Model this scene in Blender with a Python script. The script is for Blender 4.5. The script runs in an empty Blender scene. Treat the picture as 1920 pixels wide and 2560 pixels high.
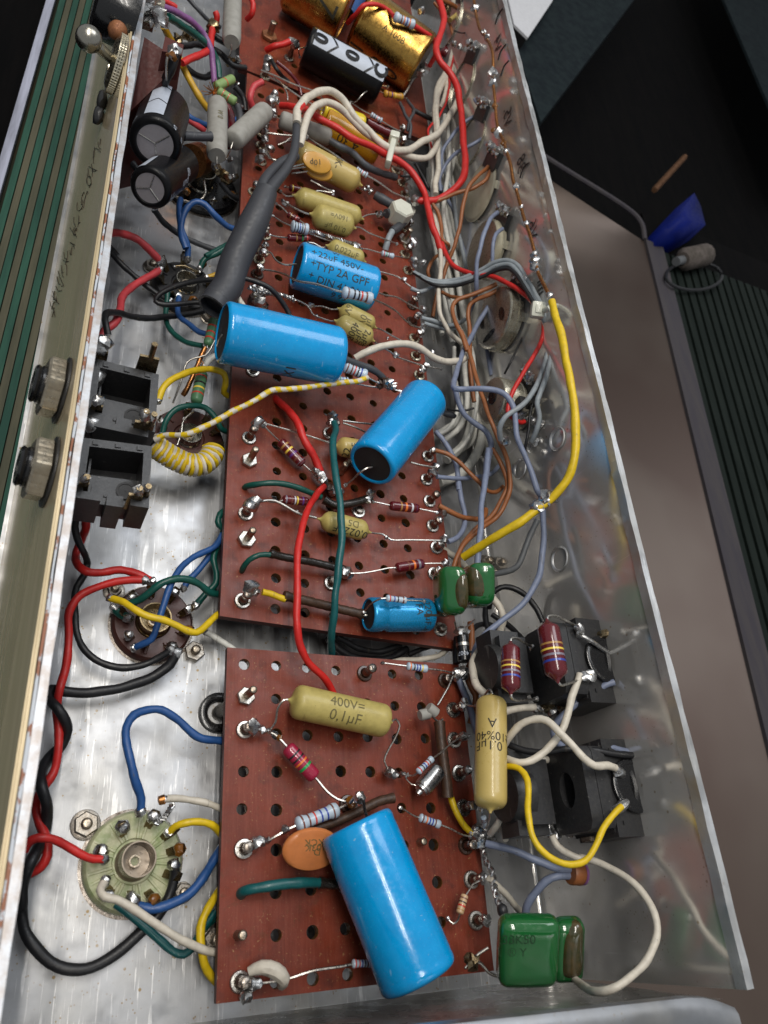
import bpy, bmesh, math, random
import numpy as np
from mathutils import Vector, noise as mnoise
random.seed(7)
sc = bpy.context.scene
S = 0.01                       # one working unit = 1 cm
# ---------------- camera ----------------
FPX, CX, CY, HC = 1885.0, 960.0, 1280.0, 35.0
def nrm(v):
    v = np.array(v, float); return v/np.linalg.norm(v)
_Y = nrm([690-CX, -2291-CY, FPX]); _Z = -nrm([-65-CX, 2350-CY, FPX])
_Z = nrm(_Z-(_Z@_Y)*_Y*.5); _Y = nrm(_Y-(_Y@_Z)*_Z); _X = np.cross(_Y, _Z)
R = np.stack([_X, _Y, _Z], 1)
CAM = np.array([0, 0, HC])
cd = bpy.data.cameras.new('camera'); cam = bpy.data.objects.new('camera', cd); sc.collection.objects.link(cam)
sc.camera = cam
from mathutils import Matrix
Rt = R.T
m = Matrix(((Rt[0][0], -Rt[0][1], -Rt[0][2], 0), (Rt[1][0], -Rt[1][1], -Rt[1][2], 0), (Rt[2][0], -Rt[2][1], -Rt[2][2], 0), (0, 0, 0, 1)))
m.translation = Vector(CAM*S)
cam.matrix_world = m
cd.sensor_fit = 'VERTICAL'; cd.sensor_height = 24; cd.sensor_width = 18; cd.lens = 24*FPX/2560
cd.clip_start = 0.01; cd.clip_end = 60
cd.dof.use_dof = True; cd.dof.focus_distance = 0.375; cd.dof.aperture_fstop = 12
# ---------------- world and lamps ----------------
w = bpy.data.worlds.new("World"); sc.world = w; w.use_nodes = True
bg = w.node_tree.nodes['Background']; bg.inputs[0].default_value = (.92, .96, 1, 1); bg.inputs[1].default_value = .31
def area(name, loc, rot, sx, sy, power, col=(1, .955, .885)):
    l = bpy.data.lights.new(name, 'AREA'); l.shape = 'RECTANGLE'; l.size = sx; l.size_y = sy; l.energy = power; l.color = col
    o = bpy.data.objects.new(name, l); sc.collection.objects.link(o); o.location = loc; o.rotation_euler = rot; return o
# twin fluorescent tubes on the workshop ceiling plus an added soft fill lamp
area('ceiling_tube', (-.30, .35, 1.75), (0, math.radians(-12), 0), .05, 1.5, 9.0)
area('ceiling_tube', (-.14, .35, 1.75), (0, math.radians(-8), 0), .05, 1.5, 9.0)
area('fill_lamp', (.75, .9, 1.7), (math.radians(-18), math.radians(22), 0), .9, .9, 9.5, (.93, .96, 1))
sc.view_settings.view_transform = 'Standard'; sc.view_settings.look = 'None'; sc.view_settings.exposure = 0.15
sc.cycles.use_denoising = True; sc.cycles.max_bounces = 6; sc.cycles.glossy_bounces = 4; sc.cycles.caustics_reflective = False
sc.cycles.sample_clamp_indirect = 4
# ---------------- point helpers ----------------
def ray(px, py): return Rt @ np.array([px-CX, py-CY, FPX])
def W(px, py, z): d = ray(px, py); return CAM+d*((z-HC)/d[2])
def WX(px, py, x): d = ray(px, py); return CAM+d*(x/d[0])
def WY(px, py, y): d = ray(px, py); return CAM+d*(y/d[1])
def depth(p): return float(R[2] @ (np.array(p)-CAM))
CR = dict(P=(0, 0, 1.), A=(0, 0, 2.592), B=(560, 0, 2.592), C=(1100, 0, 2.023), D=(0, 560, 2.592), E=(560, 560, 2.592), F=(1000, 560, 2.592),
          G=(0, 1100, 2.592), H=(540, 1100, 2.592), I=(1060, 1100, 2.592), J=(0, 1640, 2.592), K=(540, 1640, 2.592), L=(1060, 1640, 2.592),
          M=(0, 2100, 1.728), N=(960, 2100, 1.728))
crop = 'P'
def U(c): global crop; crop = c
def Q(p):
    if isinstance(p, np.ndarray): return p
    ox, oy, s = CR[crop]; x, y = ox+p[0]/s, oy+p[1]/s
    if len(p) == 4: return WX(x, y, p[2]) if p[3] == 'x' else WY(x, y, p[2])
    return W(x, y, p[2])
def RP(wd, p): return wd/CR[crop][2]/2*depth(p)/FPX     # radius of something wd crop pixels wide at p
# ---------------- materials ----------------
MT = {}
def nodes(name):
    m = bpy.data.materials.new(name); m.use_nodes = True; MT[name] = m
    nt = m.node_tree; return m, nt, nt.nodes['Principled BSDF']
def coord(nt, scale=(1, 1, 1), world=False):
    g = nt.nodes.new('ShaderNodeNewGeometry') if world else nt.nodes.new('ShaderNodeTexCoord')
    mp = nt.nodes.new('ShaderNodeMapping'); nt.links.new(g.outputs['Position' if world else 'Object'], mp.inputs[0])
    mp.inputs['Scale'].default_value = [c/S for c in scale]; return mp
def noise(nt, mp, scale, detail=4, rough=.55, dist=0):
    n = nt.nodes.new('ShaderNodeTexNoise'); nt.links.new(mp.outputs[0], n.inputs['Vector'])
    n.inputs['Scale'].default_value = scale; n.inputs['Detail'].default_value = detail; n.inputs['Roughness'].default_value = rough
    n.inputs['Distortion'].default_value = dist; return n.outputs['Fac']
def ramp(nt, fac, stops):
    r = nt.nodes.new('ShaderNodeValToRGB'); nt.links.new(fac, r.inputs[0]); e = r.color_ramp.elements
    while len(e) < len(stops): e.new(.5)
    for k, (p, c) in zip(e, stops):
        k.position = p; k.color = (c, c, c, 1) if isinstance(c, (int, float)) else (*c, 1)
    return r.outputs[0]
def mix(nt, fac, a, b, mode='MIX'):
    n = nt.nodes.new('ShaderNodeMix'); n.data_type = 'RGBA'; n.blend_type = mode
    for sck, v in ((n.inputs[0], fac), (n.inputs[6], a), (n.inputs[7], b)):
        if hasattr(v, 'links'): nt.links.new(v, sck)
        elif isinstance(v, tuple): sck.default_value = (*v, 1)
        else: sck.default_value = v
    return n.outputs[2]
def bump(nt, b, h, strength, dist=.02):
    n = nt.nodes.new('ShaderNodeBump'); n.inputs['Strength'].default_value = strength; n.inputs['Distance'].default_value = dist*S
    nt.links.new(h, n.inputs['Height']); nt.links.new(n.outputs[0], b.inputs['Normal'])
def plastic(name, col, rough=.35, coat=0., dirt=.25, dirtcol=None, bs=.15, scale=3., metal=0., spec=.5, dark=.6):
    m, nt, b = nodes(name); mp = coord(nt)
    f = noise(nt, mp, scale, 5)
    lo = tuple(c*dark for c in col) if dirtcol is None else dirtcol
    c = mix(nt, ramp(nt, f, [(.30, dirt), (.62, 0.)]), col, lo)
    nt.links.new(c, b.inputs['Base Color'])
    f2 = noise(nt, mp, scale*4, 3)
    nt.links.new(ramp(nt, f2, [(.3, max(.03, rough-.09)), (.7, min(1, rough+.12))]), b.inputs['Roughness'])
    b.inputs['Coat Weight'].default_value = coat; b.inputs['Coat Roughness'].default_value = .08; b.inputs['Metallic'].default_value = metal
    b.inputs['Specular IOR Level'].default_value = spec
    if bs: bump(nt, b, noise(nt, mp, scale*2.5, 3), bs)
    return m
def specks(name, col, k=5., amt=.6):
    m = MT[name]; nt = m.node_tree; b = nt.nodes['Principled BSDF']; mp = coord(nt); src = b.inputs['Base Color'].links[0].from_socket
    f = ramp(nt, noise(nt, mp, k, 2, .6), [(.70, 0.), (.73, amt)]); nt.links.new(mix(nt, f, src, col), b.inputs['Base Color'])
    mp2 = coord(nt, (1, .12, .5)); g = ramp(nt, noise(nt, mp2, 3., 2, .5), [(.72, 0.), (.735, amt*.7)]); nt.links.new(mix(nt, g, b.inputs['Base Color'].links[0].from_socket, tuple(min(1, c*1.2) for c in col)), b.inputs['Base Color'])
def wirem(name, col, rough=.40, dirt=.5): return plastic(name, col, rough, 0, dirt, bs=.35, scale=3.2, dark=.60)
wirem('red', (.62, .022, .018)); wirem('pink_red', (.6, .06, .07)); wirem('black_wire', (.012, .012, .014), .42); wirem('blue', (.020, .085, .27)); wirem('green', (.004, .075, .058), .35)
wirem('teal', (.006, .10, .105), .35); wirem('yellow', (.76, .52, .010)); wirem('ochre', (.62, .36, .02)); wirem('white', (.68, .62, .52), .42); wirem('cream_white', (.74, .73, .67), .5)
wirem('grey_blue', (.21, .245, .35), .42); wirem('grey', (.30, .335, .36), .42); wirem('dark_grey', (.055, .058, .066), .45); wirem('brown', (.33, .115, .038)); wirem('violet', (.25, .10, .27))
wirem('mid_grey', (.12, .125, .13), .42)
plastic('black_plastic', (.020, .020, .022), .36, 0, .5, dirtcol=(.05, .048, .045), scale=7, bs=.35); plastic('black_gloss', (.006, .006, .007), .24, .3, .1); plastic('cap_black', (.004, .004, .005), .34, .0, .1, bs=.05, spec=.22)
plastic('sleeve_grey', (.044, .046, .054), .5, 0, .2, bs=.12, scale=1.2)
plastic('blue_cap', (.0, .335, .74), .2, .35, .3, dirtcol=(.003, .20, .52), bs=.22, scale=1.6)
plastic('blue_cap_metal', (.01, .30, .62), .24, .4, .15, bs=.03, metal=.4)
plastic('rubber', (.018, .018, .02), .6, 0, .4, scale=6)
plastic('mustard', (.50, .405, .125), .42, .12, .45, dirtcol=(.30, .235, .07), bs=.22, scale=3.2)
plastic('mustard_clean', (.52, .385, .12), .34, .3, .15, bs=.12, scale=2)
plastic('yellow_tape', (.74, .56, .02), .28, .3, .2); plastic('orange_tape', (.66, .33, .012), .25, .5, .25)
plastic('maroon', (.115, .007, .012), .2, .7, .15, bs=.1); plastic('magenta', (.36, .018, .055), .2, .6, .15, bs=.1)
plastic('film_blue', (.50, .60, .70), .3, .3, .2, bs=.15, scale=6); plastic('beige', (.62, .42, .24), .35, .2, .3)
plastic('ceramic_grey', (.34, .33, .30), .65, 0, .5, dirtcol=(.20, .19, .165), scale=2.2, bs=.2); plastic('green_cement', (.24, .36, .13), .5, 0, .35, scale=6)
plastic('green_resistor', (.09, .22, .11), .4, .1, .3)
plastic('green_cap', (.010, .125, .028), .12, .9, .3, dirtcol=(.016, .085, .02), bs=.16, scale=1.3)
plastic('resin_brown', (.045, .045, .016), .14, .8, .6, dirtcol=(.13, .075, .03), bs=.25, scale=3)
plastic('disc_orange', (.62, .205, .06), .38, .15, .25, scale=4); plastic('disc_ochre', (.60, .30, .035), .35, .2, .2)
plastic('cloth_sleeve', (.065, .030, .014), .48, .1, .8, dirtcol=(.015, .008, .005), bs=1., scale=7)
plastic('cloth_sleeve_black', (.016, .012, .009), .28, .3, .5, bs=1., scale=7)
plastic('white_nylon', (.66, .66, .56), .35, .2, .2); plastic('socket_brown', (.075, .022, .016), .4, .1, .5, scale=4); plastic('ceramic_green', (.56, .55, .35), .22, .6, .75, dirtcol=(.20, .30, .10), scale=1.6)
plastic('dark_ink', (.004, .035, .008), .5, 0, .3, scale=10); plastic('ink', (.035, .030, .018), .6, 0, .5, scale=10); plastic('ink_soft', (.15, .125, .045), .6, 0, .4, scale=10); plastic('white_print', (.52, .57, .66), .4)
plastic('transformer_brown', (.095, .022, .018), .5, 0, .4, scale=1.5, spec=.25)
plastic('flux', (.20, .075, .01), .2, .5, .4); plastic('solder_mask_brown', (.05, .022, .012), .25, .4, .5)
for n_, c_ in dict(b_brown=(.17, .05, .03), b_red=(.62, .05, .03), b_orange=(.8, .19, .03), b_yellow=(.85, .62, .08), b_green=(.01, .32, .08), b_blue=(.03, .06, .36), b_violet=(.12, .03, .2), b_grey=(.22, .2, .25), b_white=(.65, .65, .68), b_black=(.02, .015, .02), b_gold=(.42, .22, .06)).items(): plastic(n_, c_, .3, .4, .1, bs=0)
def metal(name, col, rough, dirt=.3, dirtcol=(.1, .06, .03), scale=4, bs=.3, metallic=1.):
    m, nt, b = nodes(name); mp = coord(nt); f = noise(nt, mp, scale, 5)
    nt.links.new(mix(nt, ramp(nt, f, [(.3, dirt), (.6, 0.)]), col, dirtcol), b.inputs['Base Color'])
    nt.links.new(ramp(nt, noise(nt, mp, scale*3, 3), [(.3, rough*.6), (.7, min(1, rough*1.5))]), b.inputs['Roughness'])
    b.inputs['Metallic'].default_value = metallic
    if bs: bump(nt, b, noise(nt, mp, scale*2, 3), bs)
    return m
metal('solder', (.62, .62, .62), .30, .5, (.17, .15, .13), 5, .6); metal('lead_wire', (.60, .575, .53), .3, .35, (.24, .19, .13)); metal('steel', (.52, .50, .46), .33, .4, (.2, .15, .10)); metal('bolt_steel', (.46, .40, .32), .36, .6, (.18, .11, .06), 6)
metal('tag_bronze', (.32, .25, .15), .3, .6, (.09, .05, .02), 6); metal('eyelet', (.60, .58, .54), .26, .3); metal('post_dull', (.28, .25, .22), .3, .7, (.055, .03, .018), 5)
metal('gold_can', (.56, .335, .085), .27, .5, (.26, .13, .035), 2.5, .1); metal('zinc_disc', (.30, .28, .30), .5, .3, (.2, .19, .2), 8, .2, .15); metal('pot_steel', (.50, .475, .39), .30, .5, (.27, .22, .13), 1.6, .12, .8); plastic('pot_cream', (.50, .47, .36), .35, .1, .5, dirtcol=(.30, .25, .15), scale=1.2); metal('pot_face', (.30, .25, .20), .36, .5, (.2, .15, .1), 1.6, .1, .6); metal('rust', (.30, .12, .05), .55, .6, (.12, .04, .02), 6, .6, .4)
metal('pewter', (.40, .38, .33), .25, .2, (.2, .18, .15), 3, .05); metal('nut_dull', (.36, .33, .29), .36, .5, (.2, .15, .1), 5); metal('bolt_nickel', (.50, .44, .34), .34, .5, (.26, .2, .14), 3, .2); metal('nickel', (.66, .60, .46), .25, .3, (.3, .24, .14), 3, .1); metal('can_alu', (.60, .60, .60), .28, .3, (.3, .29, .27), 4, .25); metal('copper', (.46, .20, .07), .32, .6, (.14, .06, .02), 6)
# chassis aluminium: cloudy, scratched along its length with glints painted pale, specks of grime
def alu(name, col, rlo, rhi, scr=(30, 1.2, 1), bst=.12, speck=.5, smear=.5, dcol=(.30, .27, .21), met=.92, hair=True):
    m, nt, b = nodes(name); mw = coord(nt, world=True)
    cloud = noise(nt, mw, .16 if hair == 'wall' else .3, 4, .5, .3); fine = noise(nt, mw, 3.2, 6, .7)
    base = mix(nt, ramp(nt, cloud, [(.35, smear), (.62, 0.)]), col, dcol)
    base = mix(nt, ramp(nt, fine, [(.36, .22 if hair != 'wall' else .10), (.66, 0.)]), base, tuple(c*.72 for c in col))
    ms = coord(nt, scr, world=True)
    hs = []
    if hair:
        for k, (rot, st, thr) in enumerate((((.5, 0, 0), (1, 5, .16), .70), ((-.35, 0, 0), (1, .14, 5), .70), ((1.1, 0, 0), (1, 4, .2), .72)) if hair == 'wall' else (((0, 0, .05), (9, .32, 1), .65), ((0, 0, -.06), (19, .28, 1), .68), ((0, 0, .30), (16, .4, 1), .70), ((0, 0, -1.0), (15, .5, 1), .70), ((0, 0, -.35), (7, .5, 1), .70), ((0, 0, .9), (6, .35, 1), .715), ((0, 0, .0), (2.6, .25, 1), .64))):
            mm = coord(nt, st, world=True); mm.inputs['Rotation'].default_value = rot; mm.inputs['Location'].default_value = (k*7.3, k*3.1, 0)
            hs.append(ramp(nt, noise(nt, mm, 1., 2, .5), [(thr, 0.), (thr+.022, 1.)]))
        h = hs[0]
        for q in hs[1:]: h = mix(nt, 1., h, q, 'LIGHTEN')
        msk = ramp(nt, noise(nt, mw, .42, 4, .7), [(.42, .08), (.62, .75)]); h = mix(nt, 1., h, msk, 'MULTIPLY')
        base = mix(nt, mix(nt, 1., h, (.8, .8, .8), 'MULTIPLY'), base, (.90, .89, .87))  # scratch lines mixed toward white, standing in for their reflections
    # grime specks
    v = nt.nodes.new('ShaderNodeTexVoronoi'); nt.links.new(mw.outputs[0], v.inputs['Vector']); v.inputs['Scale'].default_value = 1.5
    sp = ramp(nt, v.outputs['Distance'], [(.07, 1.), (.11, 0.)]); sel = ramp(nt, noise(nt, mw, .9, 2), [(.46, 0.), (.54, speck)])
    v2 = nt.nodes.new('ShaderNodeTexVoronoi'); nt.links.new(mw.outputs[0], v2.inputs['Vector']); v2.inputs['Scale'].default_value = 4.5
    sp2 = ramp(nt, v2.outputs['Distance'], [(.12, 1.), (.18, 0.)]); sel2 = ramp(nt, noise(nt, mw, .45, 3), [(.48, 0.), (.60, speck)])
    f = mix(nt, 1., mix(nt, 1., sp, sel, 'MULTIPLY'), mix(nt, 1., sp2, sel2, 'MULTIPLY'), 'LIGHTEN')
    base = mix(nt, f, base, (.26, .17, .05))
    nt.links.new(base, b.inputs['Base Color'])
    rn = noise(nt, mw, .5 if hair == 'wall' else .9, 4, .5)
    nt.links.new(ramp(nt, rn, [(.33, rlo), (.68, rhi)]), b.inputs['Roughness']); b.inputs['Metallic'].default_value = met
    bh = mix(nt, .6, ramp(nt, noise(nt, ms, 1, 3), [(0, 0.), (1, 1.)]), ramp(nt, noise(nt, mw, .8, 4), [(0., 0.), (1., 1.)]))
    if hair: bh = mix(nt, 1., bh, mix(nt, 1., h, (.5, .5, .5), 'MULTIPLY'), 'ADD')
    bump(nt, b, bh, bst, .03)
    return m
alu('alu_floor', (.43, .435, .45), .30, .55, bst=.22, smear=.45, speck=.8, dcol=(.37, .355, .32))
alu('alu_wall', (.78, .765, .74), .09, .22, scr=(1, .3, .3), bst=.06, speck=.6, smear=.5, dcol=(.42, .39, .34), hair='wall', met=.66)
alu('alu_edge', (.72, .73, .74), .3, .55, bst=.3, speck=.2)
alu('alu_end', (.66, .66, .65), .2, .4, scr=(.5, 20, 4), bst=.1, speck=.5)
alu('alu_lip', (.40, .41, .43), .35, .6, bst=.1, speck=.3, hair=False)
m, nt, b = nodes('board'); mw = coord(nt, world=True)
c = mix(nt, ramp(nt, noise(nt, mw, .5, 6, .65), [(.3, 1.), (.7, 0.)]), (.215, .036, .016), (.13, .022, .010))
c = mix(nt, ramp(nt, noise(nt, mw, .9, 4, .6), [(.55, 0.), (.70, .75)]), c, (.062, .014, .010))
c = mix(nt, ramp(nt, noise(nt, mw, 2.7, 5, .7), [(.58, 0.), (.66, .5)]), c, (.10, .030, .008))
mf = coord(nt, (14, .8, 1), world=True); c = mix(nt, ramp(nt, noise(nt, mf, 1, 3), [(.45, 0.), (.75, .22)]), c, (.36, .10, .06))
c = mix(nt, ramp(nt, noise(nt, mw, 26, 2), [(.66, 0.), (.74, .5)]), c, (.42, .25, .18))
c = mix(nt, ramp(nt, noise(nt, mw, 9, 3), [(.66, 0.), (.72, .55)]), c, (.45, .27, .12))
nt.links.new(c, b.inputs['Base Color']); nt.links.new(ramp(nt, noise(nt, mw, 1.5, 5), [(.3, .28), (.7, .5)]), b.inputs['Roughness'])
bump(nt, b, noise(nt, mw, 6, 4), .14); b.inputs['Specular IOR Level'].default_value = .32
plastic('board_edge', (.085, .018, .012), .6, 0, .6, scale=8); plastic('hole_brown', (.16, .065, .015), .35, .2, .6, dirtcol=(.04, .015, .005), scale=8)
m, nt, b = nodes('gold_panel'); mw = coord(nt, (.6, .06, .6), world=True)
c = mix(nt, ramp(nt, noise(nt, mw, 1.1, 4, .5), [(.30, 1.), (.7, 0.)]), (.70, .575, .37), (.56, .45, .28))
nt.links.new(c, b.inputs['Base Color']); b.inputs['Metallic'].default_value = .30
nt.links.new(ramp(nt, noise(nt, mw, 3, 4), [(.3, .10), (.7, .20)]), b.inputs['Roughness'])
# edge of the left wall: zinc grey with rust-brown paint patches
m, nt, b = nodes('painted_edge'); mw = coord(nt, (1, .55, 1), world=True)
c = mix(nt, ramp(nt, noise(nt, mw, 2.2, 6, .7), [(.47, 0.), (.51, 1.)]), (.27, .095, .04), (.52, .56, .62))
nt.links.new(c, b.inputs['Base Color']); b.inputs['Roughness'].default_value = .5; bump(nt, b, noise(nt, mw, 3, 5), .5)
m, nt, b = nodes('zinc_edge'); mw = coord(nt, world=True)
c = mix(nt, ramp(nt, noise(nt, mw, 1.4, 6, .7), [(.40, 1.), (.60, 0.)]), (.56, .59, .64), (.42, .38, .36))
nt.links.new(c, b.inputs['Base Color']); b.inputs['Roughness'].default_value = .42; b.inputs['Metallic'].default_value = .4; bump(nt, b, noise(nt, mw, 3, 5), .6)
def streaky(name, c1, c2, rough=.7, sc_=(1, .1, 1), k=1.2):
    m, nt, b = nodes(name); mw = coord(nt, sc_, world=True)
    c = mix(nt, ramp(nt, noise(nt, mw, k, 6, .65), [(.38, 1.), (.62, 0.)]), c1, c2); nt.links.new(c, b.inputs['Base Color'])
    b.inputs['Roughness'].default_value = rough; bump(nt, b, noise(nt, mw, 3, 4), .4); b.inputs['Specular IOR Level'].default_value = .12
streaky('mat_green', (.042, .118, .085), (.028, .075, .058)); streaky('mat_olive', (.125, .118, .082), (.085, .085, .06)); streaky('mat_gap', (.016, .02, .013), (.03, .02, .01))
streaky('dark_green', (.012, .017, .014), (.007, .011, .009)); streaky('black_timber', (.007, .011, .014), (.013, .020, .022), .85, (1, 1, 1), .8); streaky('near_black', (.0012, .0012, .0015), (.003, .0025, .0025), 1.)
streaky('tray_trim', (.052, .047, .055), (.065, .058, .06), .6); streaky('zinc_trim', (.46, .48, .60), (.28, .29, .36), .45); streaky('shaded_wood', (.13, .065, .035), (.08, .04, .02), .8, (1, 1, 1)); streaky('shaded_plastic', (.12, .10, .09), (.07, .06, .05), .8, (1, 1, 1))  # stick and bottle colours darkened to carry the shadow they lie in
plastic('shaded_tarp', (.001, .008, .13), .6, 0, .6, scale=.5, spec=.15); plastic('paper', (.6, .6, .62), .6)  # bag blue made darker, its shadow put into the colour
m, nt, b = nodes('tray_steel'); mw = coord(nt, (.03, .02, .03), world=True)
c = mix(nt, ramp(nt, noise(nt, mw, 2., 3, .5), [(.42, 0.), (.6, 1.)]), (.078, .058, .047), (.056, .036, .028))
nt.links.new(c, b.inputs['Base Color']); b.inputs['Metallic'].default_value = .55; b.inputs['Roughness'].default_value = .38
specks('blue_cap', (.35, .55, .66), 6., .5); specks('black_plastic', (.16, .15, .14), 5., .5); specks('mustard', (.16, .12, .04), 7., .6); specks('green_cap', (.01, .05, .012), 4., .5); specks('sleeve_grey', (.12, .12, .125), 5., .4)
for k_ in ('red', 'white', 'cream_white', 'yellow', 'grey_blue', 'grey', 'blue', 'black_wire', 'teal', 'green', 'brown'): specks(k_, (.09, .075, .055), 5., .45)
# ---------------- mesh building ----------------
class MB:
    def __init__(s): s.v = []; s.f = []; s.m = []
    def add(s, vs, fs, mi=0):
        n = len(s.v); s.v += [tuple(map(float, v)) for v in vs]; s.f += [tuple(n+i for i in f) for f in fs]; s.m += [mi]*len(fs); return s
    def box(s, lo, hi, mi=0):
        x0, y0, z0 = lo; x1, y1, z1 = hi
        return s.hexa([(x0, y0, z0), (x1, y0, z0), (x1, y1, z0), (x0, y1, z0), (x0, y0, z1), (x1, y0, z1), (x1, y1, z1), (x0, y1, z1)], mi)
    def hexa(s, c, mi=0): return s.add(c, [(0, 3, 2, 1), (4, 5, 6, 7), (0, 1, 5, 4), (1, 2, 6, 5), (2, 3, 7, 6), (3, 0, 4, 7)], mi)
    def lathe(s, a, b, prof, n=20, mi=0, caps=True, absolute=False, ang0=0., arc=None):
        a = np.array(a, float); b = np.array(b, float); L = np.linalg.norm(b-a); e, p, q = frame(b-a); vs = []; fs = []
        for t, r in prof:
            c0 = a+e*(t if absolute else t*L)
            for k in range(n):
                th = ang0+2*math.pi*k/n; vs.append(c0+(p*math.cos(th)+q*math.sin(th))*r)
        for i in range(len(prof)-1):
            for k in range(n):
                k2 = (k+1) % n; fs.append((i*n+k, i*n+k2, (i+1)*n+k2, (i+1)*n+k))
        if caps: fs.append(tuple(range(n))[::-1]); fs.append(tuple((len(prof)-1)*n+k for k in range(n)))
        return s.add(vs, fs, mi)
    def tube(s, pts, r, n=8, mi=0, smooth=True, step=.25):
        P = spline(pts, step) if smooth else [np.array(p, float) for p in pts]
        T = [nrm(P[min(i+1, len(P)-1)]-P[max(i-1, 0)]+1e-9) for i in range(len(P))]
        e, p, q = frame(T[0]); vs = []; fs = []
        for i, c0 in enumerate(P):
            p = nrm(p-T[i]*(p@T[i])); q = np.cross(T[i], p)
            rr = r(i/(len(P)-1)) if callable(r) else r
            for k in range(n):
                th = 2*math.pi*k/n; vs.append(c0+(p*math.cos(th)+q*math.sin(th))*rr)
        for i in range(len(P)-1):
            for k in range(n):
                k2 = (k+1) % n; fs.append((i*n+k, i*n+k2, (i+1)*n+k2, (i+1)*n+k))
        fs.append(tuple(range(n))[::-1]); fs.append(tuple((len(P)-1)*n+k for k in range(n)))
        return s.add(vs, fs, mi)
    def blob(s, c, r, lump=.35, seed=None, sub=2, sc3=(1, 1, 1), mi=0):
        bm = bmesh.new(); bmesh.ops.create_icosphere(bm, subdivisions=sub, radius=1)
        sd = random.uniform(0, 50) if seed is None else seed; c = np.array(c, float); vs = []
        for v in bm.verts:
            d = v.co; k = 1+lump*mnoise.noise(d*1.3+Vector((sd, sd*.7, 3)))+lump*.5*mnoise.noise(d*3+Vector((sd, 1, sd)))
            vs.append(c+np.array(d)*r*k*np.array(sc3))
        fs = [tuple(v.index for v in f.verts) for f in bm.faces]; bm.free(); return s.add(vs, fs, mi)
def frame(d):
    e = nrm(d); h = np.array([0, 0, 1.]) if abs(e[2]) < .9 else np.array([1., 0, 0]); p = nrm(np.cross(h, e)); return e, p, np.cross(e, p)
def spline(pts, step=.25):
    P = [np.array(p, float) for p in pts]
    if len(P) == 2:
        n = max(2, int(np.linalg.norm(P[1]-P[0])/1.)); return [P[0]+(P[1]-P[0])*i/n for i in range(n+1)]
    P = [2*P[0]-P[1]]+P+[2*P[-1]-P[-2]]; out = []
    for i in range(1, len(P)-2):
        p0, p1, p2, p3 = P[i-1:i+3]; d = np.linalg.norm(p2-p1)
        # centripetal Catmull-Rom
        t0 = 0; t1 = max(1e-4, np.linalg.norm(p1-p0)**.5); t2 = t1+max(1e-4, d**.5); t3 = t2+max(1e-4, np.linalg.norm(p3-p2)**.5)
        n = max(2, min(16, int(d/step)))
        for k in range(n):
            t = t1+(t2-t1)*k/n
            A1 = (t1-t)/(t1-t0)*p0+(t-t0)/(t1-t0)*p1; A2 = (t2-t)/(t2-t1)*p1+(t-t1)/(t2-t1)*p2; A3 = (t3-t)/(t3-t2)*p2+(t-t2)/(t3-t2)*p3
            B1 = (t2-t)/(t2-t0)*A1+(t-t0)/(t2-t0)*A2; B2 = (t3-t)/(t3-t1)*A2+(t-t1)/(t3-t1)*A3; out.append((t2-t)/(t2-t1)*B1+(t-t1)/(t2-t1)*B2)
    out.append(P[-2]); return out
def link(name, mb, mats, loc, parent=None, smooth=True, auto=None):
    me = bpy.data.meshes.new(name); loc = np.array(loc, float)
    me.from_pydata([tuple((np.array(v)-loc)*S) for v in mb.v], [], mb.f)
    mats = mats if isinstance(mats, (list, tuple)) else [mats]
    for k in mats: me.materials.append(MT[k])
    me.polygons.foreach_set('material_index', mb.m)
    if smooth:
        me.polygons.foreach_set('use_smooth', [True]*len(me.polygons))
        try: me.set_sharp_from_angle(angle=math.radians(auto or 40))
        except Exception: pass
    me.update(); o = bpy.data.objects.new(name, me); sc.collection.objects.link(o)
    if parent is not None: o.parent = parent
    return o
class T:                                             # a thing: an Empty at its base with its parts as children
    def __init__(s, name, label, cat, loc, group=None, kind=None):
        o = bpy.data.objects.new(name, None); sc.collection.objects.link(o); o.empty_display_size = .01
        s.loc = np.array(loc, float); o.location = tuple(s.loc*S); o['label'] = label; o['category'] = cat; s.o = o
        if group: o['group'] = group
        if kind: o['kind'] = kind
    def part(s, name, mb, mats, label=None, parent=None, smooth=True, auto=None):
        o = link(name, mb, mats, s.loc, parent or s.o, smooth, auto)
        if label: o['label'] = label
        return o
def solo(name, label, cat, mb, mats, loc=None, group=None, kind=None, smooth=True, auto=None):
    loc = np.mean(np.array(mb.v), 0) if loc is None else np.array(loc, float)
    o = link(name, mb, mats, loc, None, smooth, auto); o.location = tuple(loc*S)
    if label: o['label'] = label
    if cat: o['category'] = cat
    if group: o['group'] = group
    if kind: o['kind'] = kind
    return o
def struct(name, mb, mats, smooth=False, auto=None): return solo(name, None, None, mb, mats, (0, 0, 0), None, 'structure', smooth, auto)
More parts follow.
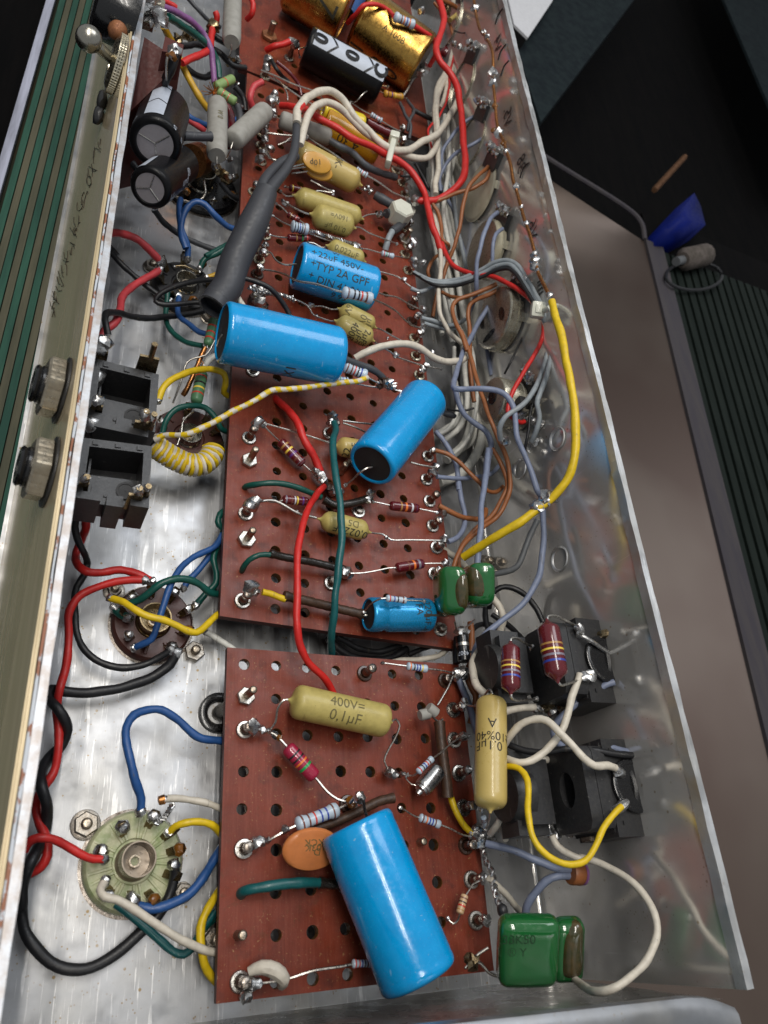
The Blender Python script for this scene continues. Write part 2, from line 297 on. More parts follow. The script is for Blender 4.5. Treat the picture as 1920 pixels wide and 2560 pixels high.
# ================= setting behind and around the chassis =================
def flat(pts, z, th=.4, mi=0):
    b = MB(); P = [W(*p, z) for p in pts]; n = len(P)
    vs = [tuple(p) for p in P]+[(p[0], p[1], z-th) for p in P]
    fs = [tuple(range(n))]+[tuple(range(n, 2*n))[::-1]]+[(i, n+i, n+(i+1) % n, (i+1) % n) for i in range(n)]
    return b.add(vs, fs)
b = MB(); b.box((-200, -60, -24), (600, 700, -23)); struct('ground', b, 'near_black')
t = T('ribbed_bench_mat', 'green and olive ribbed mat edged with a white metal strip beside the gold panel', 'mat', (-3, 30, -6.6))
def sk(x, y): return x+(y-47)*.020
def strip(x0, x1, z0, z1, y0=-6, y1=120):
    b = MB(); return b.hexa([(sk(x0, y0), y0, z0), (sk(x1, y0), y0, z0), (sk(x1, y1), y1, z0), (sk(x0, y1), y1, z0), (sk(x0, y0), y0, z1), (sk(x1, y0), y0, z1), (sk(x1, y1), y1, z1), (sk(x0, y1), y1, z1)])
t.part('backing', strip(-5.75, 3, -6.9, -6.3), 'mat_gap', smooth=False)
for i in range(9):
    x = -5.35+i*.94
    for dx, mt, zt in ((0, 'mat_green', -5.98), (.47, 'mat_olive', -6.05)):
        b = strip(x+dx, x+dx+.41, -6.35, zt); t.part('rib', b, mt, smooth=False)
b = strip(-6.2, -5.62, -7, -5.6); t.part('edge_strip', b, 'zinc_trim')
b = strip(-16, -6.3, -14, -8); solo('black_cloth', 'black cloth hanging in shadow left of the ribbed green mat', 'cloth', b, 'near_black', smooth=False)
# steel tray and ribbed mat on the right, far below and out of focus
ZT = -12
p0, p1 = W(1612, 600, ZT), W(1805, 1400, ZT); dr = (p1-p0)/np.linalg.norm(p1-p0); q0, q1 = W(1655, 620, ZT), W(1855, 1400, ZT); dq = (q1-q0)/np.linalg.norm(q1-q0)
c0, c1 = W(1375, 400, ZT), W(1585, 535, ZT)
t = T('steel_tray', 'large dull steel tray lying out of focus right of the chassis', 'tray', (40, 20, ZT))
def quad(P, z, th):
    b = MB(); n = len(P); vs = [(p[0], p[1], z) for p in P]+[(p[0], p[1], z-th) for p in P]
    return b.add(vs, [tuple(range(n)), tuple(range(n, 2*n))[::-1]]+[(i, n+i, n+(i+1) % n, (i+1) % n) for i in range(n)])
far = c0+(c0-c1)*1.5
side_ = np.array([-dr[1], dr[0], 0]); side_ = side_ if side_[0] < 0 else -side_
mb = MB(); vs = []; NU, NV = 24, 30
for j in range(NV+1):
    for i in range(NU+1):
        u = i/NU; q = p0+(far-p0)*u+dr*(110*(j/NV)**1.5); vs.append((q[0], q[1], ZT-.2-8*math.sin(min(1, u*1.2)*math.pi/2)*min(1, .12+j/6)))
mb.add(vs, [(j*(NU+1)+i, j*(NU+1)+i+1, (j+1)*(NU+1)+i+1, (j+1)*(NU+1)+i) for j in range(NV) for i in range(NU)]); t.part('tray_sheet', mb, 'tray_steel')
pass
up = nrm(np.cross([0, 0, 1], c1-c0)); 
b = MB(); b.tube([far, c0, c1, W(1604, 560, ZT), p0], .35, 8, smooth=True); t.part('tray_rim', b, 'tray_trim')
t.part('edge_band', quad([p0, q0, q0+dq*80, p0+dr*80], ZT+.2, 1.2), 'tray_trim', smooth=False)
t = T('ribbed_rubber_mat', 'dark green ribbed mat fading into shadow beyond the steel tray', 'mat', (62, 30, ZT-1))
t.part('backing', quad([q0+np.array([0, 8, 0]), q0+dq*80, q0+dq*80+np.array([60, 0, 0]), q0+np.array([60, 8, 0])], ZT-1.2, .5), 'near_black', smooth=False)
for i in range(26):
    o_ = np.array([i*1.55+.5, 0, 0]); P = [q0+o_+dq*0, q0+o_+np.array([1.05, 0, 0]), q0+o_+np.array([1.05, 0, 0])+dq*80, q0+o_+dq*80]
    t.part('rib', quad(P, ZT-.4, .7), 'dark_green', smooth=False)
def beam(name, label, cat, pts, z, th, mt): return solo(name, label, cat, flat(pts, z, th), mt, smooth=False)
beam('timber_beam', 'rough black painted timber beam slanting down behind the chassis corner', 'beam', [(1352, 306), (1584, 0), (1710, -170), (1480, -170), (1382, 0), (1295, 130)], -7, 5, 'black_timber')
beam('side_board', 'very dark blue-black board leaning in the top right corner', 'board', [(1810, 0), (1990, 420), (2200, 420), (2200, -200), (1740, -200)], -12, .5, 'black_timber')
beam('paper_sheet', 'crumpled white paper sheet tucked behind the top of the chassis wall', 'paper', [(1262, -40), (1400, -40), (1380, 4), (1320, 94), (1285, 60)], -5, .3, 'paper')
b = MB(); b.tube([W(1636, 475, -11), W(1712, 392, -11.5)], .42, 6, smooth=False); solo('wooden_stick', 'short bare wooden stick lying in the dark above the blue bag', 'stick', b, 'shaded_wood')
# crumpled blue bag
bm = MB(); px = [(1648, 565), (1690, 520), (1736, 482), (1752, 515), (1764, 562), (1730, 582), (1692, 606), (1660, 590)]
P = [W(x, y, -10+random.uniform(-1, 1)) for x, y in px]; ctr = W(1706, 548, -7.6); lo = [p-np.array([0, 0, 3]) for p in P]
mid = [ctr*.5+p*.5+np.array([0, 0, random.uniform(-.9, 1.1)]) for p in P]
n = len(P); vs = [ctr]+mid+P+lo; fs = [(0, 1+i, 1+(i+1) % n) for i in range(n)]+[(1+k*n+i, 1+(k+1)*n+i, 1+(k+1)*n+(i+1) % n, 1+k*n+(i+1) % n) for k in range(2) for i in range(n)]
bm.add(vs, fs); solo('plastic_bag', 'crumpled bright blue plastic bag in the dark beyond the tray', 'bag', bm, 'shaded_tarp', auto=150)
t = T('glass_bottle', 'small pale bottle lying beside the blue bag in shadow', 'bottle', W(1740, 640, -12))
a, c_ = W(1706, 650, -11), W(1768, 636, -11); b = MB(); b.lathe(a, c_, [(0, 1.0), (.1, 1.5), (.9, 1.5), (1, 1.1)], 14); t.part('body', b, 'shaded_plastic')
b = MB(); b.lathe(a, W(1690, 654, -11), [(0, .6), (1, .6)], 10); t.part('cap', b, 'mid_grey')
b = MB(); el = [W(1735+70*math.cos(a_), 690+35*math.sin(a_), -11.5+.3*math.sin(3*a_)) for a_ in np.linspace(0, 6.1, 16)]; b.tube(el, .22, 7); solo('coiled_cable', 'black cable coiled on the dark mat below the pale bottle', 'cable', b, 'black_wire')
# ================= chassis =================
ch = T('metal_chassis', 'open scratched aluminium amplifier chassis holding the whole circuit', 'chassis', (12, 20, 0))
Y0, Y1 = -3.4, 78
b = MB(); b.box((-1.6, Y0-.3, -.35), (25.5, Y1, 0)); ch.part('floor_plate', b, 'alu_floor', smooth=False)
# right wall with bend radius, two sheet layers at its lip
b = MB(); prof = [(25.05, .004)]+[(25.05+.25*math.sin(a), .254-.25*math.cos(a)) for a in np.linspace(.3, 1.5708, 5)]+[(25.2, 11.68)]
prof[-2] = (25.28, .3)
ny = 40; rows = []
vs = []; fs = []
for j in range(ny+1):
    y = Y0+(Y1-Y0)*j/ny
    for k, (x, z) in enumerate(prof):
        wv = .05*math.sin(y*.31+1)*(z/11.7) if k == len(prof)-1 else 0
        vs.append((x+wv*.6, y, z))
K = len(prof)
for j in range(ny):
    for k in range(K-1): fs.append((j*K+k, (j+1)*K+k, (j+1)*K+k+1, j*K+k+1))
b.add(vs, fs); b.v = b.v; ch.part('right_wall', b, 'alu_wall')
b = MB()
for x0, x1, zt, ph in ((25.16, 25.36, 11.74, 0), (25.40, 25.60, 11.68, 2)):
    n_ = 90; vs = []
    for j in range(n_+1):
        y = Y0+(Y1-Y0)*j/n_; wv = .02*math.sin(y*2.3+ph)+.015*math.sin(y*5.1+ph)+.03*math.sin(y*.31+1)
        zz = zt+.015*math.sin(y*7+ph)
        vs += [(x0+wv, y, zz-.5), (x0+wv, y, zz), (x1+wv, y, zz), (x1+wv, y, -.3)]
    fs = [(j*4+k, j*4+k+1, (j+1)*4+k+1, (j+1)*4+k) for j in range(n_) for k in range(3)]+[(0, 1, 2, 3)]
    b = MB(); b.add(vs, fs); ch.part('wall_lip', b, 'alu_edge', smooth=False)
# left wall: slants outward toward its foot
def lw(x0, x1, z0, z1, k=.145): return MB()
def slab(xt0, xt1, zt, zb, ya=-9, yb=78, k=.145, wob=0, n_=60):
    b = MB(); vs = []
    for j in range(n_+1):
        y = ya+(yb-ya)*j/n_; wv = wob*(math.sin(y*1.7)+.6*math.sin(y*4.3+1)+.5*math.sin(y*.4)) if wob else 0; d = k*(zt-zb)
        vs += [(xt0-d, y, zb), (xt0, y, zt), (xt1+wv, y, zt), (xt1+wv-d, y, zb)]
    fs = [(j*4+k_, j*4+(k_+1) % 4, (j+1)*4+(k_+1) % 4, (j+1)*4+k_) for j in range(n_) for k_ in range(4)]+[(0, 3, 2, 1), (n_*4, n_*4+1, n_*4+2, n_*4+3)]
    return b.add(vs, fs)
ch.part('left_wall', slab(.60, .86, 11.7, 0, wob=.02), 'zinc_edge', smooth=False)
ch.part('paint_layer', slab(.49, .585, 11.66, 0.2, wob=.028), 'painted_edge', smooth=False)
ch.part('front_panel', slab(.30, .46, 11.72, -.5, wob=.012), 'gold_panel', smooth=False, label='gold anodised front panel')
ch.part('front_panel_bead', slab(.37, .45, 11.82, 11.5, wob=.01), 'gold_panel', smooth=False)
# near end wall: leans in slightly and ends in a rounded lip
b = MB(); xs = np.linspace(-1.5, 25.1, 20); prof = [(Y0+.02, .05), (Y0+.0, .3), (Y0-.1, 4), (-3.72, 10.6)]; K = len(prof); vs = [(x, y, z) for x in xs for y, z in prof]
fs = [(i*K+k, i*K+k+1, (i+1)*K+k+1, (i+1)*K+k) for i in range(len(xs)-1) for k in range(K-1)]; b.add(vs, fs); ch.part('end_wall', b, 'alu_end')
b = MB(); lipa = [(.0, 0.), (.5, .03), (.62, .12), (.66, .3)]
def lipz(x): return np.array([x, -3.22-.028*(x-9)-(max(0, x-22.6)**2)*.10, 11.3])
vs = []; xs = np.linspace(-1.5, 24.7, 40); pr = [(-1.1, -1.2), (-.95, -.15), (-.8, .12), (-.55, .25), (-.25, .24), (-.05, .12), (0, -.1), (-.02, -.5)]
for x in xs:
    c0_ = lipz(x)
    for dy, dz in pr: vs.append((x, c0_[1]+dy+.25, c0_[2]+dz))
K = len(pr); fs = [(i*K+k, (i+1)*K+k, (i+1)*K+k+1, i*K+k+1) for i in range(len(xs)-1) for k in range(K-1)]+[tuple(range(K)), tuple((len(xs)-1)*K+k for k in range(K))[::-1]]
b.add(vs, fs); ch.part('end_lip', b, 'alu_lip')
# unused round holes in the right wall, edges dimpled; pale discs stand in for lit metal behind
for (x, y, r_) in [(1399, 1397, .62), (1393, 1097, .60), (1368, 1108-8, .0), (1300, 1172, .55)]:
    if r_ == 0: continue
    c0_ = WX(x, y, 25.2); b = MB(); b.lathe(c0_+np.array([.06, 0, 0]), c0_-np.array([1, 0, 0]), [(0, r_*.2), (.0, r_*.7), (.02, r_*.92), (.10, r_*1.0), (.125, r_*1.08), (.07, r_*1.16)], 28, absolute=True, caps=False)
    b.lathe(c0_+np.array([.05, 0, 0]), c0_+np.array([.3, 0, 0]), [(0, r_*.7), (.04, .01)], 28, absolute=True, caps=False); ch.part('lit_hole_disc', b, 'alu_edge')
# ================= circuit boards =================
def board(label, x0, x1, y0, y1, zt, th, cols, rows, skip, hr=.235, sx0=0., near=True, loc=None):
    t = T('circuit_board', label, 'circuit board', ((x0+x1)/2, (y0+y1)/2, zt-th))
    b = MB(); top = MB()
    xs = [x0]+[(a+c)/2 for a, c in zip(cols, cols[1:])]+[x1]; ys = [y0]+[(a+c)/2 for a, c in zip(rows, rows[1:])]+[y1]
    def fx(x, y): return x+(sx0*(y-y0)*(x1-x)/(x1-x0))
    N = 12
    for i, cx in enumerate(cols):
        for j, cy in enumerate(rows):
            a, c, d, e = xs[i], xs[i+1], ys[j], ys[j+1]
            if skip(i, j):
                b.add([(fx(a, d), d, zt), (fx(c, d), d, zt), (fx(c, e), e, zt), (fx(a, e), e, zt)], [(0, 1, 2, 3)], 0); continue
            jx, jy = cx+random.uniform(-.04, .04), cy+random.uniform(-.04, .04); X = fx(jx, jy); rr = hr*random.uniform(.93, 1.06)
            ring = [(X+rr*math.cos(2*math.pi*k/N+math.pi/4), jy+rr*math.sin(2*math.pi*k/N+math.pi/4)) for k in range(N)]
            cor = [(c, e), (a, e), (a, d), (c, d)]; out = []
            for k in range(N):                   # matching points on the cell border
                s_, u = divmod(k, 3); p_, q_ = cor[s_], cor[(s_+1) % 4]; f = u/3; ox_, oy_ = p_[0]+(q_[0]-p_[0])*f, p_[1]+(q_[1]-p_[1])*f; out.append((fx(ox_, oy_), oy_))
            vs = [(p[0], p[1], zt) for p in out]+[(X+(p[0]-X)*1.08, jy+(p[1]-jy)*1.08, zt) for p in ring]
            b.add(vs, [(k, (k+1) % N, N+(k+1) % N, N+k) for k in range(N)], 0)
            vs = [(X+(p[0]-X)*1.08, jy+(p[1]-jy)*1.08, zt) for p in ring]+[(p[0], p[1], zt-.05) for p in ring]+[(p[0], p[1], zt-th) for p in ring]
            b.add(vs, [(r_*N+k, r_*N+(k+1) % N, (r_+1)*N+(k+1) % N, (r_+1)*N+k) for r_ in range(2) for k in range(N)], 1)
    bw = .03
    def side(P): 
        n = len(P); b.add([(x, y, zt) for x, y in P]+[(x, y, zt-th) for x, y in P], [(i, n+i, n+i+1, i+1) for i in range(n-1)], 2)
    side([(fx(x0, y), y) for y in np.linspace(y1, y0, 12)]); side([(fx(x, y0), y0) for x in np.linspace(x0, x1, 6)]); side([(x1, y0), (x1, y1)]); side([(x1, y1), (fx(x0, y1), y1)])
    t.part('panel', b, ['board', 'hole_brown', 'board_edge'], smooth=False)
    return t
colsA = [9.2+1.483*i for i in range(8)]; rowsA = [10.2-1.545*j for j in range(9)][::-1]
TERM = {}
skA = {(0, 7), (0, 6), (0, 2), (0, 0), (4, 8), (4, 8), (7, 8), (7, 7), (7, 6), (7, 5), (7, 4), (7, 3), (7, 2), (7, 1), (7, 0), (0, 1), (2, 5-1), (5, 1), (5, 2), (4, 4), (4, 3), (3, 4)}
bA = board('near dark red pertinax turret board carrying the largest blue capacitor', 8.37, 20.5, -2.65, 10.92, 2.5, .34, colsA, rowsA, lambda i, j: (i, j) in skA, near=True)
# ================= builders for the components =================
def resample(P, d):
    L = [0.]
    for a, b in zip(P, P[1:]): L.append(L[-1]+float(np.linalg.norm(b-a)))
    n = max(2, int(L[-1]/d)); A = np.array(P); s = np.linspace(0, L[-1], n+1)
    return [np.array([np.interp(t, L, A[:, k]) for k in range(3)]) for t in s]
_tc = {}
def text_mesh(s, maxe=.18):
    if s in _tc: return _tc[s]
    cu = bpy.data.curves.new('txt', 'FONT'); cu.body = s; cu.size = 1; cu.align_x = 'CENTER'; cu.align_y = 'CENTER'; cu.resolution_u = 3
    o = bpy.data.objects.new('txt', cu); sc.collection.objects.link(o); bpy.context.view_layer.update()
    me = o.to_mesh(); bm = bmesh.new(); bm.from_mesh(me); o.to_mesh_clear(); bpy.data.objects.remove(o); bpy.data.curves.remove(cu)
    if bm.verts:
        for ax in (0, 1):
            lo = min(v.co[ax] for v in bm.verts); hi = max(v.co[ax] for v in bm.verts); k = lo+maxe
            while k < hi:
                n = Vector((1, 0, 0)) if ax == 0 else Vector((0, 1, 0)); bmesh.ops.bisect_plane(bm, geom=bm.verts[:]+bm.edges[:]+bm.faces[:], plane_co=n*k, plane_no=n); k += maxe
    bm.verts.index_update(); r = ([(v.co.x, v.co.y) for v in bm.verts], [tuple(v.index for v in f.verts) for f in bm.faces]); bm.free(); _tc[s] = r; return r
def axes(a, b):                                      # along, toward the eye, sideways
    a, b = np.array(a, float), np.array(b, float); e = nrm(b-a); v = CAM-(a+b)/2; o = nrm(v-e*(v@e)); return e, o, np.cross(o, e)
def print_on(t, a, b, rad, items, mat='ink', parent=None, mode='along', flip=1):
    a, b = np.array(a, float), np.array(b, float)
    for it in items:
        s, f, deg, size = it[:4]; md = it[4] if len(it) > 4 else mode; fl = it[5] if len(it) > 5 else flip; mt = it[6] if len(it) > 6 else mat
        e, o, u = axes(a, b); V, F = text_mesh(s); vs = []; L = np.linalg.norm(b-a)
        for x, y in V:
            x *= size*fl; y *= size*fl
            sx, ph = (f*L+x, math.radians(deg)+y/rad) if md == 'along' else (f*L-y, math.radians(deg)+x/rad)
            vs.append(a+e*sx+(o*math.cos(ph)+u*math.sin(ph))*(rad+.012))
        mb = MB(); mb.add(vs, F); t.part('printed_mark', mb, mt, smooth=False, parent=parent)
def print_flat(t, s, c, right, up, size, mat='ink', parent=None):
    V, F = text_mesh(s, 9); mb = MB(); mb.add([np.array(c)+np.array(right)*x*size+np.array(up)*y*size for x, y in V], F); t.part('printed_mark', mb, mat, smooth=False, parent=parent)
SOCKS = [(W(x_, y_, .3), r_) for x_, y_, r_ in ((333, 2152, 1.95), (382, 1558, 1.85), (461, 718, 1.85), (471, 1096, 1.9))]
def wire(label, col, wd, pts, group=None, name='wire', stripe=None, n=10, step=.22, cat='wire', ends=()):
    P = [Q(p) for p in pts]; r = RP(wd, P[len(P)//2]); b = MB()
    ph = random.uniform(0, 9)
    step = .1 if stripe else step
    P2 = spline(P, step) if not stripe else resample(spline(P, .1), .1)
    Lw = len(P2)
    P2 = [q+np.array(mnoise.noise_vector(Vector(q*.9)+Vector((ph, 0, 0))))*.055*min(1, i/3, (Lw-1-i)/3) for i, q in enumerate(P2)]
    b.tube(P2, lambda f: r*(1+.04*math.sin(f*37+ph)+.035*math.sin(f*91+ph)+.03*math.sin(f*17+2*ph)), n, smooth=False)
    mats = [col]
    if stripe:
        mats = [col, stripe[0]]; m = []; nr = len(P2)-1
        for i in range(nr):
            for k in range(n): m.append(1 if ((.35*abs(2*k/n-1)+i*stripe[1]) % 1) < .5 else 0)
        b.m = m+[0, 0]
    loc = P[0]
    e2 = []
    if any(w_ in label for w_ in ('socket', 'pot', 'jack')):
        for k, p in ((0, P[0]), (1, P[-1])):
            if any(np.linalg.norm(p[:2]-c_[:2]) < rr_*1.45 for c_, rr_ in SOCKS): e2.append((k, 1.25))
    ends = ends or e2
    if not ends: return solo(name, label, cat, b, mats, loc, group)
    t = T(name, label, cat, loc, group); t.part('insulation', b, mats)
    for k, bl in ends:
        p = P[0] if k == 0 else P[-1]; bb = MB(); bb.blob(p, bl*r, .45, sc3=(1, 1, 1)); t.part('solder_blob', bb, 'solder')
    return t.o
PROF = dict(film=[(0, .12), (.015, .55), (.05, .92), (.10, 1), (.17, 1), (.24, .83), (.5, .80), (.76, .83), (.83, 1), (.90, 1), (.95, .92), (.985, .55), (1, .12)],
            carbon=[(0, .2), (.02, .7), (.05, .93), (.10, 1), (.5, .98), (.90, 1), (.95, .93), (.98, .7), (1, .2)],
            maroon=[(-.02, .10), (.0, .15), (.03, .22), (.07, .5), (.12, .9), (.16, 1), (.5, 1), (.84, 1), (.88, .9), (.93, .5), (.97, .22), (1, .15), (1.02, .1)],
            cement=[(0, .15), (.0, .80), (.03, .95), (.08, 1), (.92, 1), (.97, .95), (1, .80), (1, .15)],
            mustard=[(-.10, .07), (-.075, .10), (-.045, .22), (-.02, .48), (.0, .70), (.03, .89), (.07, .985), (.12, 1), (.5, 1), (.88, 1), (.93, .985), (.97, .89), (1., .70), (1.02, .48), (1.045, .22), (1.075, .1), (1.1, .07)],
            mlong=[(-.055, .07), (-.04, .10), (-.022, .22), (-.01, .42), (.0, .66), (.012, .82), (.035, .94), (.06, .99), (.09, 1), (.5, 1), (.91, 1), (.94, .99), (.965, .94), (.988, .82), (1., .66), (1.01, .42), (1.022, .22), (1.04, .1), (1.055, .07)],
            mround=[(-.16, .08), (-.11, .13), (-.07, .26), (-.04, .5), (.0, .72), (.06, .92), (.14, 1), (.5, 1), (.86, 1), (.94, .92), (1., .72), (1.04, .5), (1.07, .26), (1.11, .13), (1.16, .08)])
def prof_r(pf, f):
    P = PROF[pf]; 
    for (a, ra), (b, rb) in zip(P, P[1:]):
        if a <= f <= b: return ra+(rb-ra)*(f-a)/max(1e-6, b-a)
    return 1
LR = .043
def leads(t, a, b, la, lb, r=LR, mat='lead_wire'):
    for p0, pts in ((a, la), (b, lb)):
        if pts is None or len(pts) == 0: continue
        mb = MB(); P = [Q(p) for p in pts]; c = np.array((a if p0 is b else b)); st = p0+nrm(c-p0)*.12
        mb.tube([st]+P, r, 6, step=.2); t.part('lead', mb, mat)
        mb = MB(); mb.blob(P[-1], r*2.6, .5, sub=1); t.part('solder_blob', mb, 'solder')
def resistor(label, a, b, wd, body='film_blue', bands=(), la=None, lb=None, style='film', group=None, name='resistor', bw=.055, rad=None, lr=LR):
    a, b = Q(a), Q(b); r = rad or RP(wd, (a+b)/2); t = T(name, label, 'resistor', (a+b)/2-np.array([0, 0, r]), group)
    mb = MB(); mb.lathe(a, b, [(f, q*r) for f, q in PROF[style]], 16); bo = t.part('body', mb, body, auto=60)
    for bd in bands:
        f, c = bd[:2]; w_ = bd[2] if len(bd) > 2 else bw; mb = MB()
        rr = [prof_r(style, f+d)*r+.008 for d in (-w_/2, w_/2)]; mb.lathe(a, b, [(f-w_/2, rr[0]-.02), (f-w_/2, rr[0]), (f+w_/2, rr[1]), (f+w_/2, rr[1]-.02)], 16, caps=False); t.part('band', mb, 'b_'+c)
    leads(t, a, b, la, lb, lr); return t
def film(label, a, b, wd, cols, la=None, lb=None, body='film_blue', **k):
    n = len(cols); pos = [.14]+[.30+.46*(i/(max(1, n-2))) for i in range(n-1)] if n > 1 else [.5]
    pos = [.14, .33, .46, .59, .72, .86][:n] if n > 4 else [.16, .38, .55, .80][:n]
    return resistor(label, a, b, wd, body, [(p, c) for p, c in zip(pos, cols)], la, lb, **k)
def mustard(label, a, b, wd, la=None, lb=None, texts=(), body='mustard', style='mustard', group='mustard coloured capacitors on the boards', ink='ink_soft', name='mustard_capacitor'):
    a, b = Q(a), Q(b); r = RP(wd, (a+b)/2); t = T(name, label, 'capacitor', (a+b)/2-np.array([0, 0, r]), group)
    mb = MB(); mb.lathe(a, b, [(f, q*r) for f, q in PROF[style]], 28); t.part('body', mb, body, auto=70)
    print_on(t, a, b, r, texts, ink); leads(t, a+nrm(a-b)*.3, b+nrm(b-a)*.3, la, lb, .05); return t
def electro(label, a, b, wd, body='blue_cap', end='rubber', texts=(), la=None, lb=None, groove=None, name='electrolytic_capacitor', rnd=.18, far='body', group=None, ink='ink', lipr=.80, lr=.05):
    a, b = Q(a), Q(b); r = RP(wd, (a+b)/2); L = np.linalg.norm(b-a); t = T(name, label, 'capacitor', (a+b)/2-np.array([0, 0, r]), group)
    k = rnd*r; pr = [(.06, r*lipr), (.0, r*(lipr+.03)), (.0, r*.90)]+[(k*(1-math.sin(x)), r-k*(1-math.cos(x))) for x in ()]
    pr = [(.10, r*lipr), (.02, r*lipr), (-.01, r*(lipr+.04)), (.0, r*.91), (.06, r*.965), (.16, r*.995), (.3, r)]
    if groove: pr += [(groove*L-.22, r), (groove*L-.08, r*.93), (groove*L+.08, r*.93), (groove*L+.22, r)]
    pr += [(.50, r*.992), (.62, r*1.0), (L*.3, r*1.004), (L*.55, r*.998), (L-.55, r), (L-.48, r*.992), (L-.40, r)] if not groove else []
    pr += [(L-k*1.4 if k*1.4 < .38 or groove else L-.36, r), (L-k*.7, r*.985), (L-k*.25, r*.93), (L, r*.85)]
    pr += [(L+.01, r*.80), (L-.06, r*.76), (L-.06, 0.02)] if far == 'rim' else [(L+.03, r*.5), (L+.035, .02)]
    mb = MB(); mb.lathe(a, b, pr, 48, caps=False, absolute=True); bo = t.part('sleeve', mb, body, auto=50)
    mb = MB(); mb.lathe(a, b, [(.07, r*lipr), (.06, r*.4), (.0, r*.14), (-.02, .01)], 32, caps=False, absolute=True); t.part('end_seal', mb, end)
    print_on(t, a, b, r, texts, ink, parent=None); leads(t, a, b, la, lb, lr); return t
def roundbox(c, ax, h, rad, n=7, lump=0.):
    c = np.array(c, float); ax = [nrm(v) for v in ax]; h = np.array(h, float); bm = bmesh.new()
    bmesh.ops.create_cube(bm, size=2); bmesh.ops.subdivide_edges(bm, edges=bm.edges[:], cuts=n, use_grid_fill=True); mb = MB(); vs = []
    inner = np.maximum(h-rad, .01)
    for v in bm.verts:
        p = np.array(v.co)*h; q = np.clip(p, -inner, inner); d = p-q; l = np.linalg.norm(d)
        if l > 1e-9: p = q+d/l*rad*min(1, 1) if l > 1e-9 else p
        if lump: p = p*(1+lump*mnoise.noise(Vector(p)*.8+Vector(c)))
        vs.append(c+ax[0]*p[0]+ax[1]*p[1]+ax[2]*p[2])
    fs = [tuple(v.index for v in f.verts) for f in bm.faces]; bm.free(); return mb.add(vs, fs)
def hexnut(t, c, r, h, rod, rodr, up=(0, 0, 1), rot=.3, mat='bolt_steel', nmat='steel', washer=0, name='nut', top=True):
    c = np.array(c, float); up = nrm(up)
    if washer: mb = MB(); mb.lathe(c, c+up*.06, [(0, washer), (.7, washer), (1, washer*.95)], 24); t.part('washer', mb, nmat)
    c1 = c+up*(.065 if washer else 0)
    mb = MB(); mb.lathe(c1, c1+up*h, [(0, r*.95), (.12, r), (.85, r), (1, r*.9)], 6, ang0=rot); t.part(name, mb, nmat, smooth=False)
    if rod:
        mb = MB(); n = max(4, int(rod/.09)); pr = []
        for i in range(n): pr += [(i*rod/n, rodr*.90), ((i+.5)*rod/n, rodr)]
        pr += [(rod, rodr*.85), (rod+.02, rodr*.5)]; mb.lathe(c1, c1+up, pr, 12, absolute=True); t.part('threaded_bolt', mb, mat, auto=80)
def turret(t, x, y, h=.85, blob=.26, z=2.5, post='post_dull', ey='eyelet', lean=(0, 0), dark=False):
    h *= 1.12; p = Q((x, y, z)); tp = p+np.array([lean[0], lean[1], h])
    mb = MB(); mb.lathe(p+np.array([0, 0, .0]), p+np.array([0, 0, .12]), [(0, .39), (.5, .40), (1, .36), (1.1, .26), (.6, .2)], 20, caps=False); t.part('eyelet', mb, 'solder_mask_brown' if dark else ey)
    mb = MB(); mb.lathe(p, tp, [(0, .22), (.3, .205), (.42, .16), (.55, .16), (.68, .215), (.95, .21), (1, .14)], 14); t.part('post', mb, post)
    if blob:
        mb = MB(); mb.blob(tp-np.array([0, 0, .08]), blob, .55, sc3=(1, 1, .9)); mb.blob(tp+np.array([random.uniform(-.15, .15), random.uniform(-.1, .1), -.2]), blob*.8, .5); t.part('solder_blob', mb, 'solder')
    return tp
def joint(t, p, r=.2, mat='solder'):
    mb = MB(); mb.blob(Q(p), r, .6); t.part('solder_blob', mb, mat)
def sleeve(label, pts, wd, mat='cloth_sleeve', name='sleeving', group=None):
    P = [Q(p) for p in pts]; r = RP(wd, P[len(P)//2]); b = MB(); b.tube(P, lambda f: r*(1.12 if f < .04 or f > .96 else 1)*(1+.05*math.sin(f*60)), 12, step=.15); return solo(name, label, 'sleeving', b, mat, P[0], group)
# ================= board B, board C and their hardware =================
colsB = [9.10+1.505*i for i in range(8)]; rowsB = [13.16+1.533*j for j in range(27)]
skB = {(0, j) for j in (0, 1, 3, 5, 6, 10, 14, 15, 16, 17, 18, 19)}|{(7, j) for j in range(27)}|{(3, 1), (4, 4), (4, 0), (3, 6), (3, 7), (2, 9), (1, 25), (2, 24)}
for j in (2, 4, 7, 8, 9): skB.add((0, j))
bB = board('long middle pertinax turret board crowded with yellow and blue capacitors', 7.97, 20.6, 12.38, 53.45, 2.5, .40, colsB, rowsB, lambda i, j: (i, j) in skB, sx0=.013)
for ob in [c for c in bB.o.children]:
    for v in ob.data.vertices: v.co.y -= (v.co.x+bB.loc[0]*S-.0797)*.052*1
bC = board('far dark red turret board under the gold can capacitors', 7.9, 23.5, 53.7, 78, 2.5, .40, [9.1+1.5*i for i in range(10)], [55+1.53*j for j in range(15)], lambda i, j: (i+j*3) % 4 != 1 or i > 8 or (i < 2 and j < 4))
U('K')
tp = turret(bA, 185, 480, .75, .0); joint(bA, (245, 455, 3.2), .33); joint(bA, (300, 480, 3.2), .2)
turret(bA, 180, 1250, .7, 0); joint(bA, (265, 1210, 3.1), .27); joint(bA, (300, 1200, 3.1), .2)
for x, y, rod in ((190, 265, .95),): hexnut(bA, Q((x, y, 2.51)), .42, .22, rod*1.35, .175)
turret(bA, 960, 115, .95, .12, dark=True); turret(bA, 1480, 160, .5, 0, dark=True); joint(bA, (1570, 115, 3.1), .34); joint(bA, (1610, 100, 3.1), .27); joint(bA, (1600, 130, 3.0), .24)
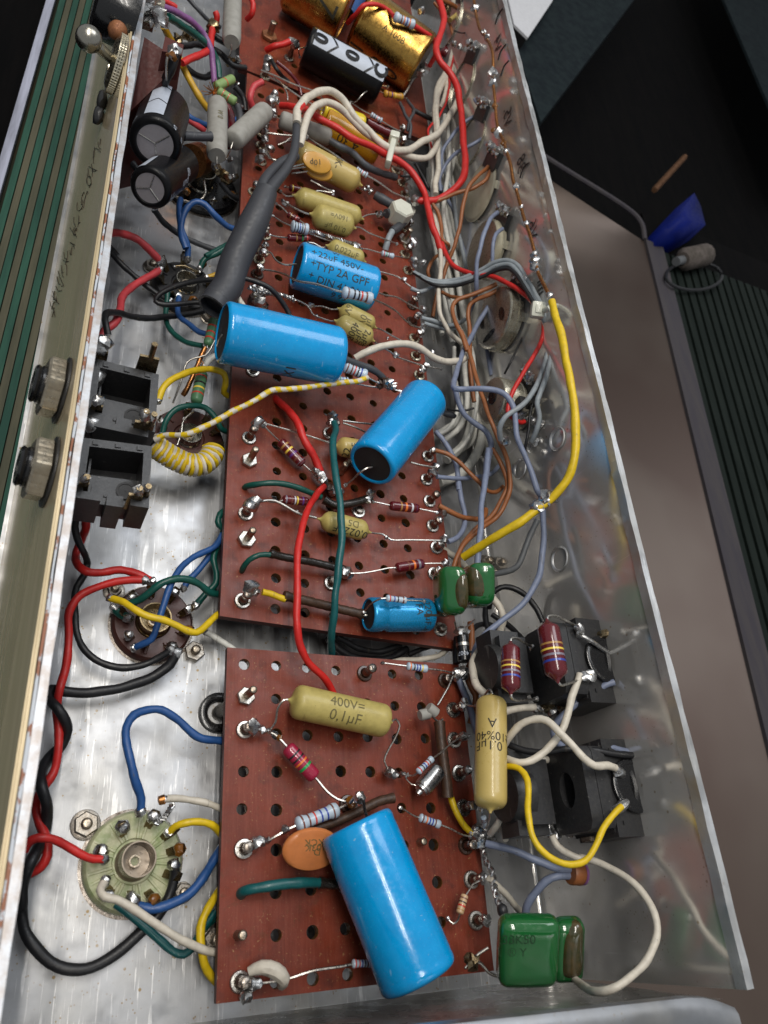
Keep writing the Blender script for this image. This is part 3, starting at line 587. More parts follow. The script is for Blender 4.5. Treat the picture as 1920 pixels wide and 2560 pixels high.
for x, y in ((1535, 350), (1540, 545), (1570, 760), (1600, 985)): turret(bA, x, y, .9, .20)
turret(bA, 1615, 1230, .7, .12, dark=True)
hexnut(bA, Q((1310, 1210, 2.4)), .0001, .01, .6, .17)
turret(bA, 850, 960, .6, .2, dark=True)
U('N'); turret(bA, 375, 172, .9, .24, ey='steel'); turret(bA, 395, 347, .9, .22, ey='steel')
U('M'); turret(bA, 1050, 40, .1, 0); hexnut(bA, Q((1025, 412, 2.45)), .0001, .01, .8, .19); turret(bA, 1035, 612, .8, 0); joint(bA, (1095, 622, 3.2), .27); joint(bA, (1065, 675, 3.1), .22)
U('H')
for x, y, hh, bl in ((190, 480, .9, .0), (170, 1045, .95, .0), (745, 930, .5, .0), (920, 465, .3, 0), (1380, 400, .95, .0), (1400, 560, .85, .18), (1410, 870, .6, .18), (1450, 1230, .4, 0), (1360, 260, .9, .26), (1370, 110, .8, .18), (1425, 700, .6, .24)):
    turret(bB, x, y, hh, bl)
joint(bB, (225, 420, 3.4), .34); joint(bB, (250, 395, 3.4), .3); joint(bB, (225, 965, 3.5), .36); joint(bB, (255, 980, 3.4), .22); joint(bB, (850, 860, 2.9), .3); joint(bB, (690, 260, 3.1), .3); joint(bB, (720, 300, 3.0), .28, 'solder_mask_brown'); joint(bB, (760, 330, 2.9), .3)
joint(bB, (800, 340, 2.8), .24); joint(bB, (1480, 645, 3.4), .2)
hexnut(bB, Q((212, 140, 2.51)), .43, .24, 1.3, .18, rot=.1); hexnut(bB, Q((195, 650, 2.51)), .46, .24, 1.2, .18, rot=.5)
hexnut(bB, Q((800, 210, 2.7)), .0001, .01, .95, .17)
U('E')
turret(bB, 160, 1390, 1.0, 0); joint(bB, (225, 1285, 3.6), .33); turret(bB, 680, 1360, 1.1, 0); joint(bB, (710, 1250, 3.9), .30); joint(bB, (690, 1285, 3.8), .22)
for x, y, bl, dk in ((225, 235, .24, 0), (215, 330, .2, 1), (215, 500, .28, 1), (1190, 305, .30, 0), (1215, 530, .16, 1), (1215, 635, .22, 1), (1230, 745, .24, 0), (1240, 860, .20, 0), (1262, 985, .24, 0), (1170, 200, .2, 0)):
    turret(bB, x, y, .75, bl, ey='nickel', dark=bool(dk), lean=(random.uniform(-.1, .1), random.uniform(-.1, .1)))
turret(bB, 185, 955, .3, 0); hexnut(bB, Q((560, 1350, 2.0)), .0001, .01, .01, .1)
U('B')
for x, y, bl, zt in ((240, 950, .26, 2.5), (240, 1050, .24, 2.5), (240, 870, .24, 2.5), (300, 720, .34, 2.7), (310, 660, .26, 2.8), (265, 500, .28, 2.5), (1135, 880, .24, 2.5), (1150, 950, .22, 2.5), (1110, 1110, .24, 2.5), (1150, 1190, .26, 2.5), (1170, 1265, .3, 2.5), (1180, 1490, .22, 2.5), (1190, 1600, .26, 2.5), (190, 1250, .22, 2.5), (265, 1530, .26, 2.5), (250, 1635, .2, 2.5)):
    turret(bB, x, y, .7, bl, z=zt, lean=(random.uniform(-.15, .15), random.uniform(-.1, .1)), ey='nickel')
for x, y, r_ in ((300, 640, .3), (340, 655, .25), (320, 740, .32), (270, 860, .28), (420, 910, .16), (300, 960, .28), (235, 1030, .32), (400, 1320, .2), (930, 1220, .2), (950, 1240, .22), (700, 1250, .2), (1010, 1390, .26), (540, 895, .14), (265, 1510, .26), (820, 665, .14), (1250, 1300, .14), (290, 380, .34), (280, 400, .3), (440, 270, .3), (470, 290, .26)):
    joint(bB, (x, y, 3.3), r_)
hexnut(bC, Q((290, 245, 2.51)), .62, .3, 1.25, .24, nmat='rust', rot=.2); turret(bC, 420, 380, 1.3, .0); joint(bC, (455, 285, 3.9), .34)
hexnut(bB, Q((1165, 1560, 2.51)), .5, .24, 1.1, .2)
# ---------- far board components (top of the picture) ----------
t = electro('gold can capacitor marked A 100B with printed digits, second from the top edge', (1275, 420, 4.6), (880, 130, 4.6), 395, 'gold_can', 'gold_can', (), None, [], rnd=.3, name='can_capacitor', lipr=.86)
a, b_ = Q((1275, 420, 4.6)), Q((880, 130, 4.6)); r = RP(395, (a+b_)/2)
mb = MB(); mb.lathe(a, b_, [(-.015, r*.80), (-.02, 0.01)], 32, absolute=True, caps=False); t.part('end_disc', mb, 'ceramic_grey')
print_on(t, a, b_, r, [('A 100B', .46, -14, .66, 'along', -1, 'ink'), ('1', .84, 42, 1.7, 'around', 1, 'ink'), ('6', .50, 46, 2.0, 'around', 1, 'ink'), ('0', .30, 48, 2.0, 'around', 1, 'ink')])
mb = MB(); mb.tube([a, Q((1310, 430, 5.)), Q((1330, 460, 4.5)), Q((1230, 510, 4.1)), Q((1190, 580, 3.8)), Q((1160, 625, 3.5))], .08, 7); t.part('lead', mb, 'solder'); mb = MB(); mb.blob(Q((1300, 435, 4.9)), .4, .8); mb.blob(Q((1280, 470, 4.6)), .35, .8); t.part('solder_blob', mb, 'solder')
t = electro('gold can capacitor cut off by the top edge, farthest on the far board', (795, 85, 5.0), (440, -150, 5.0), 400, 'gold_can', 'gold_can', (), name='can_capacitor', lipr=.9, rnd=.3)
a, b_ = Q((795, 85, 5.0)), Q((440, -150, 5.0)); r = RP(400, (a+b_)/2); print_on(t, a, b_, r, [('7', .28, 10, 2.2, 'around', 1), ('VX', .42, -62, .6, 'around', 1)])
a, b_ = Q((530, 300, 4.2)), Q((1010, 560, 4.2)); t = electro('black capacitor with a broad pale striped arrow band on the far board', (530, 300, 4.2), (1010, 560, 4.2), 250, 'cap_black', 'rubber', (), [(485, 320, 4.4), (490, 370, 3.6)], [(1060, 560, 4.2)], rnd=.25)
r = RP(250, (a+b_)/2)
def band(t, a, b, r, f0, f1, d0, d1, mat='white_print', lift=.02, n=10, nm='printed_stripe'):
    e, o, u = axes(a, b); L = np.linalg.norm(b-a); mb = MB(); vs = []
    for i in range(n+1):
        for s_ in (f0, f1):
            ph = math.radians(d0+(d1-d0)*i/n); vs.append(a+e*s_*L+(o*math.cos(ph)+u*math.sin(ph))*(r+lift))
    mb.add(vs, [(2*i, 2*i+1, 2*i+3, 2*i+2) for i in range(n)]); t.part(nm, mb, mat)
def chevron(t, a, b, r, f, d0, d1, w=.1, tip=.09, mat='black_gloss', n=12):
    e, o, u = axes(a, b); L = np.linalg.norm(b-a); mb = MB(); vs = []
    for i in range(n+1):
        k = i/n; off = tip*(1-abs(2*k-1)); ph = math.radians(d0+(d1-d0)*k)
        for s_ in (0, w): vs.append(a+e*((f+off)*L+s_)+(o*math.cos(ph)+u*math.sin(ph))*(r+.035))
    mb.add(vs, [(2*i, 2*i+1, 2*i+3, 2*i+2) for i in range(n)]); t.part('printed_mark', mb, mat)
band(t, a, b_, r, .06, .985, 14, 68)
for f in (.24, .72): chevron(t, a, b_, r, f, 14, 68, .2)
for k_, (df, dd) in enumerate(((0, 0), (.008, 2), (-.008, -2), (.008, -2), (-.008, 2), (0, 3.2), (0, -3.2))): print_on(t, a, b_, r+.02+.004*k_, [('0', .14+df, 40+dd, 1.45, 'around', 1, 'cap_black'), ('0', .55+df, 40+dd, 1.45, 'around', 1, 'cap_black'), ('C', .93+df, 40+dd, 1.45, 'around', 1, 'cap_black')])
film('blue banded resistor tied by red wires along the gold can', (1100, 105, 7.2), (1235, 165, 7.2), 62, ['white', 'brown', 'orange', 'blue', 'orange'], None, None)
wire('red wire ending at the banded resistor beside the gold can, coming from the top edge', 'red', 30, [(1100, 105, 7.2), (1060, 65, 6.8), (980, 30, 7), (900, 40, 6.8), (850, 100, 6), (800, 150, 5)])
wire('red wire leaving the banded resistor down the gold can side', 'red', 32, [(1235, 170, 7.2), (1310, 215, 7.0), (1365, 270, 6.6), (1370, 350, 6), (1330, 430, 5)])
mb = MB(); mb.box((0, 0, 0), (.01, .01, .01))
electro('dark blue sleeved capacitor glimpsed between the two gold cans', (800, 100, 3.8), (900, -60, 3.8), 100, 'blue', 'rubber')
film('tiny yellow banded resistor below the black arrow capacitor', (1035, 605, 3.8), (1160, 630, 3.8), 44, ['brown', 'violet', 'yellow', 'gold'], [(1000, 590, 4), (930, 590, 4.2), (890, 620, 4), (860, 655, 3.6), (825, 665, 3.2)], [(1180, 640, 3.6)], body='disc_ochre')
film('tiny blue banded resistor behind the yellow tape capacitor, by the nylon tie', (950, 740, 3.4), (1025, 785, 3.4), 36, ['brown', 'black', 'red', 'brown'], [(900, 715, 3.4), (825, 665, 3.2)], [(1080, 820, 3.3), (1140, 850, 3.3)])
for i, (p, c) in enumerate((([(240, 455, 3.4), (330, 490, 3.6), (450, 545, 3.8), (600, 600, 3.8), (640, 640, 3.4)], 'long tinned lead running from the far left post toward the yellow capacitor'), ([(290, 500, 3.3), (350, 530, 3.5), (450, 600, 3.6), (560, 670, 3.5), (650, 700, 3.2)], 'second long tinned lead crossing to the yellow tape capacitor'), ([(320, 500, 3.4), (370, 540, 3.6), (410, 610, 3.7), (412, 650, 3.6)], 'short curved tinned lead going down to the small ochre resistor'))):
    P = [Q(q) for q in p]; mb = MB(); mb.tube(P, .055, 6); solo('bare_lead', c, 'wire', mb, 'lead_wire', P[0])
t = electro('yellow tape capacitor lying under the white wires on the middle board', (640, 715, 3.6), (900, 810, 3.6), 125, 'yellow_tape', 'solder', ((('n', .5, 0, .5, 'along', -1, 'ink_soft'),)), [(600, 700, 3.6)], None, name='film_capacitor', lipr=.5, rnd=.4)
a, b_ = Q((650, 800, 4.0)), Q((1000, 985, 4.0)); electro('orange tape wrapped capacitor marked 4.30 ahead of the nylon tie', (650, 800, 4.0), (1000, 985, 4.0), 190, 'orange_tape', 'orange_tape', [('4.30', .45, -18, .95, 'along', -1, 'ink'), ('6531', .42, -48, .6, 'along', -1, 'ink')], None, [(1025, 1010, 4)], name='film_capacitor', rnd=.35, lipr=.9)
t = resistor('grey cement wirewound resistor lying between the white wires and orange capacitor', (365, 775, 4.1), (685, 895, 4.1), 115, 'ceramic_grey', (), [(330, 750, 3.8)], [(710, 920, 4.2)], style='cement', name='wirewound_resistor')
t = resistor('short grey cement resistor joined to the left post cluster by the socket', (265, 720, 4.3), (55, 915, 4.6), 135, 'ceramic_grey', (), [(300, 700, 4.0)], [(45, 960, 4.4), (15, 1030, 3.6)], style='cement', name='wirewound_resistor')
a, b_ = Q((-60, 720, 4.3)), Q((-50, 990, 4.3))
U('A')
t = resistor('upright grey cement resistor with a dark sleeve pointing at it', (1410, 665, 4.4), (1405, 1010, 4.9), 132, 'ceramic_grey', (), [(1410, 610, 4)], [(1405, 1060, 4.6), (1420, 1110, 3.2)], style='cement', name='wirewound_resistor'); 
print_on(t, Q((1410, 665, 4.4)), Q((1405, 1010, 4.9)), RP(132, Q((1410, 800, 4.6))), [('W 0', .4, 15, .5, 'along', 1, 'ink_soft')])
t = resistor('long grey cement resistor hanging from the top edge left of the far board', (1512, -120, 4.6), (1500, 275, 5.1), 118, 'ceramic_grey', (), None, [(1500, 310, 4.8), (1480, 380, 3.4)], style='cement', name='wirewound_resistor')
resistor('small green cement resistor, upper of the crossed pair by the brown plate', (1395, 565, 4.0), (1510, 510, 4.0), 62, 'green_cement', [(.5, 'red', .04)], None, [(1545, 540, 3.6)], style='carbon')
resistor('small green cement resistor, lower of the crossed pair by the brown plate', (1410, 590, 4.1), (1530, 665, 4.1), 62, 'green_cement', [(.3, 'red', .04), (.6, 'red', .04)], [(1380, 600, 3.8)], [(1570, 690, 3.8)], style='carbon')
mb = MB(); 
for i in range(34):
    a_ = random.uniform(0, 6.28); p = Q((1385, 600, 4.0)); d = np.array([math.cos(a_), math.sin(a_), random.uniform(-.6, .8)])*random.uniform(.4, .8); mb.tube([p, p+d*.6, p+d+np.array([0, 0, .05])], .03, 4, step=.3)
solo('frayed_strands', 'frayed copper coloured strands bursting between the green resistors', 'wire end', mb, 'copper')
sleeve('ribbed grey sleeve hanging below the green resistors', [(1540, 690, 3.9), (1555, 760, 3.8), (1545, 850, 3.4)], 45, 'sleeve_grey')
# ================= left of the boards, far half =================
def radial_cap(label, a, b, wd, print_, xseed=0):
    """radial can seen on its vented end a, body running back to b"""
    a, b = Q(a), Q(b); r = RP(wd, a); t = T('radial_capacitor', label, 'capacitor', (a+b)/2-np.array([0, 0, r]))
    L = np.linalg.norm(b-a); mb = MB(); mb.lathe(a, b, [(.12, r*.68), (.02, r*.70), (-.02, r*.76), (.0, r*.88), (.10, r*.97), (.25, r), (.5, r), (L-.2, r), (L, r*.9), (L, .05)], 44, caps=False, absolute=True); t.part('sleeve', mb, 'cap_black')
    e, p, q = frame(b-a)
    mb = MB(); mb.lathe(a, b, [(.03, .01), (.03, r*.70)], 40, caps=False, absolute=True); mb.f = [f[::-1] for f in mb.f]; t.part('vent_disc', mb, 'zinc_disc')
    mb = MB()
    for k in range(3):
        an = xseed+k*2.094; d = p*math.cos(an)+q*math.sin(an); mb.tube([a+e*.02, a+e*.02+d*r*.66], .035, 5)
    t.part('score_line', mb, 'eyelet')
    return t, a, b, r
U('A')
t, a, b_, r = radial_cap('larger black radial capacitor with scored silver end and pale arrow stripe, upper of the pair', (1005, 930, 7.6), (1075, 715, 6.1), 330, '', .2)
e_, o_, u_ = axes(a, b_)
band(t, a, b_, r, .10, .99, 2, 44, lift=.02); chevron(t, a, b_, r, .42, 2, 44, .09, .10); chevron(t, a, b_, r, .86, 2, 44, .09, .10)
print_on(t, a, b_, r, [('R', .06, 108, .75, 'around', -1, 'white_print'), ('V', .12, 92, .7, 'around', -1, 'white_print'), ('O', .14, 74, .7, 'around', -1, 'white_print'), ('RUNNER', .68, 86, .55, 'along', -1, 'white_print'), ('D', .64, 23, .7, 'around', 1, 'black_gloss'), ('S', .05, -60, .6, 'around', 1, 'white_print'), ('q', .08, -80, .6, 'around', 1, 'white_print'), ('5', .04, -30, .6, 'around', 1, 'white_print')])
t, a, b_, r = radial_cap('smaller black radial capacitor with white script lettering, lower of the pair', (970, 1220, 7.0), (1175, 1060, 5.3), 270, '', -.5)
band(t, a, b_, r, .02, .4, 60, 95, lift=.02)
print_on(t, a, b_, r, [('Hy', .12, -68, .8, 'along', 1, 'white_print'), ('und', .50, -48, .65, 'along', 1, 'white_print'), ('®', .62, -32, .55, 'along', 1, 'white_print'), ('R4', .04, -112, .6, 'around', 1, 'white_print'), ('O', .06, 112, .7, 'around', -1, 'white_print')])
sleeve('short dark grey sleeve poking from between the black radial capacitors', [(1190, 880, 6.2), (1270, 885, 6.2), (1368, 885, 6.2)], 60, 'sleeve_grey')
# brown moulded switch block
mb = MB(); c = [Q((850, 740, 2)), Q((1140, 620, 2)), Q((1160, 430, 2)), Q((900, 540, 2))]
t = T('transformer_block', 'brown moulded plastic block standing against the gold panel wall', 'block', Q((1000, 600, 2)))
tops = [Q((855, 730, 6.5)), Q((1110, 690, 6.5)), Q((1160, 395, 8.2)), Q((935, 245, 8.5))]
tops = [Q((845, 720, 6.5)), Q((1130, 680, 6.0)), Q((1175, 400, 8.6)), Q((935, 240, 8.8))]
vs = [p-np.array([0, 0, 5.5]) for p in tops]+tops; mb.hexa(vs); t.part('body', mb, 'transformer_brown', smooth=False)
mb = MB(); tp = [Q((1050, 330, 9.2)), Q((1180, 360, 9.2)), Q((1190, 290, 9.4)), Q((1070, 235, 9.4))]; mb.hexa([p-np.array([0, 0, 1.5]) for p in tp]+tp); t.part('ledge', mb, 'transformer_brown', smooth=False)
joint(t, (1130, 320, 9.6), .3); joint(t, (1110, 360, 9.5), .26, 'flux')
wire('stiff bare steel lead running down to the larger black radial capacitor', 'steel', 18, [(1125, 310, 9.7), (1080, 380, 9.4), (1075, 470, 8.6), (1085, 585, 6.5)], name='bare_lead')
wire('thick black sleeve beside the stiff steel lead', 'black_wire', 60, [(1140, 350, 9.1), (1100, 460, 8.4), (1050, 560, 7.2), (1010, 640, 6)], name='wire')
def WLx(px, py, z, dx=0): p = W(px, py, z); return p
# socket under the caps
def socket(label, c, rad, mat, lugs, z0=.12, th=.35, tube=None, slots=0, hub='pewter', seat='alu_edge', lugmat='tag_bronze', rot=0, lug_h=.8, ribs=0):
    """round valve socket lying in the floor; lugs are (angle deg, radius factor, state)"""
    c = np.array(Q(c), float); c[2] = 0; t = T('valve_socket', label, 'valve socket', c, 'round valve sockets in the chassis floor')
    mb = MB(); mb.lathe(c+np.array([0, 0, .004]), c+np.array([0, 0, 1]), [(0, rad*1.06), (.03, rad*1.06), (.035, rad*1.0)], 48, caps=False, absolute=True); t.part('cutout_rim', mb, 'post_dull')
    mb = MB(); mb.lathe(c, c+np.array([0, 0, 1]), [(0.006, rad), (z0+th*.6, rad*.99), (z0+th, rad*.93), (z0+th, rad*.45), (z0+th*.7, rad*.42), (z0+th*.7, .02)], 48, caps=False, absolute=True); t.part('disc', mb, mat)
    if ribs:
        for k in range(ribs):
            an = rot+2*math.pi*(k+.5)/ribs
            for da in (-.11, .11):
                d = np.array([math.cos(an+da), math.sin(an+da), 0]); mb = MB(); mb.tube([c+d*rad*.44+np.array([0, 0, z0+th]), c+d*rad*.9+np.array([0, 0, z0+th*.9])], .075, 6); t.part('rib', mb, mat)
    if slots:
        for k in range(slots):
            an = rot+2*math.pi*(k+.5)/slots; d = np.array([math.cos(an), math.sin(an), 0]); mb = MB(); mb.tube([c+d*rad*.60+np.array([0, 0, z0+th]), c+d*rad*.86+np.array([0, 0, z0+th])], .09, 6); t.part('slot_rib', mb, mat)
    if tube:
        h, r_, n_ = tube; c1 = c+np.array([0, 0, z0+th*.5]); mb = MB(); mb.lathe(c1, c1+np.array([0, 0, 1]), [(0, r_*1.15), (.1, r_*1.12), (.18, r_*1.0), (h, r_), (h, r_*.92), (.1, r_*.92), (.06, .02)], 32, caps=False, absolute=True); t.part('centre_tube', mb, hub)
        mb = MB(); mb.lathe(c1+np.array([0, 0, .12]), c1+np.array([0, 0, 1]), [(0, r_*.36), (.25, r_*.36), (.25, r_*.26), (0, r_*.26)], 18, caps=False, absolute=True); t.part('centre_pin', mb, 'bolt_steel')
    for an, rf, st in lugs:
        rf *= .88; an = math.radians(an); d = np.array([math.cos(an), math.sin(an), 0]); s_ = np.array([-d[1], d[0], 0]); p0 = c+d*rad*rf*.78+np.array([0, 0, z0+th*.8]); p1 = c+d*rad*rf+np.array([0, 0, z0+th+lug_h*.6]); p2 = c+d*rad*rf*1.12+np.array([0, 0, z0+th+lug_h])
        mb = MB(); w_ = .22; q = []
        for p, ww in ((p0, .15), (p1, .19), (p2, .15)): q += [p-s_*ww, p+s_*ww]
        off = (np.array([0, 0, .07])-d*.05); vs = q+[v+off for v in q]
        mb.add(vs, [(0, 1, 3, 2), (2, 3, 5, 4), (6, 8, 9, 7), (8, 10, 11, 9), (0, 2, 8, 6), (2, 4, 10, 8), (1, 7, 9, 3), (3, 9, 11, 5), (4, 5, 11, 10), (0, 6, 7, 1)]); t.part('lug', mb, lugmat, smooth=False)
        if st: mb = MB(); mb.blob(p1+np.array([0, 0, .12]), .28*st, .4, sc3=(1, 1, .9)); t.part('solder_blob', mb, 'solder' if st != .9 else 'flux')
    return t
ringl = lambda n, r0=0, st=1: [(r0+360*k/n, 1, st if k % 3 else .8) for k in range(n)]
U('A'); socket('large black valve socket half hidden behind the lower black radial capacitor', (1300, 1180, .5), 2.5, 'black_gloss', ringl(8, 20, .9), tube=(1.2, .8, 0))
mb = MB(); mb.lathe(Q((1290, 1030, 2.2)), Q((1240, 1045, 2.6)), [(0, 1), (1, 1)], 24); solo('copper_bobbin', 'copper coloured disc between the lower radial capacitor and grey resistor', 'bobbin', mb, 'copper')
wire('bare silver lead curving round the large black valve socket', 'steel', 18, [(1320, 1170, 1.5), (1330, 1260, 1.2), (1270, 1310, .8), (1170, 1290, .8), (1110, 1250, 1)], name='bare_lead')
U('D'); socket('black valve socket with bronze lugs wired red, blue and green', (1195, 410, .4), 1.85, 'black_plastic', [(100, 1, .8), (60, 1, .9), (15, 1, 0), (-30, 1, .8), (-75, 1, .9), (-120, 1, 0), (-165, 1, 0), (150, 1, 0), (180, 1, .8)], tube=(.7, .62, 0), slots=10, z0=.3)
hexnut(ch, Q((985, 285, 0)), .46, .3, .5, .22, washer=.55, rot=.2, nmat='nut_dull'); hexnut(ch, Q((1350, 610, 0)), .46, .3, .6, .22, washer=.5, rot=.6, nmat='nut_dull')
socket('brown valve socket partly covered by the coiled yellow and white wire', (1220, 1390, .3), 1.9, 'socket_brown', [(100, .9, .9), (55, .95, .8), (20, .95, .9), (-20, .95, 0), (-70, .9, .8), (170, .95, .8)], tube=(.6, .6, 0), slots=9)
wire('red wire arching from under the gold panel wall to the black socket', 'pink_red', 52, [(700, 60, 3.4), (780, 62, 3), (880, 90, 2.8), (960, 160, 2.4), (1045, 245, 1.9)])
wire('red wire from the black socket back down behind the wall edge', 'pink_red', 52, [(1030, 300, 1.7), (960, 345, 1.9), (850, 410, 2.2), (790, 480, 2.6), (775, 570, 3), (740, 640, 3.2), (680, 690, 3.2), (645, 750, 3.2)])
wire('black wire running diagonally from the wall edge to the black socket loop', 'black_wire', 36, [(700, 165, 2), (760, 230, 1.8), (860, 330, 1.6), (960, 410, 1.4), (1030, 460, 1.3), (1100, 500, 1.2)])
wire('black wire crossing from the jack block to the far side of the black socket', 'black_wire', 42, [(700, 720, 4.6), (685, 640, 4.8), (690, 585, 4.4), (760, 575, 3.6), (860, 600, 2.8), (960, 610, 2.2), (1100, 600, 1.6), (1250, 580, 1.2), (1320, 560, 1)])
wire('thin black wire looping out from under the thick grey sleeve', 'black_wire', 34, [(1900, 640, 4.2), (1850, 540, 4.6), (1750, 420, 5.2), (1600, 355, 5.2), (1450, 362, 4.8), (1250, 372, 4), (1120, 410, 3.4), (1030, 460, 3), (1010, 500, 2.8), (1060, 520, 2.8), (1250, 510, 2.8), (1440, 505, 3), (1500, 500, 3)])
wire('blue wire dropping onto the black socket top lug', 'blue', 40, [(1170, -160, 2.5), (1160, -60, 2.6), (1185, 60, 2.4), (1215, 150, 2.0), (1215, 225, 1.6)])
wire('green wire from the black socket up to the thick grey sleeve', 'green', 38, [(1295, 290, 1.6), (1330, 225, 2), (1400, 195, 2.2), (1470, 150, 2.4), (1530, 105, 2.4)])
wire('ochre wire stub between the black socket and grey sleeve', 'ochre', 34, [(1340, 350, 1.3), (1400, 328, 1.5), (1500, 285, 1.6)])
wire('green wire curving from the black socket down to the banded green resistor', 'green', 36, [(1085, 440, 1.6), (1080, 540, 1.4), (1085, 650, 1.4), (1140, 720, 1.6), (1220, 770, 1.9), (1310, 790, 2.2)])
wire('blue wire curving from the black socket to the blue capacitor edge', 'blue', 38, [(1160, 470, 1.6), (1150, 550, 1.6), (1165, 600, 1.8), (1230, 650, 2), (1290, 700, 2.2), (1350, 715, 2.4)])
wire('bare bronze lead bridging lugs on the black socket', 'tag_bronze', 14, [(1130, 275, 1.8), (1200, 270, 1.9), (1260, 300, 1.8), (1290, 310, 1.7)], name='bare_lead')
wire('yellow wire hooping from the jack block over to the board edge', 'yellow', 42, [(1025, 1145, 3.2), (1060, 1060, 3.4), (1150, 990, 3.4), (1260, 950, 3.2), (1370, 940, 3), (1450, 970, 2.8), (1460, 1040, 2.4), (1450, 1090, 1.9), (1480, 1115, 1.6)])
wire('green wire hooping over the brown socket to the board edge', 'green', 38, [(1050, 1370, 1.8), (1075, 1270, 2.2), (1140, 1205, 2.4), (1230, 1180, 2.4), (1330, 1190, 2.2), (1400, 1260, 2), (1430, 1320, 1.8), (1480, 1350, 1.4)])
YW = ('white', .17)
wire('yellow and white striped wire slanting across the board from the jack block', 'yellow', 38, [(1000, 1400, 3.0), (1060, 1375, 3.2), (1200, 1365, 3.8), (1350, 1300, 4.2), (1500, 1215, 4.6), (1660, 1140, 5.0), (1760, 1080, 5.2), (1860, 1070, 5.2), (2000, 1060, 5.2), (2150, 1035, 5.2), (2330, 1020, 5.2), (2380, 995, 5.2)], stripe=YW)
# tight coil of the same wire
core = [(980, 1420, 2.4), (1040, 1465, 2.2), (1130, 1520, 2.0), (1230, 1560, 1.9), (1310, 1555, 1.9), (1370, 1500, 1.9), (1385, 1455, 1.9)]
CP = spline([Q(p) for p in core], .05); Lc = [0]
for i in range(1, len(CP)): Lc.append(Lc[-1]+np.linalg.norm(CP[i]-CP[i-1]))
turns = 23; cr_ = .49; wr = RP(30, CP[len(CP)//2]); PP = []; nn = turns*20
for i in range(nn+1):
    s_ = Lc[-1]*i/nn; j = min(len(CP)-2, int(np.searchsorted(Lc, s_))); c0_ = CP[j]; tg = nrm(CP[min(j+3, len(CP)-1)]-CP[max(j-3, 0)]); _, p_, q_ = frame(tg)
    an = 2*math.pi*turns*i/nn; PP.append(c0_+(p_*math.cos(an)+q_*math.sin(an))*cr_)
mb = MB(); mb.tube(PP, wr, 8, smooth=False); nr = len(PP)-1
mb.m = [1 if ((.3*abs(k/4-1)+i*.0262) % 1) < .45 else 0 for i in range(nr) for k in range(8)]+[0, 0]
solo('coiled_wire', 'tight coil of yellow and white striped wire on the bare floor', 'wire', mb, ['yellow', 'white'], PP[0])
wire('black sleeve end entering the yellow and white coil', 'black_plastic', 60, [(950, 1395, 2.6), (1000, 1425, 2.4), (1050, 1460, 2.3)], name='sleeving')
# green resistors left of the board
resistor('green resistor with red rings standing beside the blue capacitor end', (1345, 790, 2.6), (1395, 590, 2.6), 62, 'green_resistor', [(.2, 'red', .05), (.38, 'red', .05), (.58, 'red', .05), (.85, 'red', .04)], [(1330, 830, 2.5), (1300, 860, 2.2)], None, style='carbon')
resistor('green resistor with black, yellow and red rings under the yellow hoop', (1270, 1160, 2.3), (1310, 960, 2.3), 78, 'green_resistor', [(.25, 'red', .045), (.42, 'yellow', .05), (.58, 'black', .05), (.8, 'red', .045)], [(1240, 1230, 1.8), (1195, 1260, 1.2)], [(1320, 900, 2.4), (1290, 870, 2.3)], style='carbon')
wire('bare lead looping down from the blue capacitor beside the rusty joint', 'steel', 13, [(1420, 705, 3.2), (1390, 760, 3), (1330, 850, 2.6), (1260, 870, 2.4), (1210, 900, 2.2), (1180, 1010, 1.8), (1150, 1090, 1.4), (1120, 1160, 1)], name='bare_lead')
wire('frayed rusty copper braid beside the banded green resistor', 'copper', 34, [(1330, 800, 2.6), (1290, 890, 2.3), (1255, 980, 2.1), (1215, 1070, 1.8), (1185, 1110, 1.5)], name='braid')
wire('thin tinned lead winding down into the brown socket', 'lead_wire', 12, [(1250, 1215, 1.6), (1190, 1270, 1.4), (1175, 1350, 1.2), (1150, 1430, 1)], name='bare_lead')
wire('pale white wire stub behind the blue capacitor above the yellow hoop', 'cream_white', 44, [(1440, 840, 2.2), (1370, 870, 2), (1330, 910, 1.8), (1310, 960, 1.4)])
wire('white wire end emerging from the mouth of the grey sleeve', 'white', 40, [(1510, 430, 4.4), (1550, 490, 4.4), (1590, 560, 4.2)])
# thick grey heat shrink sleeve with two tails
U('B'); t = T('cable_sleeve', 'thick dark grey heat shrink sleeve running diagonally beside the boards', 'sleeve', Q((200, 1400, 4)))
P = [Q(p) for p in [(275, 1240, 6.8), (220, 1380, 6.4), (150, 1530, 5.8), (70, 1700, 5.2), (20, 1860, 4.8), (-45, 1950, 4.6)]]; r0 = RP(184, P[2]); mb = MB(); mb.tube(P, lambda f: r0*(.80+.25*min(1, f*3)), 24); t.part('large_sleeve', mb, 'sleeve_grey')
mb = MB(); mb.lathe(P[-1]+nrm(P[-2]-P[-1])*.05, P[-1]-nrm(P[-2]-P[-1])*.5, [(0, r0*1.05), (.5, r0*1.0), (1, r0*1.06), (1, r0*.88), (.5, r0*.85)], 28, caps=False); t.part('sleeve_mouth', mb, 'sleeve_grey')
P = [Q(p) for p in [(470, 775, 6.9), (465, 900, 7.), (450, 1000, 7.), (400, 1100, 6.9), (320, 1200, 6.8), (270, 1270, 6.7)]]; mb = MB(); mb.tube(P, lambda f: RP(52, P[2])*(1+1.1*f*f*.5), 14); t.part('narrow_sleeve', mb, 'sleeve_grey')
P = [Q(p) for p in [(470, 1010, 6.7), (380, 1050, 6.6), (270, 1160, 6.6), (230, 1260, 6.5)]]; mb = MB(); mb.tube(P, lambda f: RP(62, P[2])*(1+.2*f), 12); t.part('narrow_sleeve', mb, 'sleeve_grey')
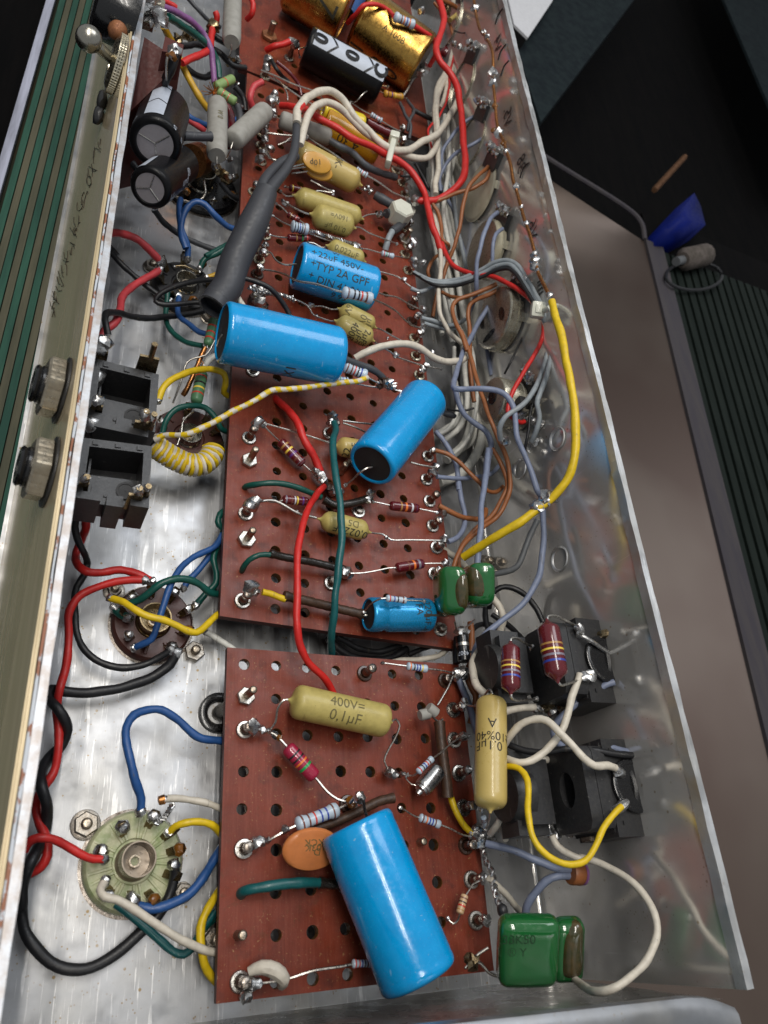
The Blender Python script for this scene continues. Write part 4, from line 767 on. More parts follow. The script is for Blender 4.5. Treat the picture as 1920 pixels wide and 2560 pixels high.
# twin jack block
t = T('jack_socket_block', 'black plastic twin jack socket block fixed behind the gold panel', 'jack socket', W(250, 1150, 2))
def blk(P, h, name='body', mat='black_plastic'):
    mb = MB(); P = [np.array(p) for p in P]; mb.hexa([p-np.array([0, 0, h]) for p in P]+P); return t.part(name, mb, mat, smooth=False)
def well(u0, u1, v0, v1, A, B, C_, D_):     # bilinear patch on the quad A(tl) B(tr) C(br) D(bl)
    f = lambda u, v: (A*(1-u)+B*u)*(1-v)+(D_*(1-u)+C_*u)*v
    return [f(u0, v1), f(u1, v1), f(u1, v0), f(u0, v0)]
U('D')
def jack(A, B, C_, D_, h):
    blk(well(0, 1, 0, .13, A, B, C_, D_), h, 'housing_wall'); blk(well(0, .10, .13, .88, A, B, C_, D_), h, 'housing_wall'); blk(well(.88, 1, .13, .88, A, B, C_, D_), h, 'housing_wall')
    blk(well(0, .34, .88, 1, A, B, C_, D_), h, 'housing_wall'); blk(well(.42, .64, .88, 1.05, A, B, C_, D_), h, 'housing_wall'); blk(well(.74, 1, .88, 1, A, B, C_, D_), h, 'housing_wall')
    dn = np.array([0, 0, 1.])
    blk([p-dn*.9 for p in well(.10, .88, .42, .88, A, B, C_, D_)], h-.9, 'inner_step'); blk([p-dn*1.8 for p in well(.10, .88, .13, .42, A, B, C_, D_)], h-1.8, 'well_floor')
    q = (well(.7, .72, .6, .62, A, B, C_, D_)[0])-dn*.88; mb = MB(); mb.lathe(q, q+dn, [(0.01, .30), (.02, .38), (.06, .40), (.06, .31), (.03, .30), (.01, .02)], 22, absolute=True, caps=False); t.part('round_hole', mb, 'rubber')
JA = [Q((612, 870, 7.8)), Q((1030, 975, 7.4)), Q((1005, 1350, 7.2)), Q((560, 1255, 7.6))]; jack(*JA, 2.0)
JB = [Q((540, 1385, 7.6)), Q((985, 1440, 7.2)), Q((965, 1840, 7.0)), Q((480, 1770, 7.4))]; jack(*JB, 2.0)
blk(well(.12, .9, 1.0, 1.0+.35*.3, *JA), 1.6, 'bridge')
for x, y, dz in ((925, 900, 1.0), (985, 830, 1.6)): pass
def tag(x, y, z, hh=.9, w_=.5, mt='tag_bronze', sol=.0):
    p = Q((x, y, z)); mb = MB(); mb.hexa([p+np.array(v) for v in ((-w_/2, -.08, -.8), (w_/2, -.08, -.8), (w_/2, .08, -.8), (-w_/2, .08, -.8), (-w_*.45, -.06, hh*.4), (w_*.45, -.06, hh*.4), (w_*.45, .06, hh*.4), (-w_*.45, .06, hh*.4))]); mb.tube([p+np.array([.05, 0, hh*.3]), p+np.array([.05, 0, hh])], .13, 7); t.part('terminal_tag', mb, mt, smooth=False)
    if sol: mb = MB(); mb.blob(p+np.array([0, 0, hh*.8]), sol, .6); t.part('solder_blob', mb, 'solder')
tag(955, 915, 7.6, 1.5, .9); tag(905, 1330, 7.2, 1.4, .6, 'tag_bronze', .26); tag(960, 1330, 7.2, 1.2, .4, 'tag_bronze', .2); tag(650, 860, 7.6, 1.0, .6, 'tag_bronze', .38); tag(625, 1200, 7.6, .8, .5, 'tag_bronze', .25); tag(700, 1390, 6.4, .8, .3, 'red', .12)
tag(540, 1700, 7.4, .8, .4, 'tag_bronze', .18); tag(870, 1785, 7.0, 1.0, .6, 'tag_bronze', .2); tag(930, 1765, 7.0, .9, .4, 'tag_bronze', .16)
mb = MB(); mb.blob(Q((620, 980, 7.2)), .42, .2, sc3=(1, 1.5, 1)); t.part('solder_blob', mb, 'solder'); mb = MB(); mb.blob(Q((600, 1290, 7.2)), .40, .3); t.part('solder_blob', mb, 'solder')
for (A_, B_, C1, D1, zz) in ((*JA, 0), (*JB, 0)):
    for u0, u1, v0, v1, dz in ((.14, .17, .16, .84, .8), (.40, .62, .72, .76, .84), (.22, .26, .60, .84, .86)):
        q = [p-np.array([0, 0, dz]) for p in well(u0, u1, v0, v1, A_, B_, C1, D1)]; blk(q, .08, 'contact_spring' if u0 < .55 and v1 < .5 or u0 == .12 else 'moulded_rib', 'bolt_steel' if (u0 < .55 and v1 < .5) else 'black_plastic')
    for u in (.18, .5, .82):
        q = well(u-.04, u+.04, .03, .10, A_, B_, C1, D1); blk([p+np.array([0, 0, .06]) for p in q], .1, 'moulded_rib')
# jack nuts and bushings on the outer face of the gold panel
def panel_x(z): return .30-.145*(11.7-z)
for (x, y, lab) in ((330, 1060, 'upper ribbed jack nut with black bushing on the gold panel'), (243, 1590, 'lower ribbed jack nut with black bushing on the gold panel')):
    px, py = x/2.592, 560+y/2.592
    d = ray(px, py); best = min(np.linspace(3, 11.6, 300), key=lambda z: abs(W(px, py, z)[0]-(panel_x(z)-.45))); c = W(px, py, best); nrm_out = nrm([-1, 0, .145])
    j = T('jack_nut', lab, 'jack nut', c, 'ribbed jack nuts on the gold panel'); c0_ = c-nrm_out*.45
    mb = MB(); mb.lathe(c0_, c0_+nrm_out, [(.03, .01), (.03, 1.28), (.10, 1.28), (.12, .9)], 32, absolute=True, caps=False); j.part('washer', mb, 'black_plastic')
    pr = []; mb = MB(); e_, p_, q_ = frame(nrm_out); NN = 72; vs = []
    for hh, kk in ((.12, .94), (.18, 1), (.66, 1), (.74, .93)):
        for k in range(NN):
            th = 2*math.pi*k/NN; a6 = (th % (math.pi/3))-math.pi/6; rr = 1.02/math.cos(a6)*kk*(1 if k % 4 else .993); rr = min(rr, 1.165*kk); vs.append(c0_+nrm_out*hh+(p_*math.cos(th+.2)+q_*math.sin(th+.2))*rr)
    mb.add(vs, [(l*NN+k, l*NN+(k+1) % NN, (l+1)*NN+(k+1) % NN, (l+1)*NN+k) for l in range(3) for k in range(NN)]+[tuple(3*NN+k for k in range(NN))]); j.part('nut', mb, 'bolt_nickel', smooth=False)
    mb = MB(); mb.lathe(c0_+nrm_out*.6, c0_+nrm_out, [(0, .72), (.25, .72), (.3, .66), (.42, .72), (.5, .64), (.5, .42), (.2, .4), (.2, .01)], 28, absolute=True, caps=False); j.part('bushing', mb, 'black_gloss')
# toggle switch on the panel near the top edge
def onp(px, py, off):
    best = min(np.linspace(1.5, 11.6, 300), key=lambda z: abs(W(px, py, z)[0]-(panel_x(z)-off))); return W(px, py, best)
no = nrm([-1, 0, .145]); c = onp(286, 158, .3); j = T('toggle_switch', 'chrome toggle switch with knurled ring on the gold panel', 'switch', c)
mb = MB(); pr = [(0, 1.0), (.0, 1.25)]
for i in range(3): pr += [(.05+i*.12, 1.32), (.13+i*.12, 1.32), (.15+i*.12, 1.2)]
pr += [(.5, 1.0), (.5, .4), (.2, .35)]; mb.lathe(c-no*.3, c+no, pr, 40, absolute=True, caps=False); j.part('ring', mb, 'nickel')
tipp = W(222, 97, c[2]+1.2); mid = W(270, 140, c[2]+.5); mb = MB(); mb.tube([c, mid, tipp], lambda f: .22+.06*f, 12); j.part('lever', mb, 'pewter'); mb = MB(); mb.blob(tipp, .58, 0, sub=3); j.part('lever_ball', mb, 'pewter')
teeth = MB()
for k in range(60):
    an = 2*math.pi*k/60; e, p, q = frame(no); d = p*math.cos(an)+q*math.sin(an); teeth.tube([c-no*.25+d*1.32, c+no*.05+d*1.32], .04, 4)
tt = j.part('knurling', teeth, 'nickel'); tt['kind'] = 'stuff'
c = onp(296, 72, .6); mb = MB(); mb.blob(c, .55, .15, sub=2, sc3=(.9, 1.3, .9)); solo('screw_head', 'rusty domed screw head above the toggle switch', 'screw', mb, 'rust')
c = onp(285, 25, 1.2); mb = MB(); mb.lathe(c-no*1.0, c+no*.9, [(0, 1.55), (.8, 1.5), (.95, 1.3), (1, .9)], 32); j = solo('control_knob', 'glossy black round control knob at the top of the gold panel', 'knob', mb, 'black_gloss')
for x, y, lb in ((255, 250, 'upper black rubber stud stuck on the gold panel'), (246, 288, 'lower black rubber stud stuck on the gold panel')):
    c = onp(x, y, .25); mb = MB(); mb.blob(c, .42, .25, sub=2, sc3=(.6, 1.5, 1)); solo('rubber_stud', lb, 'stud', mb, 'black_plastic')
# scrawled pen writing on the gold panel
mb = MB(); random.seed(21)
for i in range(34):
    f = i/33; px = 252-f*118; py = 350+f*420+random.uniform(-4, 4)
    for k in range(2):
        p0 = onp(px+random.uniform(-14, 4), py+random.uniform(-8, 8), .012); p1 = onp(px+random.uniform(-12, 8), py+random.uniform(8, 20), .012); pm = (p0+p1)/2+np.array([0, random.uniform(-.3, .3), 0]); 
        if i % 5 != 4: mb.tube([p0, pm, p1], .02, 4)
ch.part('pen_writing', mb, 'ink')
# more wires by the far left cluster
U('A')
wire('violet wire curving down from the top left terminals', 'violet', 40, [(1040, 40, 7), (1130, 75, 6.6), (1240, 140, 6), (1320, 220, 5.4), (1370, 320, 5), (1380, 430, 4.4), (1390, 540, 4)])
wire('dark green wire running beside the violet wire', 'green', 46, [(1090, 110, 6.6), (1170, 160, 6), (1260, 220, 5.4), (1340, 290, 5), (1400, 380, 4.4), (1420, 510, 3.8)])
wire('ochre yellow wire descending between brown block and violet wire', 'ochre', 44, [(1060, 170, 6), (1120, 280, 5), (1180, 420, 4.4), (1240, 540, 4), (1300, 640, 3.6), (1350, 710, 3.2)])
wire('red wire stub from the dark cluster toward the black arrow block', 'red', 44, [(1180, 410, 5), (1260, 370, 5), (1350, 325, 4.8), (1370, 230, 4.6), (1375, 190, 4.4)])
wire('short red wire end standing at the top cluster', 'red', 40, [(1395, 75, 4.8), (1405, 110, 4.6), (1400, 160, 4.2)])
wire('red wire crossing the top edge beside the violet wire', 'red', 40, [(1000, -20, 6.6), (1080, 15, 6.4), (1140, 50, 6.2)])
wire('dark grey wire across the top above the brown board', 'dark_grey', 26, [(1210, -20, 4), (1280, 60, 3.8), (1350, 130, 3.4), (1430, 180, 3.2)])
wire('red wire hanging down onto the brown plate at the top', 'red', 36, [(1610, -40, 4.6), (1640, 30, 4.4), (1635, 90, 4), (1600, 125, 3.4)])
wire('pink red wire hugging the board corner below the far post', 'pink_red', 42, [(1700, 530, 4), (1650, 560, 3.8), (1620, 640, 3.4), (1635, 690, 3.0)])
wire('blue wire bending over the bare floor by the black capacitors', 'blue', 42, [(1560, 1495, 2.2), (1480, 1470, 2.4), (1390, 1395, 2.8), (1330, 1330, 3), (1270, 1310, 3), (1210, 1350, 2.8), (1175, 1430, 2.6), (1175, 1530, 2.4), (1205, 1610, 2.2)])
wire('dark grey wire trailing under the black capacitors toward the sleeve', 'dark_grey', 38, [(1000, 1360, 2.4), (1060, 1440, 1.6), (1150, 1510, 1.2), (1260, 1570, 1), (1400, 1625, .9), (1560, 1690, .9)])
wire('thin dark wire by the wall below the lower radial capacitor', 'dark_grey', 44, [(800, 1010, 3), (860, 1060, 2.6), (900, 1120, 2.4)])
wire('black wire peeking out from behind the wall edge by the red arch', 'black_wire', 40, [(640, 1540, 2.2), (700, 1590, 2), (760, 1660, 1.8)])
wire('green wire end rising behind the thick grey sleeve', 'green', 34, [(1330, 1660, 2.2), (1400, 1625, 2.2), (1470, 1590, 2.3), (1540, 1540, 2.4)])
wire('blue wire under the upper radial capacitor near the brown block', 'blue', 40, [(1130, 660, 3), (1230, 760, 3), (1330, 810, 2.6), (1560, 770, 2.4)])
wire('red wire under the upper radial capacitor near the brown block', 'pink_red', 40, [(1150, 720, 3), (1240, 790, 2.8), (1330, 850, 2.6)])
wire('deep red wire passing under the upright grey resistor', 'maroon', 50, [(1440, 640, 3), (1490, 740, 2.8), (1500, 850, 2.6), (1480, 950, 2.4)])
for i, (pts, wd) in enumerate((([(1150, 380, 3.4), (1250, 470, 3), (1330, 500, 2.6), (1390, 470, 2.4)], 40), ([(1170, 300, 4), (1290, 290, 3.6), (1420, 340, 3.4), (1500, 420, 3.2), (1590, 440, 3)], 40), ([(1340, 200, 3), (1430, 260, 3), (1520, 300, 3)], 44), ([(1520, 560, 3.4), (1580, 640, 3), (1590, 720, 2.6)], 40), ([(1430, 1180, 2.6), (1480, 1250, 2.2), (1540, 1290, 1.8)], 40))):
    wire(['black wire coiled in the dark cluster left of the violet wire', 'black wire crossing the cluster toward the brown board', 'short black wire under the long grey resistor', 'black wire behind the green cement resistors', 'black wire leaving the large black socket'][i], 'black_wire', wd, pts)
t = T('terminal_cluster', 'tangle of soldered tinned tags at the top left of the chassis', 'terminals', Q((1000, 90, 8)))
for x, y, z, r_ in ((990, 30, 8, .5), (1030, 110, 8, .45), (970, 120, 7.6, .4), (1060, 130, 7.4, .3), (930, 60, 8, .4)): mb = MB(); mb.blob(Q((x, y, z)), r_, .9); t.part('solder_blob', mb, 'solder')
for x, y, z in ((970, 60, 7.6), (940, 130, 7.4), (1010, 10, 8.2)): mb = MB(); p = Q((x, y, z)); mb.box(p-.35, p+np.array([.5, .3, .1])); t.part('tag', mb, 'nickel', smooth=False)
t = T('terminal_cluster', 'dark soldered joint cluster below the upright grey resistor', 'terminals', Q((1430, 1130, 3)))
for x, y, z, r_ in ((1420, 1110, 3.2, .4), (1450, 1140, 3, .4), (1400, 1070, 3.4, .3), (1480, 1150, 2.8, .3), (1490, 1030, 3.4, .24), (1380, 165, 4.4, .5), (1370, 190, 4.2, .4), (1490, 400, 3.2, .4), (1540, 390, 3.4, .3)): mb = MB(); mb.blob(Q((x, y, z)), r_*.8, .9); t.part('solder_blob', mb, 'solder' if r_ < .4 else 'tag_bronze')
for x, y in ((1200, 230), (1150, 250), (1240, 250), (1280, 270), (1215, 190)): mb = MB(); mb.blob(Q((x, y, 3.4)), .3, .9); t.part('solder_blob', mb, 'tag_bronze')
# ================= far half of the middle board: wires and capacitors =================
U('B')
WG = 'white wires in the harness beside the boards'
wire('outer cream wire arching out of the narrow grey sleeve over the yellow capacitor', 'white', 46, [(472, 800, 7.1), (475, 720, 7.2), (510, 660, 7.2), (580, 610, 7), (680, 590, 6.8), (770, 640, 6.4), (850, 760, 6), (950, 860, 5.6), (1060, 960, 5.4), (1170, 975, 5.2), (1300, 910, 5), (1380, 870, 5), (1450, 770, 4.8), (1520, 640, 4.6), (1560, 480, 4.6), (1590, 380, 4.6)])
wire('inner cream wire arching under the first and through the nylon tie', 'white', 42, [(495, 940, 6.8), (515, 850, 7), (540, 760, 7), (590, 690, 6.8), (680, 665, 6.4), (780, 720, 6), (880, 830, 5.6), (1000, 920, 5.2), (1080, 970, 5), (1190, 1010, 4.8), (1300, 1025, 4.6), (1360, 980, 4.5), (1385, 880, 4.4), (1375, 750, 4.4), (1390, 600, 4.4), (1470, 460, 4.6), (1550, 330, 4.6)])
wire('red wire through the nylon tie and down the right side from the left posts', 'red', 44, [(370, 685, 4.0), (440, 690, 4.6), (520, 705, 5.2), (600, 760, 5.6), (720, 820, 5.6), (840, 900, 5.6), (950, 945, 5.4), (1050, 1000, 5.2), (1130, 1040, 5.1), (1220, 1120, 4.9), (1290, 1230, 4.7), (1320, 1340, 4.6), (1345, 1450, 4.5), (1380, 1540, 4.4), (1420, 1650, 4.3)])
wire('short red wire sleeve stub merging into the cream wire at the grey sleeve', 'red', 46, [(468, 770, 7.12), (480, 720, 7.22), (510, 680, 7.2)])
wire('long bright red wire looping from the top edge round the nylon bolt', 'red', 43, [(1370, -60, 8), (1400, 20, 8), (1425, 120, 7.8), (1400, 230, 7.6), (1375, 320, 7.4), (1400, 400, 7.2), (1470, 480, 7), (1510, 560, 6.8), (1535, 720, 6.4), (1550, 900, 6.1), (1565, 1060, 5.8), (1540, 1170, 5.5), (1460, 1250, 5), (1360, 1300, 4.6), (1240, 1300, 4.2)], ends=((1, 1.4),))
wire('dark lumpy grey sleeve lying over the orange capacitor', 'dark_grey', 46, [(690, 915, 5.0), (750, 950, 5.1), (830, 990, 4.8), (900, 1060, 4.6), (970, 1100, 4.4), (1050, 1130, 4), (1110, 1150, 3.6)], name='sleeving')
t = T('cable_tie', 'white nylon tie gripping red and cream wires ahead of the orange capacitor', 'cable tie', Q((1080, 980, 4.6)))
a, b_ = Q((1100, 905, 5.6)), Q((1060, 1070, 5.2)); mb = MB(); d = nrm(b_-a); e, o_, u_ = axes(a, b_)
mb = roundbox((a+b_)/2, (d, u_, o_), (np.linalg.norm(b_-a)/2*1.0, .22, .40), .14, 5); t.part('loop', mb, 'white_nylon')
mb = roundbox(a+o_*.1, (d, u_, o_), (.30, .34, .46), .12, 4); t.part('lock_head', mb, 'white_nylon')
t = T('nylon_bolt', 'translucent white nylon hex bolt standing by the red wire joint', 'bolt', Q((1160, 1345, 3)))
p = Q((1165, 1340, 4.6)); mb = MB(); mb.lathe(p-np.array([0, 0, 1.2]), p, [(0, .8), (.1, .85), (.9, .85), (1, .75)], 6, ang0=.2); t.part('head', mb, 'white_nylon', smooth=False)
p = Q((1200, 1350, 3.6)); mb = MB(); mb.lathe(p-np.array([0, 0, 1.5]), p, [(0, .5), (1, .5)], 16); t.part('shank', mb, 'white_nylon')
wire('dark grey sleeve from the bright joint to the nylon bolt', 'dark_grey', 62, [(980, 1265, 3.8), (1040, 1300, 3.9), (1100, 1335, 3.9), (1130, 1350, 3.8)], name='sleeving')
wire('short dark grey sleeve ending at the joint left of the nylon bolt', 'dark_grey', 62, [(1050, 1385, 3.7), (1110, 1375, 3.7), (1150, 1365, 3.6)], name='sleeving')
wire('grey sleeve running down from the nylon bolt to a pale lead', 'dark_grey', 55, [(1200, 1390, 3.6), (1150, 1450, 3.7), (1090, 1500, 3.7)], name='sleeving')
wire('pale grey wire continuing the sleeve below the nylon bolt', 'grey', 40, [(1090, 1500, 3.7), (1060, 1560, 3.6), (1045, 1620, 3.2)])
mustard('thick mustard capacitor under the ochre disc pair', (470, 980, 4.0), (860, 1185, 4.0), 164, None, [(880, 1220, 3.8), (915, 1230, 3.6)], [('10K-', .62, 60, .7, 'around', -1, 'ink')], body='mustard_clean')
t = T('disc_capacitor', 'pair of ochre disc capacitors standing together over the mustard tube', 'capacitor', Q((600, 1090, 3.2)))
def disc(t, c, n, r1, r2, th, mt, up=(0, 0, 1), nm='disc'):
    c = Q(c); n = nrm(n); p = nrm(np.cross(up, n)); q = np.cross(n, p); mb = MB(); vs = []; N = 32; lay = [(-th, .80), (-th*.8, .94), (-.3*th, 1), (.3*th, 1), (th*.8, .94), (th, .80)]
    for z, k in lay: vs += [c+n*z+(p*math.cos(2*math.pi*i/N)*r1+q*math.sin(2*math.pi*i/N)*r2)*k for i in range(N)]
    fs = [(l*N+i, l*N+(i+1) % N, (l+1)*N+(i+1) % N, (l+1)*N+i) for l in range(5) for i in range(N)]+[tuple(range(N))[::-1], tuple(5*N+i for i in range(N))]
    mb.add(vs, fs); return t.part(nm, mb, mt)
disc(t, (600, 1055, 5.6), (-.05, -.55, .8), .98, .62, .17, 'disc_ochre'); disc(t, (610, 1105, 5.1), (-.05, -.6, .75), .98, .55, .17, 'disc_ochre')
print_flat(t, '10p', Q((595, 1050, 5.8)), R.T@np.array([-1, .1, 0]), R.T@np.array([.1, 1, 0]), .5)
for k, pts in enumerate(([(520, 1060, 5.4), (430, 1080, 5), (330, 1050, 4.4), (270, 960, 3.6)], [(530, 1080, 5.3), (480, 1090, 5), (440, 1095, 4.8)], [(540, 1110, 5), (470, 1120, 4.8), (440, 1125, 4.6)])):
    P = [Q(q) for q in pts]; mb = MB(); mb.tube(P, .05, 6); t.part('lead', mb, 'lead_wire')
film('small blue banded resistor lying on the mustard tube by the orange capacitor', (855, 1095, 4.6), (930, 1140, 4.6), 40, ['brown', 'black', 'red', 'brown'], [(800, 1060, 4.7), (700, 990, 4.8), (600, 930, 4.6), (540, 890, 4.2)], [(1000, 1180, 4.5), (1100, 1250, 4.2), (1200, 1290, 4)], lr=.06)
mustard('long mustard capacitor behind the 0,10 microfarad one', (480, 1275, 3.5), (870, 1410, 3.5), 138, [(400, 1270, 3.4), (370, 1240, 3.2)], [(925, 1395, 3.5), (990, 1385, 3.5)], style='mustard')
mustard('mustard capacitor printed 0,10 microfarad 160V upside down', (590, 1395, 4.1), (820, 1470, 4.1), 160, [(540, 1385, 4), (460, 1350, 3.9), (380, 1300, 3.7)], [(880, 1475, 4), (940, 1510, 3.9), (1030, 1545, 3.8), (1120, 1580, 3.6)], [('160V=', .56, 30, .46, 'along', -1, 'ink_soft'), ('0,10 µF', .52, -22, .46, 'along', -1, 'ink_soft'), ('MKT 250V', .5, -60, .4, 'along', -1, 'ink_soft')], style='mround')
film('small dark red banded resistor behind the long mustard capacitor', (420, 1215, 3.0), (555, 1245, 3.0), 44, ['yellow', 'brown', 'gold', 'red'], [(395, 1210, 3)], None, body='maroon', style='carbon')
resistor('small maroon banded resistor under the 0,10 capacitor left end', (410, 1385, 3.1), (490, 1430, 3.1), 44, 'maroon', [(.3, 'gold'), (.5, 'brown'), (.7, 'red')], [(370, 1340, 3.2), (340, 1320, 3.2)], [(540, 1460, 3.1)], style='carbon')
film('pale blue resistor with dark bands by the twisted bare lead', (435, 1465, 4.0), (545, 1490, 4.0), 78, ['black', 'black', 'blue', 'black', 'brown'], [(390, 1445, 3.9), (340, 1415, 3.8), (315, 1400, 3.6)], [(570, 1500, 3.9)])
resistor('dark solder covered resistor lying next to the twisted lead', (410, 1540, 3.4), (560, 1545, 3.4), 48, 'maroon', [(.35, 'gold'), (.6, 'green'), (.8, 'red')], [(350, 1535, 3.4), (290, 1520, 3.3)], None, style='carbon')
# twisted pair lead
def twist(label, pts, r, mt='solder', turns=9, rr=.05):
    P = spline([Q(p) for p in pts], .06); mb = MB()
    for ph in (0, math.pi):
        q_ = []
        for i, c in enumerate(P):
            tg = nrm(P[min(i+1, len(P)-1)]-P[max(i-1, 0)]); _, p1, p2 = frame(tg); an = 2*math.pi*turns*i/len(P)+ph; q_.append(c+(p1*math.cos(an)+p2*math.sin(an))*r)
        mb.tube(q_, rr, 6, smooth=False)
    return solo('twisted_lead', label, 'wire', mb, mt, P[0])
twist('bright twisted bare lead above the 0,022 microfarad capacitor', [(560, 1495, 3.9), (650, 1525, 3.9), (750, 1555, 3.9), (885, 1595, 3.8)], .10, turns=13)
wire('thin lead beneath the bright twisted lead', 'lead_wire', 12, [(550, 1510, 3.7), (650, 1550, 3.7), (780, 1585, 3.6), (850, 1590, 3.6)], name='bare_lead')
t = T('solder_lump', 'square lump of solder at the end of the twisted lead', 'solder joint', Q((850, 1610, 3))); mb = MB(); mb.blob(Q((845, 1600, 3.8)), .34, .5, sc3=(1, 1.3, 1)); t.part('solder_blob', mb, 'solder')
film('pale blue resistor with pink and green bands near the right posts', (1020, 1640, 3.7), (1100, 1662, 3.7), 38, ['red', 'green', 'brown'], [(980, 1630, 3.7), (930, 1615, 3.7), (890, 1612, 3.7)], [(1150, 1665, 3.5)])
for k, (pts, lb) in enumerate((([(560, 1170, 3.2), (620, 1200, 3.2), (700, 1245, 3.4)], 'short tinned lead behind the long mustard capacitor'), ([(560, 1245, 3.2), (620, 1240, 3.2), (700, 1250, 3.4)], 'tinned lead joining the bright blob above the long mustard capacitor'), ([(270, 860, 3.4), (340, 870, 3.6), (440, 880, 3.8)], 'tinned lead from the left posts under the narrow grey sleeve'), ([(350, 940, 3.4), (400, 920, 3.6), (430, 895, 3.7)], 'short tinned lead crossing under the narrow grey sleeve'), ([(270, 980, 3.3), (290, 1020, 3.4), (350, 1045, 3.5), (400, 1050, 3.6)], 'tinned lead hooking out from the third left post'), ([(1085, 1075, 3.8), (1130, 1090, 3.6), (1180, 1110, 3.4)], 'tinned lead of the orange capacitor reaching the right post'))):
    wire(lb, 'lead_wire', 14, pts, name='bare_lead')
wire('thin dark wire twisting down beside the tiny yellow banded resistor', 'dark_grey', 22, [(1140, 665, 3.6), (1170, 740, 3.8), (1210, 810, 3.8), (1200, 900, 3.4)]); wire('second thin dark wire twisting beside the first by the nylon tie', 'dark_grey', 22, [(1190, 650, 3.6), (1230, 710, 3.9), (1205, 780, 3.9), (1190, 850, 3.4)])
wire('black wire passing right from the tiny yellow resistor under the harness', 'black_wire', 30, [(1220, 710, 3.2), (1300, 750, 3.2), (1400, 800, 3)])
wire('thin black wire arcing under the nylon tie toward the pots', 'black_wire', 24, [(1240, 1060, 3.2), (1290, 1150, 3), (1340, 1230, 2.8), (1420, 1240, 2.6)])
wire('dark red strip of wire lying far behind the yellow tape capacitor', 'maroon', 50, [(930, 790, 2.9), (1000, 830, 2.9), (1110, 880, 2.9)])
wire('short red wire from the far post to the board surface', 'red', 40, [(275, 325, 3), (330, 300, 3.6), (380, 290, 3.8), (425, 270, 4)])
wire('black wire leaving the upper left post across the board', 'black_wire', 26, [(310, 390, 3.6), (340, 450, 3.6), (385, 500, 3), (420, 530, 2.8)])
wire('brownish sleeving lying from the left posts over the far board', 'maroon', 24, [(340, 400, 3.8), (420, 470, 3.6), (480, 540, 3.2), (500, 620, 2.8)])
# the 22 uF blue capacitor and its neighbours
U('E')
mustard('mustard capacitor printed 0,022 microfarad behind the lettered blue capacitor', (690, 150, 3.7), (890, 235, 3.7), 122, [(640, 155, 3.5), (580, 125, 3.5), (540, 120, 3.5)], [(960, 290, 3.5), (1050, 320, 3.4), (1130, 345, 3.3), (1180, 385, 3.3), (1270, 450, 3.2)], [('0,022µF', .45, 12, .5, 'along', 1, 'ink_soft')], style='mround')
t = electro('medium blue capacitor printed 22uF 450V TYP 2A GPF', (470, 265, 4.3), (965, 430, 4.3), 300, 'blue_cap', 'rubber', [('22uF 450V-', .46, 44, .62, 'along', 1, 'ink'), ('TYP 2A GPF', .50, 13, .66, 'along', 1, 'ink'), ('DIN 41 316', .52, -17, .62, 'along', 1, 'ink'), ('9.93', .55, -45, .6, 'along', 1, 'ink'), ('+', .12, 45, .6, 'along', 1, 'ink'), ('+', .13, 16, .6, 'along', 1, 'ink'), ('+', .14, -12, .6, 'along', 1, 'ink'), ('W', .40, 68, .45, 'along', 1, 'ink')], [(475, 262, 4.3), (400, 265, 4.2), (355, 250, 4.1), (325, 220, 3.9), (300, 185, 3.6), (255, 180, 3.4)], [(1040, 460, 4), (1120, 475, 3.8), (1200, 520, 3.5), (1320, 575, 3.3)], rnd=.16, lr=.055)
resistor('pale blue banded resistor lying across the lettered blue capacitor', (765, 440, 6.6), (965, 485, 6.6), 78, 'film_blue', [(.16, 'brown'), (.36, 'black'), (.50, 'black'), (.60, 'red'), (.75, 'brown')], [(720, 430, 6.5), (600, 390, 6), (480, 370, 5.4), (400, 330, 4.6), (320, 305, 3.8), (250, 295, 3.5)], [(1040, 520, 6), (1120, 570, 5), (1180, 630, 4), (1240, 665, 3.5), (1290, 675, 3.4)], lr=.06)
mustard('mustard capacitor with sideways print, farther of the pair below the lettered blue one', (765, 560, 3.6), (960, 660, 3.6), 122, [(700, 555, 3.5), (640, 535, 3.4), (580, 535, 3.4)], [(1030, 690, 3.4), (1100, 730, 3.3), (1170, 765, 3.2), (1260, 790, 3)], [('6VV', .12, 10, .6, 'around', -1, 'ink_soft'), ('0V', .62, 5, .62, 'around', -1, 'ink_soft'), ('µF', .84, 5, .55, 'around', -1, 'ink_soft')], style='mround')
mustard('mustard capacitor printed 400V 120H sideways, nearer of the touching pair', (745, 640, 4.1), (945, 745, 4.1), 136, [(690, 630, 3.9), (630, 610, 3.8), (580, 590, 3.7), (540, 530, 3.6), (460, 490, 3.5), (400, 470, 3.5), (300, 450, 3.4)], [(1010, 790, 3.8), (1080, 830, 3.6), (1120, 860, 3.5), (1200, 890, 3.4), (1300, 920, 3.3), (1410, 940, 3.3)], [('400K', .42, -10, .58, 'around', -1, 'ink'), ('µF', .62, -6, .55, 'around', -1, 'ink'), ('2µF', .82, 0, .55, 'around', -1, 'ink'), ('120H', .75, -52, .5, 'along', 1, 'ink')], style='mround')
twist('knotted bare lead leaving the sleeve end post', [(160, 410, 3.6), (220, 430, 3.8), (300, 450, 3.8), (400, 470, 3.7), (460, 500, 3.6)], .09, turns=8, rr=.07)
for x, y, r_ in ((190, 410, .22), (240, 425, .26), (280, 440, .24), (230, 500, .36), (215, 460, .3), (560, 530, .17), (600, 600, .13), (1165, 360, .2), (1110, 850, .2), (1060, 740, .08), (1230, 235, .3), (1290, 665, .22), (1310, 915, .18), (1290, 560, .28), (1260, 450, .15), (1230, 130, .26), (1350, 830, .14), (440, 480, .14), (1290, 250, .2)): joint(bB, (x, y, 3.5), r_)
